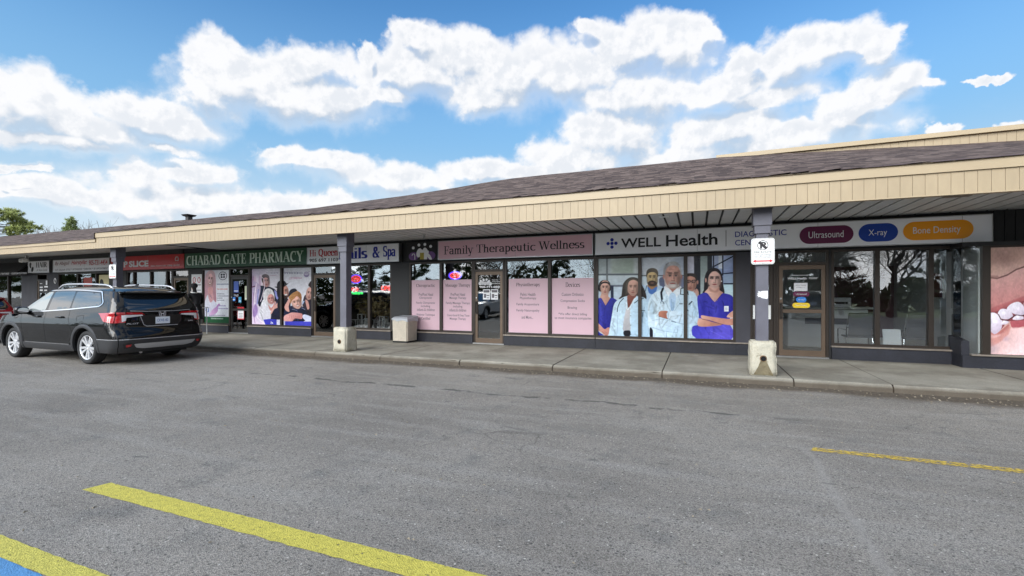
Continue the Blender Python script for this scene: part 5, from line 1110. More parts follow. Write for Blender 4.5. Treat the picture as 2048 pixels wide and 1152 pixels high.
# ---- the medical team, across three panes
def medical():
    A = Art([(22, 90), (1695, 50), (1690, 1108), (18, 1055)], 400, 236, (196, 206, 214))
    p, e, ln, rc = A.poly, A.ell, A.line, A.rect
    rc(0, 60, 540, 290, (170, 182, 184), (206, 214, 214), (40, 90, 520, 260)); rc(200, 80, 470, 280, (186, 198, 190), (168, 184, 170), (200, 80, 470, 280), soft=40)
    rc(0, 278, 640, 300, (104, 114, 120), soft=10); rc(0, 300, 520, 420, (214, 226, 232), (190, 205, 214), (0, 300, 0, 420)); rc(0, 420, 520, 445, (110, 120, 134), soft=10); rc(0, 445, 340, 700, (196, 212, 226))
    rc(134, 60, 156, 380, (120, 128, 132), soft=8); rc(190, 430, 224, 640, (32, 40, 66), soft=8)
    rc(545, 50, 1090, 700, (190, 198, 210), (222, 228, 234), (560, 60, 760, 320)); p([(830, 180), (1090, 60), (1090, 320), (760, 320)], (164, 178, 202), soft=40, a=.6); rc(545, 298, 1090, 312, (90, 96, 106), soft=6); rc(545, 312, 640, 600, (206, 220, 230))
    p([(780, 350), (840, 330), (850, 480), (800, 470)], (96, 104, 132), soft=14); p([(1030, 330), (1080, 320), (1080, 450), (1030, 450)], (120, 130, 160), soft=14)
    rc(1100, 40, 1206, 700, (214, 212, 228), (190, 196, 214), (1100, 40, 1206, 500)); rc(1204, 40, 1282, 700, (24, 24, 36), (44, 48, 60), (1204, 40, 1282, 600), soft=6); rc(1282, 40, 1368, 600, (150, 166, 164), (172, 186, 186), (1282, 40, 1368, 400)); rc(1366, 40, 1424, 700, (34, 40, 52), soft=8)
    rc(1424, 30, 1700, 420, (196, 208, 236), (120, 140, 190), (1424, 60, 1700, 380)); rc(1500, 40, 1545, 220, (226, 234, 246), soft=8)
    for q in ([(1430, 200), (1690, 60)], [(1552, 40), (1552, 300)], [(1424, 300), (1700, 270)], [(1440, 40), (1440, 300)]): ln(q, 15, (26, 32, 54))
    rc(1560, 400, 1700, 420, (50, 60, 76), soft=5); rc(1560, 420, 1700, 760, (196, 226, 236), (210, 234, 240), (1560, 420, 1560, 700)); rc(1560, 290, 1700, 400, (158, 178, 206))
    # man with glasses, behind
    p([(1100, 560), (1130, 480), (1240, 500), (1270, 700), (1100, 700)], (206, 196, 196)); p([(1120, 470), (1180, 520), (1235, 470), (1260, 540), (1200, 600), (1110, 560)], (196, 150, 136))
    A.face(1165, 400, 72, 110, (206, 150, 132), turn=-.1); p([(1090, 300), (1130, 278), (1205, 280), (1238, 320), (1246, 380), (1228, 370), (1210, 330), (1150, 312), (1095, 330)], (52, 42, 40)); rc(1110, 362, 1160, 368, (18, 16, 18)); rc(1176, 362, 1238, 368, (18, 16, 18)); 
    for x in (1138, 1200): e(x, 378, 26, 18, (30, 26, 28)); e(x, 378, 20, 13, (150, 112, 104))
    e(1247, 390, 9, 26, (190, 134, 120))
    # bearded man, behind
    p([(560, 470), (610, 430), (690, 460), (760, 430), (840, 470), (880, 700), (860, 1000), (560, 1000)], (186, 212, 234), (168, 196, 222), (560, 480, 860, 800)); p([(640, 450), (660, 400), (740, 400), (760, 450), (700, 490)], (164, 122, 84)); p([(640, 440), (690, 480), (752, 440), (745, 500), (700, 540), (655, 520)], (74, 118, 190))
    A.face(697, 332, 66, 108, (206, 178, 128), dark=.5, brow=(40, 30, 26), lip=(120, 84, 66)); p([(632, 340), (640, 390), (664, 372), (698, 366), (732, 374), (756, 390), (764, 340), (760, 400), (735, 432), (698, 440), (660, 430), (638, 400)], (64, 46, 36), soft=8); e(697, 398, 22, 9, (130, 90, 74)); e(697, 382, 34, 6, (70, 50, 40), soft=6)
    p([(626, 330), (626, 262), (650, 222), (700, 208), (750, 224), (770, 268), (766, 330), (752, 286), (720, 262), (676, 262), (644, 282)], (74, 66, 56), (110, 98, 84), (640, 300, 740, 210)); ln([(630, 430), (612, 500)], 8, (40, 50, 70))
    # nurse on the left
    p([(48, 500), (42, 420), (70, 370), (120, 358), (165, 374), (188, 420), (180, 500)], (34, 26, 28)); p([(78, 520), (90, 500), (150, 500), (158, 560), (180, 600), (130, 690), (60, 600)], (216, 168, 150), (190, 138, 120), (80, 560, 180, 600))
    A.face(120, 456, 58, 94, (222, 172, 154), brow=(50, 36, 34), lip=(178, 70, 74)); p([(62, 440), (70, 395), (120, 376), (165, 392), (178, 440), (160, 410), (120, 396), (82, 408)], (36, 28, 30))
    p([(10, 620), (40, 590), (78, 592), (126, 684), (184, 588), (236, 594), (270, 640), (240, 780), (196, 900), (186, 1000), (60, 1000), (10, 940)], (58, 62, 176), (38, 38, 132), (40, 640, 240, 760)); ln([(76, 596), (126, 688), (184, 592)], 6, (36, 38, 120)); e(150, 820, 24, 120, (44, 46, 146), soft=30, a=.8); e(70, 800, 20, 120, (72, 76, 196), soft=30, a=.6); ln([(110, 720), (104, 960)], 9, (42, 44, 140))
    p([(18, 900), (60, 930), (110, 980), (150, 960), (178, 970), (160, 1050), (110, 1056), (70, 1020), (20, 985)], (214, 160, 144), (186, 126, 112), (30, 920, 150, 1040)); p([(10, 990), (60, 1030), (100, 1060), (10, 1060)], (52, 54, 150)); ln([(84, 1010), (118, 1040)], 4, (160, 104, 92)); ln([(100, 996), (138, 1030)], 4, (160, 104, 92))
    # woman with long hair
    p([(330, 480), (345, 400), (400, 340), (462, 322), (530, 345), (570, 420), (610, 500), (625, 600), (560, 620), (300, 600), (320, 560)], (70, 64, 56), (42, 34, 32), (440, 330, 560, 600)); p([(160, 1060), (200, 820), (232, 660), (300, 600), (390, 560), (520, 560), (620, 600), (650, 720), (640, 860), (664, 940), (650, 1090), (160, 1060)], (206, 228, 242), (176, 206, 228), (240, 640, 640, 900))
    p([(392, 560), (440, 540), (500, 560), (480, 600), (440, 660), (405, 722), (392, 640)], (150, 92, 78), (112, 62, 54), (400, 560, 470, 660)); p([(380, 720), (405, 706), (426, 730), (420, 860), (428, 1000), (346, 1005), (338, 940), (356, 820)], (206, 204, 206), (176, 174, 178), (350, 760, 430, 900)); p([(348, 1005), (425, 1000), (420, 1068), (352, 1062)], (34, 34, 40))
    A.face(462, 452, 74, 108, (208, 164, 146), brow=(110, 84, 70), lip=(170, 92, 86), eye=(90, 66, 56)); p([(372, 470), (378, 400), (420, 345), (470, 332), (530, 372), (545, 420), (520, 380), (470, 356), (420, 374), (398, 430), (394, 500), (372, 560)], (86, 80, 70))
    ln([(345, 590), (300, 640), (276, 700), (268, 760)], 9, (30, 40, 56)); ln([(480, 650), (530, 612), (590, 590)], 9, (30, 40, 56)); p([(392, 570), (384, 700), (398, 722), (430, 680), (470, 600), (500, 580), (470, 640), (430, 730), (436, 1000), (430, 730), (400, 740), (372, 700)], (226, 240, 248), soft=5); ln([(268, 800), (272, 960), (262, 1050)], 5, (150, 176, 198)); ln([(600, 700), (570, 900)], 6, (130, 160, 190)); rc(556, 742, 606, 750, (40, 50, 66)); ln([(580, 770), (575, 820)], 8, (40, 60, 80)); ln([(470, 760), (520, 770)], 4, (150, 176, 198))
    for y in (812, 930, 1046): e(434, y, 5, 5, (60, 66, 74))
    # senior doctor in the middle
    p([(700, 1090), (690, 990), (650, 960), (640, 800), (650, 640), (700, 540), (800, 480), (880, 450), (1010, 450), (1130, 490), (1215, 530), (1262, 680), (1284, 800), (1262, 940), (1190, 950), (1222, 1095)], (218, 236, 246), (186, 214, 234), (700, 560, 1240, 900))
    e(690, 760, 26, 150, (176, 206, 228), soft=30, a=.6); e(1225, 720, 30, 140, (172, 202, 226), soft=36, a=.7); p([(668, 960), (700, 990), (700, 1080), (664, 1070)], (30, 32, 44))
    p([(878, 450), (860, 500), (900, 560), (940, 510), (1000, 550), (1040, 470), (1020, 440)], (176, 122, 108)); p([(840, 450), (880, 448), (945, 520), (920, 590), (880, 540)], (236, 244, 250)); p([(1050, 440), (1016, 450), (945, 520), (985, 580), (1040, 520)], (228, 238, 246)); p([(905, 560), (945, 520), (985, 560), (970, 700), (940, 760), (915, 700)], (190, 216, 240), (160, 192, 226), (940, 540, 940, 740)); ln([(928, 600), (930, 740)], 5, (120, 150, 190)); 
    ln([(880, 560), (860, 640), (920, 760)], 5, (150, 180, 206)); ln([(1010, 550), (1040, 640), (960, 760)], 5, (150, 180, 206))
    A.face(946, 316, 102, 148, (206, 154, 138), brow=(96, 76, 70), lip=(150, 84, 78), eye=(46, 34, 34), turn=.04); p([(848, 340), (856, 410), (880, 440), (905, 396), (946, 384), (992, 396), (1020, 440), (1040, 400), (1050, 340), (1042, 420), (1010, 456), (950, 470), (884, 456), (852, 410)], (196, 182, 176), (150, 138, 134), (870, 420, 1030, 420), soft=9); e(946, 388, 44, 9, (170, 150, 142), soft=8); e(946, 404, 36, 9, (146, 82, 76)); e(950, 434, 36, 18, (206, 196, 190), soft=14)
    p([(838, 330), (834, 250), (850, 180), (900, 138), (960, 126), (1010, 146), (1046, 200), (1056, 270), (1050, 330), (1040, 260), (1020, 200), (960, 178), (900, 190), (862, 240), (852, 320)], (150, 150, 152), (186, 186, 188), (850, 300, 960, 130), soft=8); e(838, 320, 11, 30, (188, 132, 118)); e(1056, 320, 9, 28, (170, 116, 104)); ln([(880, 262), (935, 268)], 8, (70, 54, 50)); ln([(966, 268), (1016, 262)], 8, (66, 50, 48)); ln([(900, 226), (1000, 222)], 3, (168, 116, 102))
    ln([(828, 470), (806, 520), (815, 600)], 26, (22, 26, 36)); ln([(1080, 460), (1046, 470), (1040, 540), (1090, 545)], 10, (24, 30, 42)); ln([(1112, 470), (1132, 545)], 10, (24, 30, 42)); ln([(812, 610), (800, 650)], 8, (40, 60, 90)); ln([(815, 620), (840, 660)], 8, (40, 60, 90))
    p([(640, 800), (700, 870), (800, 860), (1000, 940), (1080, 950), (1080, 880), (900, 760), (1080, 770), (1270, 860), (1250, 940), (1100, 920), (1000, 1020), (840, 1010), (690, 960)], (222, 238, 248), (188, 214, 234), (760, 780, 900, 1000)); p([(775, 770), (800, 752), (880, 752), (888, 800), (884, 850), (830, 832), (775, 815)], (196, 132, 108), (158, 96, 78), (790, 760, 880, 840)); p([(888, 758), (1080, 780), (1240, 830), (1270, 860), (1120, 930), (1000, 900), (890, 860)], (214, 232, 244), (190, 214, 234), (900, 780, 1100, 920)); ln([(888, 760), (890, 850), (1000, 900), (1110, 925)], 6, (136, 164, 190)); ln([(700, 870), (800, 850), (890, 870)], 5, (140, 168, 194)); ln([(930, 880), (985, 895)], 8, (70, 92, 116)); ln([(870, 1010), (868, 1090)], 5, (130, 158, 186)); ln([(690, 955), (830, 1005), (1000, 1025), (1010, 940)], 5, (140, 168, 194)); ln([(776, 820), (884, 852)], 6, (110, 66, 56))
    rc(1030, 656, 1066, 666, (30, 40, 60)); ln([(1142, 668), (1176, 632)], 14, (30, 40, 60)); ln([(1150, 700), (1160, 660)], 5, (110, 140, 170)); ln([(1120, 735), (1130, 750)], 9, (40, 52, 70))
    # nurse on the right
    p([(1322, 480), (1330, 340), (1362, 250), (1430, 210), (1500, 226), (1545, 300), (1556, 420), (1572, 520), (1540, 560), (1350, 560), (1306, 520)], (26, 22, 26), (46, 38, 38), (1340, 300, 1560, 500)); p([(1370, 470), (1390, 440), (1500, 440), (1510, 490), (1560, 540), (1455, 650), (1330, 540)], (226, 182, 166), (196, 146, 130), (1380, 500, 1540, 520)); p([(1385, 450), (1450, 500), (1510, 450), (1500, 500), (1450, 520), (1395, 500)], (176, 126, 112), soft=16, a=.7)
    A.face(1450, 350, 86, 118, (232, 188, 174), brow=(40, 28, 28), lip=(186, 84, 88), eye=(30, 20, 22), turn=.02); p([(1356, 380), (1360, 300), (1400, 246), (1450, 232), (1510, 252), (1540, 310), (1538, 380), (1520, 300), (1470, 254), (1420, 262), (1384, 310), (1370, 380)], (28, 23, 27)); e(1536, 378, 7, 8, (236, 236, 240)); e(1346, 365, 10, 28, (214, 164, 150))
    for x in (1416, 1486): e(x, 338, 21, 9, (60, 42, 42), soft=8); e(x, 340, 9, 6, (150, 130, 126))
    p([(1240, 600), (1270, 548), (1330, 520), (1375, 540), (1455, 645), (1530, 545), (1570, 530), (1660, 560), (1692, 640), (1692, 780), (1640, 800), (1640, 960), (1652, 1106), (1225, 1095), (1180, 950), (1260, 900)], (64, 62, 182), (48, 46, 152), (1280, 600, 1640, 900)); ln([(1348, 530), (1453, 648), (1536, 544)], 7, (40, 38, 130)); p([(1200, 945), (1500, 930), (1640, 930), (1652, 1106), (1230, 1096)], (70, 66, 190), (94, 84, 204), (1240, 960, 1500, 1100)); e(1460, 760, 30, 110, (82, 80, 204), soft=40, a=.6); e(1320, 700, 26, 110, (42, 40, 140), soft=36, a=.7); ln([(1540, 620), (1600, 800)], 10, (44, 42, 140)); ln([(1400, 1000), (1560, 1080)], 9, (104, 96, 214)); ln([(1560, 650), (1556, 730)], 9, (44, 42, 130))
    p([(1290, 806), (1380, 820), (1600, 850), (1690, 846), (1692, 925), (1560, 920), (1400, 870), (1300, 850)], (230, 178, 158), (196, 138, 120), (1300, 810, 1400, 900)); p([(1255, 850), (1300, 850), (1420, 890), (1540, 924), (1400, 945), (1250, 940)], (222, 168, 148), (180, 124, 106), (1280, 850, 1380, 940)); p([(1600, 830), (1620, 790), (1690, 745), (1692, 830)], (228, 178, 158)); ln([(1300, 852), (1420, 882), (1545, 920)], 6, (128, 78, 66)); 
    for k in range(4): ln([(1622 + 8 * k, 800 + 10 * k), (1690, 752 + 18 * k)], 4, (160, 104, 88))
    rc(1566, 690, 1620, 758, (236, 238, 244)); rc(1578, 706, 1608, 742, (196, 200, 214))
    A.folds((160, 600, 640, 1060), 46, (195, 218, 236), 1); A.folds((650, 520, 1280, 1080), 90, (205, 226, 240), 2, 60, .2); A.folds((1230, 560, 1690, 1100), 60, (62, 60, 180), 3, 60, -.2); A.folds((20, 600, 260, 1040), 36, (52, 54, 160), 4); A.folds((1330, 220, 1570, 540), 30, (34, 28, 32), 5); A.folds((320, 340, 630, 600), 40, (60, 52, 48), 6); A.folds((840, 120, 1060, 260), 30, (165, 165, 168), 7); A.photo(.7, 3); return A
# ---- family poster, across two panes
def family():
    A = Art([(65, 105), (940, 80), (940, 975), (65, 945)], 250, 250, (222, 218, 228)); p, e, ln, rc = A.poly, A.ell, A.line, A.rect
    rc(60, 70, 300, 980, (206, 190, 216), (226, 220, 232), (60, 300, 300, 300)); rc(480, 70, 945, 600, (218, 218, 228), (232, 230, 238), (500, 100, 900, 500))
    for k, (x, c) in enumerate(((80, (178, 136, 178)), (110, (224, 190, 214)), (140, (236, 218, 236)), (185, (206, 170, 204)), (210, (244, 228, 240)))): p([(x - 16, 300 - 26 * k), (x + 6, 200 + 10 * k), (x + 22, 320), (x + 16, 560), (x - 14, 600)], c, soft=14, a=.85)
    # elderly man at the back
    p([(130, 380), (200, 360), (330, 380), (420, 440), (470, 560), (470, 700), (200, 700), (140, 560)], (38, 44, 66), (26, 30, 46), (180, 400, 440, 640)); p([(390, 430), (440, 480), (465, 560), (420, 560)], (146, 150, 214)); A.face(272, 292, 52, 90, (206, 156, 152), rot=-6, brow=(70, 56, 56)); p([(206, 270), (212, 205), (256, 182), (304, 200), (322, 250), (316, 330), (304, 262), (270, 236), (232, 252), (222, 320)], (66, 58, 62), (120, 108, 112), (220, 300, 280, 190))
    # pale sweep
    p([(75, 330), (110, 300), (180, 350), (190, 430), (150, 620), (110, 780), (150, 900), (230, 945), (65, 945)], (196, 176, 210), (226, 206, 228), (80, 400, 200, 800), soft=12); ln([(130, 330), (105, 520), (100, 720), (150, 860), (250, 945)], 14, (242, 226, 240)); ln([(180, 200), (240, 260), (250, 380), (205, 560), (190, 600)], 9, (240, 222, 236)); ln([(90, 470), (76, 700), (110, 930)], 10, (176, 130, 184)); ln([(160, 420), (140, 640)], 20, (150, 150, 206)); ln([(75, 380), (105, 370)], 18, (120, 70, 100)); p([(110, 640), (150, 700), (140, 800), (90, 840), (80, 740)], (136, 100, 170), soft=16, a=.7)
    # elderly woman
    p([(200, 870), (165, 800), (200, 640), (250, 560), (400, 600), (440, 700), (380, 860), (260, 880)], (232, 230, 236), (204, 200, 212), (200, 640, 400, 820)); p([(232, 560), (230, 480), (262, 420), (312, 402), (364, 432), (390, 510), (392, 600), (340, 680), (290, 660), (250, 620)], (232, 230, 232), (204, 202, 206), (250, 440, 390, 600)); A.face(338, 562, 54, 84, (216, 152, 146), rot=-14, smile=1, brow=(150, 120, 116)); p([(268, 560), (262, 500), (290, 460), (340, 452), (382, 480), (390, 520), (350, 490), (310, 500), (288, 560), (290, 640)], (226, 224, 226)); p([(300, 650), (350, 700), (400, 600), (410, 620), (370, 720), (330, 740)], (204, 140, 132))
    p([(340, 860), (350, 760), (400, 660), (470, 540), (475, 940), (330, 900)], (34, 38, 66), (22, 24, 46), (360, 700, 470, 860)); p([(330, 790), (350, 740), (400, 660), (440, 620), (452, 660), (430, 700), (390, 720), (350, 790)], (226, 172, 160)); 
    for k in range(3): ln([(390, 680 + 14 * k), (440, 628 + 24 * k)], 4, (172, 116, 110))
    # man in the hat
    p([(440, 600), (480, 520), (560, 540), (620, 600), (620, 700), (540, 760), (500, 760), (440, 700)], (26, 24, 34)); A.face(540, 452, 62, 104, (214, 152, 136), rot=-10, smile=1, brow=(40, 26, 26)); p([(478, 470), (490, 520), (530, 556), (580, 552), (600, 500), (585, 520), (555, 510), (520, 490)], (58, 36, 34), soft=10); e(560, 498, 24, 9, (236, 228, 224), -10); p([(395, 380), (440, 370), (470, 360), (540, 340), (600, 320), (608, 310), (570, 350), (500, 400), (440, 400)], (24, 22, 30)); p([(432, 370), (440, 310), (490, 276), (540, 290), (570, 340), (500, 380)], (30, 26, 34)); p([(430, 400), (470, 400), (480, 480), (460, 560), (430, 500)], (34, 26, 32))
    # boy in front
    p([(500, 860), (530, 760), (600, 690), (680, 660), (800, 680), (870, 740), (890, 860), (740, 930), (540, 930)], (34, 38, 66), (22, 26, 48), (600, 700, 860, 860)); A.face(712, 612, 74, 106, (232, 180, 164), rot=-18, smile=1, brow=(150, 104, 70)); p([(610, 590), (600, 520), (640, 470), (710, 440), (770, 470), (790, 540), (780, 620), (762, 560), (720, 520), (680, 560), (640, 600), (630, 640)], (206, 150, 92), (160, 104, 60), (640, 480, 780, 560)); p([(596, 530), (610, 450), (640, 415), (690, 404), (724, 436), (700, 450), (650, 480)], (30, 30, 48)); ln([(790, 700), (860, 740)], 6, (150, 156, 190)); ln([(650, 720), (720, 740)], 5, (150, 156, 190)); ln([(720, 720), (736, 900)], 6, (70, 76, 120)); p([(560, 740), (540, 680), (580, 600), (600, 560), (625, 580), (600, 680), (610, 760)], (222, 164, 152))
    p([(520, 880), (540, 820), (600, 790), (650, 770), (760, 780), (800, 800), (790, 870), (690, 860), (660, 900), (600, 910), (540, 910)], (232, 172, 166), (198, 130, 128), (560, 800, 720, 900)); 
    for k in range(4): ln([(620 + 26 * k, 800 + 6 * k), (610 + 26 * k, 860 + 8 * k)], 4, (176, 108, 106))
    # woman on the right
    p([(820, 540), (850, 500), (945, 480), (945, 860), (900, 860), (860, 760), (800, 660)], (60, 50, 60), (40, 34, 44), (820, 600, 940, 700)); p([(840, 580), (880, 600), (900, 700), (870, 720)], (206, 150, 140)); A.face(905, 480, 54, 100, (216, 164, 150), rot=12, brow=(60, 40, 38)); p([(884, 360), (905, 310), (945, 290), (945, 480), (925, 400)], (66, 46, 48)); ln([(945, 420), (945, 760)], 18, (150, 104, 84)); p([(800, 840), (830, 800), (945, 850), (945, 925), (850, 900)], (208, 212, 236)); ln([(820, 600), (800, 640)], 16, (170, 190, 226))
    p([(230, 880), (320, 868), (475, 885), (475, 965), (260, 955)], (64, 66, 190), (52, 54, 170), (240, 880, 460, 950), smooth=False); rc(425, 880, 475, 965, (206, 204, 226)); p([(500, 920), (560, 905), (945, 910), (945, 985), (500, 985)], (58, 60, 180), (74, 76, 200), (560, 910, 900, 980), smooth=False); rc(500, 900, 548, 985, (190, 190, 220), soft=14)
    ln([(340, 905), (350, 920), (338, 940)], 5, (236, 236, 244)); e(352, 932, 16, 14, (236, 236, 244)); e(352, 932, 9, 8, (64, 66, 190)); ln([(356, 925), (372, 940)], 5, (236, 236, 244))
    # mirrored small lettering and a round crest, as strokes
    r = random.Random(4); ink = (120, 112, 140)
    def scrib(x0, x1, y0, y1, c, wd):
        x = x0
        while x < x1:
            w_ = r.uniform(9, 16); k = r.choice((0, 1, 2, 3)); q = {0: [(x, y0), (x + w_, y0), (x + w_, y1)], 1: [(x, y1), (x + w_, y1), (x + w_, y0), (x, y0)], 2: [(x + w_ / 2, y0), (x + w_ / 2, y1)], 3: [(x, y0), (x + w_, y0), (x + w_ * .5, y1)]}[k]; ln(q, wd, c); x += w_ + 6
    scrib(530, 800, 155, 180, (110, 108, 140), 6); scrib(275, 440, 160, 174, (140, 124, 158), 4); scrib(310, 430, 202, 210, (190, 140, 170), 3); scrib(615, 790, 232, 246, (190, 110, 150), 4); ln([(605, 262), (790, 250)], 4, (190, 110, 150)); e(858, 190, 40, 42, (150, 134, 176)); e(858, 180, 34, 20, (214, 206, 226)); ln([(832, 176), (884, 184)], 5, (110, 96, 150)); ln([(890, 150), (900, 140)], 7, (150, 120, 170))
    A.folds((165, 420, 440, 880), 40, (225, 222, 230), 1); A.folds((330, 540, 480, 940), 24, (32, 34, 60), 2); A.folds((500, 660, 890, 930), 40, (30, 34, 58), 3); A.folds((600, 440, 790, 640), 36, (190, 134, 80), 4, 60, .4); A.folds((820, 480, 945, 860), 20, (50, 42, 52), 5); A.photo(.7, 4); return A
def pharmacist():
    A = Art([(490, 125), (863, 120), (863, 930), (493, 925)], 110, 210, (226, 228, 238)); p, e, ln, rc = A.poly, A.ell, A.line, A.rect
    rc(480, 100, 870, 840, (214, 206, 220), (232, 234, 242), (490, 300, 700, 300)); p([(500, 620), (495, 300), (510, 190), (560, 140), (620, 138), (655, 230), (660, 420), (664, 620), (600, 560), (540, 640)], (216, 168, 176), (186, 134, 148), (520, 200, 660, 500)); p([(540, 420), (560, 380), (610, 390), (612, 470), (580, 520), (545, 480)], (218, 158, 158)); A.face(577, 262, 52, 122, (236, 184, 184), rot=6, smile=1, brow=(150, 104, 96), eye=(70, 50, 60)); p([(516, 300), (520, 180), (560, 132), (610, 134), (632, 200), (634, 320), (618, 240), (590, 176), (556, 196), (536, 280), (528, 380), (545, 480), (520, 560), (500, 520)], (226, 180, 184), (198, 146, 158), (520, 160, 640, 400))
    p([(495, 620), (540, 500), (580, 560), (640, 600), (690, 660), (720, 640), (700, 700), (640, 820), (495, 830)], (222, 222, 234), (196, 196, 216), (520, 600, 680, 760)); p([(540, 480), (575, 540), (612, 470), (625, 560), (590, 620), (560, 590)], (214, 160, 164)); ln([(566, 490), (600, 560)], 5, (120, 120, 150)); p([(560, 825), (600, 740), (660, 690), (690, 650), (712, 636), (716, 660), (690, 690), (690, 750), (640, 800)], (214, 176, 214), (176, 128, 186), (580, 800, 700, 680)); p([(690, 660), (700, 636), (716, 640), (720, 668)], (180, 130, 190))
    e(762, 214, 62, 64, (44, 44, 60)); e(762, 214, 54, 56, (232, 232, 240))
    for a in (45, 135, 225, 315): e(762 + 26 * math.cos(R(a)), 214 + 26 * math.sin(R(a)), 15, 15, (52, 52, 66))
    for a in (0, 90, 180, 270): e(762 + 26 * math.cos(R(a + 20)), 214 + 26 * math.sin(R(a + 20)), 6, 6, (52, 52, 66))
    r = random.Random(2)
    def tx(x0, x1, y, c, hh):
        x = x0
        while x < x1: w_ = r.uniform(4, 8); ln([(x, y - hh * r.uniform(.3, 1)), (x + w_ * .4, y + hh)], 3.2, c); x += w_
    tx(675, 845, 340, (90, 100, 140), 7); tx(678, 830, 415, (206, 90, 80), 7); tx(678, 785, 488, (90, 92, 110), 6); tx(678, 845, 520, (90, 92, 110), 6); tx(678, 760, 552, (90, 92, 110), 6); tx(678, 785, 584, (90, 92, 110), 6); tx(705, 810, 668, (130, 110, 170), 9); tx(690, 845, 710, (130, 120, 170), 9); e(532, 730, 26, 40, (52, 78, 150)); e(532, 730, 17, 29, (226, 228, 240)); ln([(534, 735), (552, 735), (550, 765)], 8, (52, 78, 150)); tx(560, 800, 815, (120, 110, 140), 6)
    rc(480, 836, 870, 940, (44, 92, 62)); tx(588, 765, 862, (226, 236, 228), 9); A.photo(.7, 6); return A
def mouth():
    A = Art([(1392, 45), (2010, 20), (2010, 960), (1392, 915)], 220, 260, (222, 168, 150)); p, e, ln, rc = A.poly, A.ell, A.line, A.rect
    rc(1380, 0, 2020, 330, (214, 168, 140), (228, 176, 156), (1400, 60, 1660, 320)); e(1500, 140, 80, 60, (156, 116, 100), soft=60, a=.6); e(1600, 120, 60, 60, (204, 156, 128), soft=60, a=.5)
    p([(1380, 300), (1480, 290), (1580, 250), (1700, 200), (2020, 160), (2020, 420), (1700, 470), (1400, 590), (1380, 560)], (236, 176, 160), (206, 120, 110), (1500, 260, 1540, 560), soft=16); ln([(1385, 300), (1450, 308), (1530, 280), (1600, 236), (1690, 204), (1800, 190)], 12, (110, 74, 62), .8); ln([(1385, 296), (1450, 298)], 26, (170, 124, 106), .6)
    p([(1380, 560), (1450, 530), (1560, 490), (1700, 445), (2020, 400), (2020, 520), (1700, 500), (1560, 560), (1460, 590), (1390, 600)], (206, 112, 104), (170, 74, 72), (1500, 500, 1530, 580), soft=12)
    p([(1560, 640), (1700, 600), (2020, 560), (2020, 760), (1700, 700), (1580, 720)], (206, 96, 96), (182, 70, 76), (1600, 620, 1620, 740)); p([(1385, 600), (1460, 570), (1700, 480), (2020, 470), (2020, 640), (1690, 650), (1530, 660), (1500, 700), (1420, 780), (1385, 800)], (146, 66, 66))
    for q in ([(1385, 600), (1430, 585), (1470, 620), (1490, 660), (1480, 720), (1430, 760), (1385, 720)], [(1455, 590), (1480, 556), (1530, 560), (1566, 590), (1572, 625), (1530, 640), (1490, 636), (1465, 620)], [(1525, 560), (1560, 515), (1620, 500), (1662, 540), (1674, 590), (1640, 612), (1590, 600)], [(1660, 520), (1690, 470), (1760, 450), (1820, 470), (1830, 560), (1760, 600), (1690, 590)], [(1830, 470), (1900, 440), (1990, 450), (1990, 560), (1900, 590), (1840, 570)], [(1570, 640), (1600, 612), (1650, 618), (1658, 640), (1610, 648)], [(1480, 680), (1500, 652), (1542, 660), (1520, 680)]):
        cx = sum(a for a, b in q) / len(q); cy = sum(b for a, b in q) / len(q); p(q, (246, 240, 246), (206, 190, 206), (cx - 30, cy - 40, cx + 30, cy + 50)); e(cx - 8, cy - 12, 16, 12, (255, 252, 255), soft=16, a=.7)
    ln([(1460, 600), (1480, 640), (1530, 650), (1575, 620), (1600, 606), (1650, 614), (1680, 598)], 7, (70, 30, 32)); 
    p([(1380, 720), (1430, 760), (1490, 720), (1545, 680), (1530, 740), (1470, 790), (1400, 815), (1380, 815)], (226, 140, 120), (190, 96, 84), (1400, 720, 1500, 800)); p([(1380, 780), (1480, 760), (1560, 712), (1700, 720), (2020, 770), (2020, 970), (1380, 930)], (232, 176, 162), (244, 206, 200), (1420, 780, 1600, 900), soft=16); p([(1385, 790), (1460, 780), (1545, 690), (1540, 760), (1460, 830), (1390, 860)], (216, 136, 118), soft=14, a=.8); e(1520, 800, 22, 20, (180, 150, 160), soft=24, a=.6); e(1410, 880, 50, 40, (160, 150, 156), soft=50, a=.5)
    A.photo(.9, 7); m_ = A.img.mean(-1, keepdims=True); A.img = (m_ + (A.img - m_) * .80) * .97 + np.array([10, 6, 12]); return A
PYF = WY - .0095
def hang(label, art, panes, pxa, pxb, z0, z1, Y=PYF):
    """panes: px ranges of the glass; the artwork runs across them from pxa to pxb"""
    xa, xb = X(pxa, Y), X(pxb, Y); t = thing('window_poster', label, 'poster', ((xa + xb) / 2, Y, z0))
    for a, b in panes:
        x0, x1 = X(a, Y), X(b, Y); art_mesh('poster_panel', art, (x0 - xa) / (xb - xa), (x1 - xa) / (xb - xa), x0, x1, z0, z1, Y, t)
hang('photo poster of six doctors and nurses across three panes', medical(), [(1195.5, 1277.5), (1283, 1368.5), (1374, 1468)], 1194.5, 1469.5, .487, 2.462)
hang('lilac photo poster of smiling family across two panes', family(), [(504, 561), (567.5, 624.5)], 504, 624.5, .487, 2.462)
hang('narrow poster of blonde woman over a green strip', pharmacist(), [(409.5, 459.5)], 409.5, 459.5, .487, 2.462)
bx0, bx1 = bxe + .075, bxe + 1.145; t = thing('window_poster', 'large close-up poster of mouth and white teeth', 'poster', ((bx0 + bx1) / 2, BY - .006, .41))
art_mesh('poster_panel', mouth(), 0, 1, bx0, bx1, .41, 2.46, BY - .006, t)
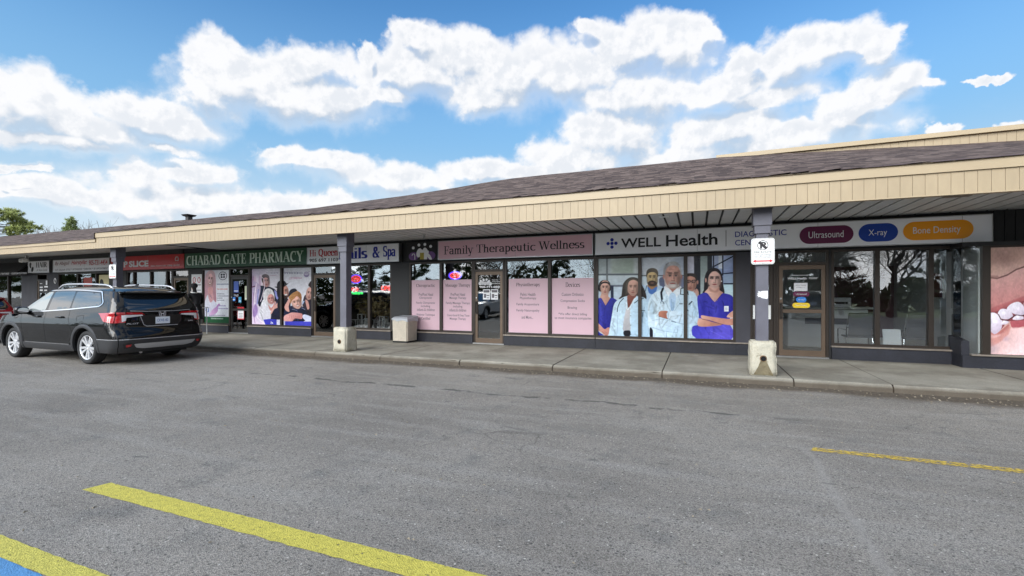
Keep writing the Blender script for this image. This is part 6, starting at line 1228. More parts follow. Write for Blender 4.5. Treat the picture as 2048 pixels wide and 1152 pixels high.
# ------------------------------------------------------------------ cars
def crv(pts):
    xs = np.array([p[0] for p in pts], float); ys = np.array([p[1] for p in pts], float)
    d = np.gradient(ys, xs)
    for i in range(len(xs) - 1):                # keep it from overshooting
        s = (ys[i + 1] - ys[i]) / (xs[i + 1] - xs[i])
        if abs(s) < 1e-9: d[i] = d[i + 1] = 0
    def f(x):
        if x <= xs[0]: return ys[0]
        if x >= xs[-1]: return ys[-1]
        i = int(np.searchsorted(xs, x)) - 1; h = xs[i + 1] - xs[i]; t = (x - xs[i]) / h
        return (2*t**3-3*t*t+1)*ys[i] + (t**3-2*t*t+t)*h*d[i] + (-2*t**3+3*t*t)*ys[i+1] + (t**3-t*t)*h*d[i+1]
    return f
Wz = crv([(.24, .90), (.34, .945), (.45, .962), (.58, .975), (.72, .985), (.86, .988), (.96, .975), (1.06, .955), (1.14, .935), (1.3, .89), (1.5, .825), (1.62, .775), (1.7, .725)])
XRz = crv([(.24, .16), (.34, .07), (.46, .012), (.60, .0), (.70, .05), (.80, .11), (.95, .135), (1.1, .14), (1.2, .155), (1.3, .19), (1.45, .275), (1.58, .365), (1.7, .44)])
XFz = crv([(.24, 5.10), (.4, 5.21), (.6, 5.25), (.8, 5.22), (.95, 5.14), (1.1, 5.03)])
XWz = crv([(1.04, 4.16), (1.15, 3.98), (1.3, 3.72), (1.5, 3.36), (1.64, 3.08), (1.72, 2.9)])
RZ = crv([(.3, -.045), (.9, -.02), (1.6, .005), (2.3, .012), (2.9, .0), (3.3, -.02), (4.2, 0), (5.2, 0)])
RAX, FAX, WR, AZ = 1.18, 4.22, .372, .372
def rcor(z): return .26 if z < 1.1 else .20
def sideP(x, z, off=0.):
    w = Wz(z); rc = rcor(z); xr = XRz(z) + .02; y = w
    if x < xr + rc:
        t = min(1, (xr + rc - x) / rc); y = w - rc * (1 - math.sqrt(max(0, 1 - t * t)))
    if z < 1.10 and x > 4.2:
        xf = XFz(z); r = .62
        if x > xf - r: t = min(1, (x - xf + r) / r); y = min(y, w - r * .62 * (1 - math.sqrt(max(0, 1 - t * t))))
    elif z >= 1.06 and x < 4.4:
        xf = XWz(z); r = .30
        if x > xf - r: t = min(1, (x - xf + r) / r); y = min(y, w - .16 * (1 - math.sqrt(max(0, 1 - t * t))))
    y -= .006 * math.exp(-((z - .62) / .10) ** 2) * max(0, min(1, (x - 1.5) / .4, (3.8 - x) / .4))        # a shallow hollow along the doors
    y += .010 * math.exp(-((z - .985) / .035) ** 2) * max(0, min(1, (x - .55) / .7, (4.3 - x) / .5))  # shoulder crease
    k = min(1, max(0, (z - 1.1) / .55)); k = k * k * (3 - 2 * k)
    return (x, y + off, z + RZ(x) * k)
def rearP(y, z, off=0.):
    w = Wz(z); rc = rcor(z); a = abs(y); x = XRz(z) + .025 * min(1, (a / w)) ** 2
    if a > w - rc: t = min(1, (a - w + rc) / rc); x += rc * (1 - math.sqrt(max(0, 1 - t * t)))
    k = min(1, max(0, (z - 1.1) / .55)); k = k * k * (3 - 2 * k)
    return (x - off, y, z + RZ(x) * k)
def frontP(y, z, off=0.):
    if z < 1.10:
        w = Wz(z); r = .62 * .62; a = abs(y); x = XFz(z) - .06 * (a / w) ** 2
        if a > w - r: t = min(1, (a - w + r) / r); x -= .62 * (1 - math.sqrt(max(0, 1 - t * t)))
        return (x + off, y, z)
    w = Wz(z); a = abs(y); x = XWz(z) - .10 * (a / w) ** 2
    if a > w - .16: t = min(1, (a - w + .16) / .16); x -= .20 * (1 - math.sqrt(max(0, 1 - t * t)))
    k = min(1, (z - 1.1) / .55); k = max(0, k); k = k * k * (3 - 2 * k)
    return (x + off, y, z + RZ(min(x, 3.3)) * k)
def wind(z): return XWz(z)
def pip(p, poly):
    x, y = p; c = False; n = len(poly)
    for i in range(n):
        x0, y0 = poly[i]; x1, y1 = poly[(i + 1) % n]
        if (y0 > y) != (y1 > y) and x < (x1 - x0) * (y - y0) / (y1 - y0) + x0: c = not c
    return c
def dens(poly, step):
    o = []
    for i, a in enumerate(poly):
        b = poly[(i + 1) % len(poly)]; n = max(1, int(math.hypot(b[0] - a[0], b[1] - a[1]) / step))
        o += [(a[0] + (b[0] - a[0]) * k / n, a[1] + (b[1] - a[1]) * k / n) for k in range(n)]
    return o
def rounded(poly, r, n=4):
    o = []; m = len(poly)
    for i in range(m):
        p, a, b = Vector(poly[i]), Vector(poly[i - 1]), Vector(poly[(i + 1) % m]); u, v = a - p, b - p; k = min(r, u.length * .45, v.length * .45)
        s, e = p + u.normalized() * k, p + v.normalized() * k
        for j in range(n + 1): t = j / n; q = s * (1 - t) ** 2 + p * 2 * t * (1 - t) + e * t * t; o.append((q.x, q.y))
    return o
def sheet2(poly, fn, off=0., step=.05, holes=()):
    """triangulate an outline (with holes) and lay it on a body surface"""
    loops = [dens(poly, step)] + [dens(h, step) for h in holes]; vs = []; es = []
    for l in loops:
        o = len(vs); vs += [Vector(p) for p in l]; es += [(o + i, o + (i + 1) % len(l)) for i in range(len(l))]
    xs = [p[0] for p in poly]; zs = [p[1] for p in poly]
    for i in range(int((max(xs) - min(xs)) / step) + 1):
        for j in range(int((max(zs) - min(zs)) / step) + 1):
            p = (min(xs) + (i + .5) * step, min(zs) + (j + .5) * step)
            if pip(p, loops[0]) and not any(pip(p, l) for l in loops[1:]):
                if min((p[0] - q[0]) ** 2 + (p[1] - q[1]) ** 2 for l in loops for q in l) > (step * .45) ** 2: vs.append(Vector(p))
    r = delaunay_2d_cdt(vs, es, [], 0, 1e-5); V = [tuple(fn(p.x, p.y, off)) for p in r[0]]; F = []
    for f in r[2]:
        c = sum((r[0][i] for i in f), Vector((0, 0))) / len(f)
        if pip(c, loops[0]) and not any(pip(c, l) for l in loops[1:]): F.append(tuple(f))
    return V, F
def flipy(v): return [(a, -b, c) for a, b, c in v]
def ribbon(pts, fn, wd, off, closed=False):
    """a thin strip along a 2D line on the body surface"""
    pts = dens(pts, .05) if closed else dens(pts + [], .05)[: None]; n = len(pts); v = []; f = []
    if not closed:
        pass
    for i, p in enumerate(pts):
        a, b = Vector(pts[(i - 1) % n] if (closed or i) else p), Vector(pts[(i + 1) % n] if (closed or i < n - 1) else p); t = (b - a)
        if t.length < 1e-9: t = Vector((1, 0))
        t.normalize(); nn = Vector((-t.y, t.x)) * wd / 2; v += [fn(p[0] + nn.x, p[1] + nn.y, off), fn(p[0] - nn.x, p[1] - nn.y, off)]
    m = n if closed else n - 1
    f = [(2 * i, 2 * i + 1, 2 * ((i + 1) % n) + 1, 2 * ((i + 1) % n)) for i in range(m)]; return v, f
def openline(pts, step=.05):
    o = []
    for a, b in zip(pts[:-1], pts[1:]):
        n = max(1, int(math.hypot(b[0] - a[0], b[1] - a[1]) / step)); o += [(a[0] + (b[0] - a[0]) * k / n, a[1] + (b[1] - a[1]) * k / n) for k in range(n)]
    return o + [pts[-1]]
def strip(pts, fn, wd, off):
    pts = openline(pts); n = len(pts); v = []
    for i, p in enumerate(pts):
        a, b = Vector(pts[max(i - 1, 0)]), Vector(pts[min(i + 1, n - 1)]); t = (b - a).normalized(); nn = Vector((-t.y, t.x)) * wd / 2; v += [fn(p[0] + nn.x, p[1] + nn.y, off), fn(p[0] - nn.x, p[1] - nn.y, off)]
    return v, [(2 * i, 2 * i + 1, 2 * i + 3, 2 * i + 2) for i in range(n - 1)]
PAINT = mat('black_car_paint', (.003, .003, .0033), .5, coat=.85, spec=.05)
CARGLASS = mat('tinted_car_glass', (.010, .012, .014), .02, spec=.9, coat=.6)
CLAD = mat('dark_cladding', (.030, .030, .032), .45, var=.1, vscale=8)
TYRE = mat('tyre_rubber', (.016, .016, .017), .75, bump=.2, bscale=120)
RIM = mat('alloy_rim', (.78, .78, .79), .3, .6)
LAMP = mat('red_lamp_lens', (.42, .006, .010), .08, coat=1.)
CLEAR = mat('clear_lamp_lens', (.72, .70, .70), .12, coat=1.)
SILVER = mat('silver_trim', (.50, .50, .51), .32, .55)
def seam(fn, z0, z1, n=16): return [(fn(z0 + (z1 - z0) * i / n), z0 + (z1 - z0) * i / n) for i in range(n + 1)]
def make_car(label):
    t = thing('parked_car', label, 'car', (0, 0, 0))
    rs = lambda z: XRz(z) + .02 + rcor(z) * .293                  # where side meets tail
    ry = lambda z: Wz(z) - rcor(z) * .293
    fs = lambda z: XFz(z) - .293 * .62; fy = lambda z: Wz(z) - .293 * .62 * .62
    ws = lambda z: XWz(z) - .293 * .30 - .03; wy = lambda z: Wz(z) - .16 * .293
    AR = .455
    def arch(cx): return [(cx + AR * math.cos(R(a)), AZ + AR * math.sin(R(a))) for a in range(196, -17, -8)]
    zb = .27
    def clip(pts): return [(x, max(z, zb)) for x, z in pts]
    bottom = [(rs(zb), zb)] + clip(arch(RAX)) + clip(arch(FAX)) + [(fs(zb), zb)]
    front = seam(fs, zb + .04, .97, 10); hood = [(4.76, 1.005), (4.50, 1.045), (4.24, 1.065)]; wsm = seam(ws, 1.09, 1.64, 12); top = [(ws(1.64) - (ws(1.64) - rs(1.64)) * i / 20, 1.64) for i in range(1, 20)]; rear = seam(rs, 1.64, zb + .03, 22)
    outline = bottom + front + hood + wsm + top + rear
    out = [outline[0]]
    for q in outline[1:]:
        if math.hypot(q[0] - out[-1][0], q[1] - out[-1][1]) > .008: out.append(q)
    body = MB(); V, F = sheet2(out, sideP, 0, .055); body.add(V, F); body.add(flipy(V), [f[::-1] for f in F])
    rp = [(-ry(z), z) for z in np.linspace(zb, 1.64, 24)]; rp = rp + [(-a, b) for a, b in rp[::-1]]
    V, F = sheet2(rp, rearP, 0, .055); body.add(V, F)
    fp = [(-fy(z), z) for z in np.linspace(zb, .97, 12)]; fp = fp + [(-a, b) for a, b in fp[::-1]]; V, F = sheet2(fp, frontP, 0, .07); body.add(V, F)
    wp = [(-wy(z), z) for z in np.linspace(1.12, 1.64, 10)]; wp = wp + [(-a, b) for a, b in wp[::-1]]; V, F = sheet2(wp, frontP, 0, .07); body.add(V, F)
    # hood: from the windscreen base to the nose
    v = []; nx, ny = 12, 14
    hx = [4.0 + (q_ - 4.0) * 1.187 for q_ in (4.0, 4.1, 4.2, 4.3, 4.4, 4.5, 4.6, 4.7, 4.78, 4.85, 4.9, 4.94, 4.965)]
    for i, x in enumerate(hx):
        ze = float(np.interp(x, [3.9, 4.24, 4.5, 4.76, 4.95, 5.18], [1.09, 1.065, 1.045, 1.005, .975, .965])); we = Wz(ze) - .01 if x < 4.6 else abs(sideP(min(x, fs(.965)), ze)[1])
        for j in range(ny + 1):
            u = -1 + 2 * j / ny; v.append((x - .06 * abs(u) ** 2 * (x > 4.85), u * we, ze + .055 * (1 - abs(u) ** 2.6) * (1 if x < 4.95 else max(0, (5.18 - x) / .23))))
    body.add(v, [(i * (ny + 1) + j, (i + 1) * (ny + 1) + j, (i + 1) * (ny + 1) + j + 1, i * (ny + 1) + j + 1) for i in range(len(hx) - 1) for j in range(ny)])
    # roof
    v = []; xs = np.linspace(0, 1, 21); ny = 16
    for s in xs:
        for j in range(ny + 1):
            u = -1 + 2 * j / ny; yy = u * wy(1.64)
            xa, xb = rearP(yy, 1.64)[0], frontP(yy, 1.64)[0]
            if abs(u) > .92: k_ = (abs(u) - .92) / .08; xa = xa * (1 - k_) + rs(1.64) * k_; xb = xb * (1 - k_) + ws(1.64) * k_
            x = xa + (xb - xa) * s; e = (1 - (abs(2 * s - 1)) ** 5) ; yy2 = u * (wy(1.64) + (Wz(1.64) - wy(1.64)) * min(1, 4 * s, 4 * (1 - s)) )
            v.append((x, yy2, 1.64 + RZ(x) + .098 * e ** .7 * (1 - abs(u) ** 3.2)))
    n = ny + 1; body.add(v, [(i * n + j, (i + 1) * n + j, (i + 1) * n + j + 1, i * n + j + 1) for i in range(20) for j in range(ny)])
    me = body.mesh('body'); bm = bmesh.new(); bm.from_mesh(me); bmesh.ops.remove_doubles(bm, verts=bm.verts[:], dist=.006); bmesh.ops.recalc_face_normals(bm, faces=bm.faces[:]); bm.to_mesh(me); bm.free()
    bo = link('body', me, PAINT, t, 'auto')
    def surf(name, poly, fn, off, m, both=False, par=t, step=.05, rnd=0, side=1):
        poly = rounded(poly, rnd) if rnd else poly; V, F = sheet2(poly, fn, off, step); o = None
        for sgn in ((1, -1) if both else (side,)):
            q = MB(); q.add(V if sgn == 1 else flipy(V), F); o = q.build(name, m, par, 'auto')
        return o
    # windows on both sides
    wins = [('front_door_window', [(3.80, 1.135), (2.80, 1.175), (2.76, 1.60), (3.04, 1.60), (3.34, 1.46)]), ('rear_door_window', [(2.70, 1.18), (1.84, 1.225), (1.86, 1.605), (2.67, 1.605)]), ('quarter_window', [(1.78, 1.23), (.78, 1.31), (.72, 1.37), (.92, 1.585), (1.80, 1.605)])]
    for nm, pl in wins: surf(nm, pl, sideP, .006, mat('opaque_pale_glass', (.20, .225, .22), .03, spec=.9, coat=.6) if nm[0] == 'f' else CARGLASS, True, step=.06, rnd=.04)  # front window: opaque pale grey stands in for daylight seen through it
    # black pillar strips between the windows
    for pl in ([(2.80, 1.17), (2.70, 1.175), (2.67, 1.61), (2.76, 1.61)], [(1.84, 1.22), (1.78, 1.225), (1.80, 1.61), (1.86, 1.61)]): surf('pillar_trim', pl, sideP, .004, mat('gloss_black_trim', (.01, .01, .011), .1), True)
    # chrome line round all the side glass
    loop = rounded([(3.88, 1.115), (2.75, 1.16), (1.80, 1.21), (.76, 1.29), (.66, 1.37), (.88, 1.625), (1.8, 1.635), (2.7, 1.635), (3.04, 1.63), (3.40, 1.47)], .06)
    V, F = ribbon(loop, sideP, .026, .010, True)
    for sgn in (1, -1): q = MB(); q.add(V if sgn == 1 else flipy(V), F); q.build('window_trim', C_['chrome'], t)
    # cut lines of doors, fuel flap, tailgate
    GAP = mat('panel_gap', (.002, .002, .002), .9); q = MB()
    for ln in ([(2.75, 1.15), (2.74, .7), (2.72, .30)], [(3.78, 1.10), (3.74, .9), (3.66, .45), (3.62, .30)], [(1.82, 1.20), (1.78, 1.0), (1.68, .80), (1.60, .66)], [(3.70, .335), (1.70, .335)], [(1.48, 1.06), (1.22, 1.08), (1.20, .95), (1.44, .93), (1.48, 1.06)]):
        V, F = strip(ln, sideP, .008, .0015); q.add(V, F); q.add(flipy(V), F)
    V, F = strip([(-.70, 1.22), (-.72, 1.0), (-.66, .80), (-.60, .705), (.60, .705), (.66, .80), (.72, 1.0), (.70, 1.22)], rearP, .010, .002); q.add(V, F); q.build('cut_lines', GAP, bo)
    # handles
    for x in (2.0, 2.95):
        for sgn in (1, -1):
            q = MB(); y = sideP(x, 1.03)[1]; q.tube([(x - .02, (y - .01) * sgn, 1.035), (x + .01, (y + .04) * sgn, 1.035), (x + .2, (y + .04) * sgn, 1.03), (x + .23, (y - .01) * sgn, 1.03)], [.014, .017, .017, .014], 8); q.build('door_handle', PAINT, t, True)
    # lower cladding, arches, chrome sill strip
    for cx in (RAX, FAX):
        v = []; f = []; A = list(range(192, -13, -6))
        for a in A:
            for r, o in ((AR - .015, -.03), (AR - .015, .018), (AR + .02, .024), (AR + .055, .016), (AR + .07, -.004)):
                x, z = cx + r * math.cos(R(a)), AZ + r * math.sin(R(a)); P = sideP(x, max(z, .24)); v.append((x, max(P[1], .86) + o, z))
        f = [(i * 5 + k, (i + 1) * 5 + k, (i + 1) * 5 + k + 1, i * 5 + k + 1) for i in range(len(A) - 1) for k in range(4)]
        for sgn in (1, -1):
            q = MB(); q.add(v if sgn == 1 else flipy(v), f); q.build('wheel_arch_trim', CLAD, t, 'auto')
            q = MB(); aw = [(cx + (AR - .012) * math.cos(R(a)), max(.27, AZ + (AR - .012) * math.sin(R(a)))) for a in range(-13, 194, 9)]; nw = len(aw); q.add([(a, sgn * .62, b) for a, b in aw] + [(a, sgn * .95, b) for a, b in aw], [(k, k + 1, nw + k + 1, nw + k) for k in range(nw - 1)] + [tuple(range(nw))]); q.build('wheel_well', C_['hole'], t)
    surf('sill_cladding', [(3.68, .27), (1.70, .27), (1.66, .42), (3.70, .42)], sideP, .010, CLAD, True); V, F = strip([(3.60, .425), (1.76, .425)], sideP, .022, .016)
    for sgn in (1, -1): q = MB(); q.add(V if sgn == 1 else flipy(V), F); q.build('sill_strip', C_['chrome'], t)
    # rear bumper
    def bumper(y0, y1, z0, z1, m, name, off, rear_n=10):
        V, F = sheet2([(-y1, z0), (y1, z0), (y1, z1), (-y1, z1)] if y0 is None else [(y0, z0), (y1, z0), (y1, z1), (y0, z1)], rearP, off, .05); q = MB(); q.add(V, F); return q.build(name, m, t, 'auto')
    w_ = lambda z: ry(z) - .002
    pl = [(-w_(z), z) for z in np.linspace(.275, .56, 8)]; pl = pl + [(-a, b) for a, b in pl[::-1]]; bm_ = surf('rear_bumper', pl, rearP, .010, CLAD)
    pl = [(rs(z) - .0, z) for z in np.linspace(.275, .56, 8)] + [(.70, .56), (.68, .275)]; surf('bumper_corner', pl, sideP, .010, CLAD, True)
    V, F = strip([(-w_(.57), .572), (w_(.57), .572)], rearP, .016, .014); q = MB(); q.add(V, F); V, F = strip([(rs(.57), .572), (.69, .572)], sideP, .016, .014); q.add(V, F); q.add(flipy(V), F); q.build('bumper_strip', SILVER, t)
    sp = [(-.66, .47), (.66, .47), (.60, .385), (.44, .355), (-.44, .355), (-.60, .385)]; V, F = sheet2(rounded(sp, .03), rearP, .034, .05); q = MB(); q.add(V, F); V2, F2 = ribbon(rounded(sp, .03), rearP, .001, .034, True); q.add([(a, b, c) for a, b, c in V2] , F2); q.build('skid_plate', SILVER, t, 'auto')
    for sgn in (1, -1):
        surf('reflector_surround', [(.68, .50), (.84, .48), (.80, .37), (.69, .40)], rearP, .014, mat('black_insert', (.012, .012, .013), .5), side=sgn); surf('rear_reflector', [(.69, .465), (.79, .455), (.78, .405), (.70, .415)], rearP, .018, LAMP, side=sgn)
    # tailgate glass, spoiler, wiper
    pl = [(-.66, 1.20), (.66, 1.20), (.735, 1.27), (.655, 1.585), (-.655, 1.585), (-.735, 1.27)]; surf('rear_window', pl, rearP, .006, CARGLASS, rnd=.05, step=.06)
    V, F = strip([(-.64, 1.185), (-.3, 1.165), (.3, 1.165), (.64, 1.185)], rearP, .014, .006); q = MB(); q.add(V, F); q.build('tailgate_crease', SILVER, t)
    v = []
    for j in range(13):
        y = -.70 + 1.40 * j / 12; b = rearP(y, 1.60); k = 1 - .30 * (abs(y) / .70) ** 4
        v += [(b[0] + .22, y, b[2] + .085 - .03 * (abs(y) / .64) ** 2), (b[0] + .02, y, b[2] + .062 - .02 * (abs(y) / .64) ** 2), (b[0] - .155 * k, y, b[2] + .028), (b[0] - .15 * k, y, b[2] + .008), (b[0] + .02, y, b[2] - .02)]
    q = MB(); q.add(v, [(i * 5 + k, (i + 1) * 5 + k, (i + 1) * 5 + k + 1, i * 5 + k + 1) for i in range(12) for k in range(4)] + [(0, 1, 2, 3, 4), (60, 61, 62, 63, 64)]); q.build('spoiler', PAINT, t, 'auto')
    a, b = rearP(.06, 1.215, .03), rearP(-.42, 1.25, .03); q = MB(); q.tube([rearP(.10, 1.21, .0), a, b], [.02, .016, .008], 8); q.build('rear_wiper', mat('black_rubber', (.012, .012, .012), .6), t)
    # tail lamps: a wedge on the flank, carried on across the tailgate
    LZ = 1.16
    for sgn in (1, -1):
        pl = [(rs(1.155), 1.155), (.70, 1.135), (.62, 1.09), (.46, .965), (rs(.925), .925)] + [(rs(z), z) for z in (.97, 1.03, 1.09)]
        surf('tail_lamp', pl, sideP, .012, LAMP, step=.03, side=sgn)
        pl = [(ry(z), z) for z in (.925, .97, 1.03, 1.09, 1.155)] + [(.74, 1.155), (.735, 1.10), (.735, .935)]; surf('tail_lamp', pl, rearP, .012, LAMP, step=.03, side=sgn)
        surf('tail_lamp', [(.728, 1.155), (.42, 1.140), (.36, 1.08), (.40, 1.098), (.728, 1.10)], rearP, .012, LAMP, step=.03, side=sgn)
        surf('reversing_lamp', [(.80, 1.09), (.728, 1.095), (.42, 1.093), (.40, 1.07), (.72, 1.035), (.735, .97), (.80, .95)], rearP, .0125 if False else .015, CLEAR, step=.03, side=sgn)
    # plate recess, plate, badges
    surf('plate_recess', [(-.36, .84), (.36, .84), (.44, 1.075), (-.44, 1.075)], rearP, .0035, mat('black_recess', (.004, .004, .004), .35)); V, F = strip([(-.33, .835), (.33, .835), (.39, .87), (.45, 1.06)], rearP, .014, .008); q = MB(); q.add(V, F); q.build('recess_trim', SILVER, t)
    pz = .955; P0 = rearP(0, pz, .018)[0]; q = MB(); q.box(P0 - .004, P0, -.155, .155, pz - .078, pz + .078, .002); pt = q.build('licence_plate', mat('plate_white', srgb(222, 226, 232), .4), t)
    def rtext(s, yc, w, z0, h, m, off, name, par=t, X_=None, **k):
        v, f = text_mesh(s, **k); lo, hi = v.min(0), v.max(0); vv = []
        for a, b in v:
            u = (a - lo[0]) / (hi[0] - lo[0]); z = z0 + h * (b - lo[1]) / (hi[1] - lo[1]); y = yc + w / 2 - u * w; vv.append((X_ if X_ else rearP(y, z, off)[0], y, z))
        q = MB(); q.add(vv, f); return q.build(name, m, par, fix=False)
    rtext('CKWB 482', 0, .24, pz - .032, .064, mat('plate_blue', srgb(40, 84, 150), .5), 0, 'plate_lettering', pt, P0 - .0052)
    BADGE = mat('badge_metal', (.72, .72, .74), .25, .6)
    rtext('PILOT', .60, .24, .885, .034, BADGE, .006, 'badge', shear=.2, bold=.02); rtext('AWD', -.64, .12, .90, .026, BADGE, .006, 'badge', bold=.02)
    q = MB(); ez = 1.105; ring = [(.085, .055, .0), (.070, .042, 0)]
    pts = rounded([(-.075, ez + .060), (.075, ez + .060), (.062, ez - .062), (-.062, ez - .062)], .035); V, F = ribbon(pts, rearP, .012, .014, True); q.add(V, F)
    for ln in ([(-.040, ez + .05), (-.026, ez - .05)], [(.040, ez + .05), (.026, ez - .05)], [(-.034, ez), (.034, ez)]): V, F = strip(ln, rearP, .017, .015); q.add(V, F)
    q.build('emblem', BADGE, t)
    # roof rails, mirrors, aerial fin
    for sgn in (1, -1):
        q = MB(); pts = []
        for i in range(15):
            s = i / 14; x = .72 + 2.15 * s; e = min(1, s / .09, (1 - s) / .09); pts.append((x, sgn * .645, 1.685 + RZ(x) + .085 * e))
        q.tube(pts, .021, 8); q.build('roof_rail', SILVER, t, True)
        q = MB(); bm = bmesh.new(); bmesh.ops.create_uvsphere(bm, u_segments=16, v_segments=10, radius=1)
        for p in bm.verts: c = p.co; p.co = Vector((3.50 + (abs(c.x) ** .6 * (1 if c.x > 0 else -1)) * .085, sgn * (1.07 + (abs(c.y) ** .55 * (1 if c.y > 0 else -1)) * .125), 1.165 + (abs(c.z) ** .6 * (1 if c.z > 0 else -1)) * .088))
        bm.verts.index_update(); q.add([p.co[:] for p in bm.verts], [[u.index for u in f.verts] for f in bm.faces]); bm.free(); q.tube([(3.58, sgn * .90, 1.11), (3.54, sgn * 1.0, 1.11)], .035, 8); mr = q.build('wing_mirror', PAINT, t, True)
        q = MB(); q.add([(3.412, sgn * (1.07 + .10 * math.cos(a)), 1.165 + .066 * math.sin(a)) for a in np.linspace(0, 2 * math.pi, 20)[:-1]], [tuple(range(19))]); q.build('mirror_glass', mat('mirror', (.6, .62, .64), .02, 1.), mr)
    q = MB(); q.add([(1.0, 0, 1.72), (1.22, -.03, 1.73), (1.22, .03, 1.73), (.99, 0, 1.80)], [(0, 1, 3), (1, 2, 3), (2, 0, 3)]); q.build('aerial_fin', PAINT, t)
    # front: windscreen, lamps, grille
    pl = [(-.80, 1.13), (.80, 1.13), (.66, 1.61), (-.66, 1.61)]; surf('windscreen', pl, frontP, .006, CARGLASS, rnd=.05, step=.08)
    surf('grille', [(-.45, .62), (.45, .62), (.50, .86), (-.50, .86)], frontP, .012, CLAD)
    for sgn in (1, -1): surf('headlight', [(.50, .80), (.74, .84), (.74, .93), (.50, .90)], frontP, .012, CLEAR, side=sgn)
    surf('front_bumper', [(-.70, .28), (.70, .28), (.70, .50), (-.70, .50)], frontP, .012, CLAD)
    q = MB(); q.box(.30, 5.0, -.80, .80, .24, .34); q.box(.14, 1.0, -.55, .55, .22, .30); q.build('underbody', C_['hole'], t)
    q = MB(); q.tube([(.12, .45, .27), (.5, .45, .27)], .03, 10); q.build('exhaust_pipe', C_['alu'], t)
    # wheels
    for cx in (RAX, FAX):
        for sgn in (1, -1):
            q = MB(); o = .94; w0 = .125
            prof = [(.262, -.11), (.29, -.122), (.335, -.122), (.360, -.105), (.372, -.07), (.3725, -.03), (.366, -.028), (.366, -.022), (.3725, -.02), (.3725, .02), (.366, .022), (.366, .028), (.3725, .03), (.372, .07), (.360, .105), (.335, .122), (.29, .122), (.270, .11), (.262, .10)]
            q.lathe([(r, sgn * (o - w0 + h)) for r, h in prof], 56, 'y', (cx, 0, AZ)); wh = q.build('wheel', TYRE, t, 'auto')
            q = MB(); yo = sgn * (o - .022)
            q.lathe([(.268, yo), (.258, yo - sgn * .004), (.246, yo - sgn * .03), (.21, yo - sgn * .18), (0, yo - sgn * .18)], 48, 'y', (cx, 0, AZ)); rb = q.build('rim_barrel', mat('dark_rim', (.05, .05, .052), .4, .6), wh, 'auto')
            q = MB(); q.lathe([(.270, yo + sgn * .002), (.265, yo + sgn * .006), (.250, yo), (.244, yo - sgn * .02)], 48, 'y', (cx, 0, AZ))
            for k in range(10):
                a0 = R(36 * k + (5 if k % 2 else -5)); a1 = R(36 * k + (1.5 if k % 2 else -1.5))
                def pt(r, a, d, h): return (cx + r * math.cos(a) - d * math.sin(a), yo + sgn * h, AZ + r * math.sin(a) + d * math.cos(a))
                v = [pt(.045, a1, -.017, -.018), pt(.045, a1, .017, -.018), pt(.258, a0, .026, -.004), pt(.258, a0, -.026, -.004), pt(.045, a1, -.022, -.05), pt(.045, a1, .022, -.05), pt(.258, a0, .032, -.04), pt(.258, a0, -.032, -.04)]
                q.add(v, [(0, 1, 2, 3), (0, 4, 5, 1), (1, 5, 6, 2), (2, 6, 7, 3), (3, 7, 4, 0)])
            q.lathe([(.07, yo - sgn * .03), (.062, yo - sgn * .012), (.034, yo - sgn * .008), (.032, yo - sgn * .014), (0, yo - sgn * .014)], 24, 'y', (cx, 0, AZ)); q.build('rim', RIM, wh)
    return t
car = make_car('glossy black seven seat family car with chrome window line parked by the kerb')
def place(c, x, y, rot, scale=None):
    c.location = (x, y, 0); c.rotation_euler = (0, 0, rot)
    if scale: c.scale = scale
place(car, -11.32, 6.92, math.pi)
def repaint(c, m):
    for ch in c.children:
        for s in ch.material_slots:
            if s.material == PAINT: s.link = 'OBJECT'; s.material = m
        if ch.children: repaint(ch, m)
RED = mat('red_car_paint', (.32, .012, .016), .22, coat=1.); WHITE = mat('white_car_paint', (.72, .72, .72), .25, coat=1.); GREY = mat('silver_car_paint', (.32, .33, .35), .25, .4, coat=1.)
for (x, y, r, s, m, lb) in ((-20.6, 7.2, math.pi, (.95, .95, .90), RED, 'red car ahead of the black car, only its tail in view'), (-.6, -6.0, R(160), None, WHITE, 'white car parked across the lot facing away'), (-5.6, -7.2, R(90), None, GREY, 'silver car parked across the lot'), (-13.5, -7.2, R(90), None, WHITE, 'white car in the far row across the lot'), (6.2, -7.4, R(-90), None, PAINT, 'black car in the far row across the lot'), (-24, -7.2, R(90), None, WHITE, 'white car at far end of the row across the lot')):
    c = copy_tree(car); place(c, x, y, r, s); c['label'] = lb; repaint(c, m)
    if 'lot' in lb: c['group'] = 'cars parked across the lot'
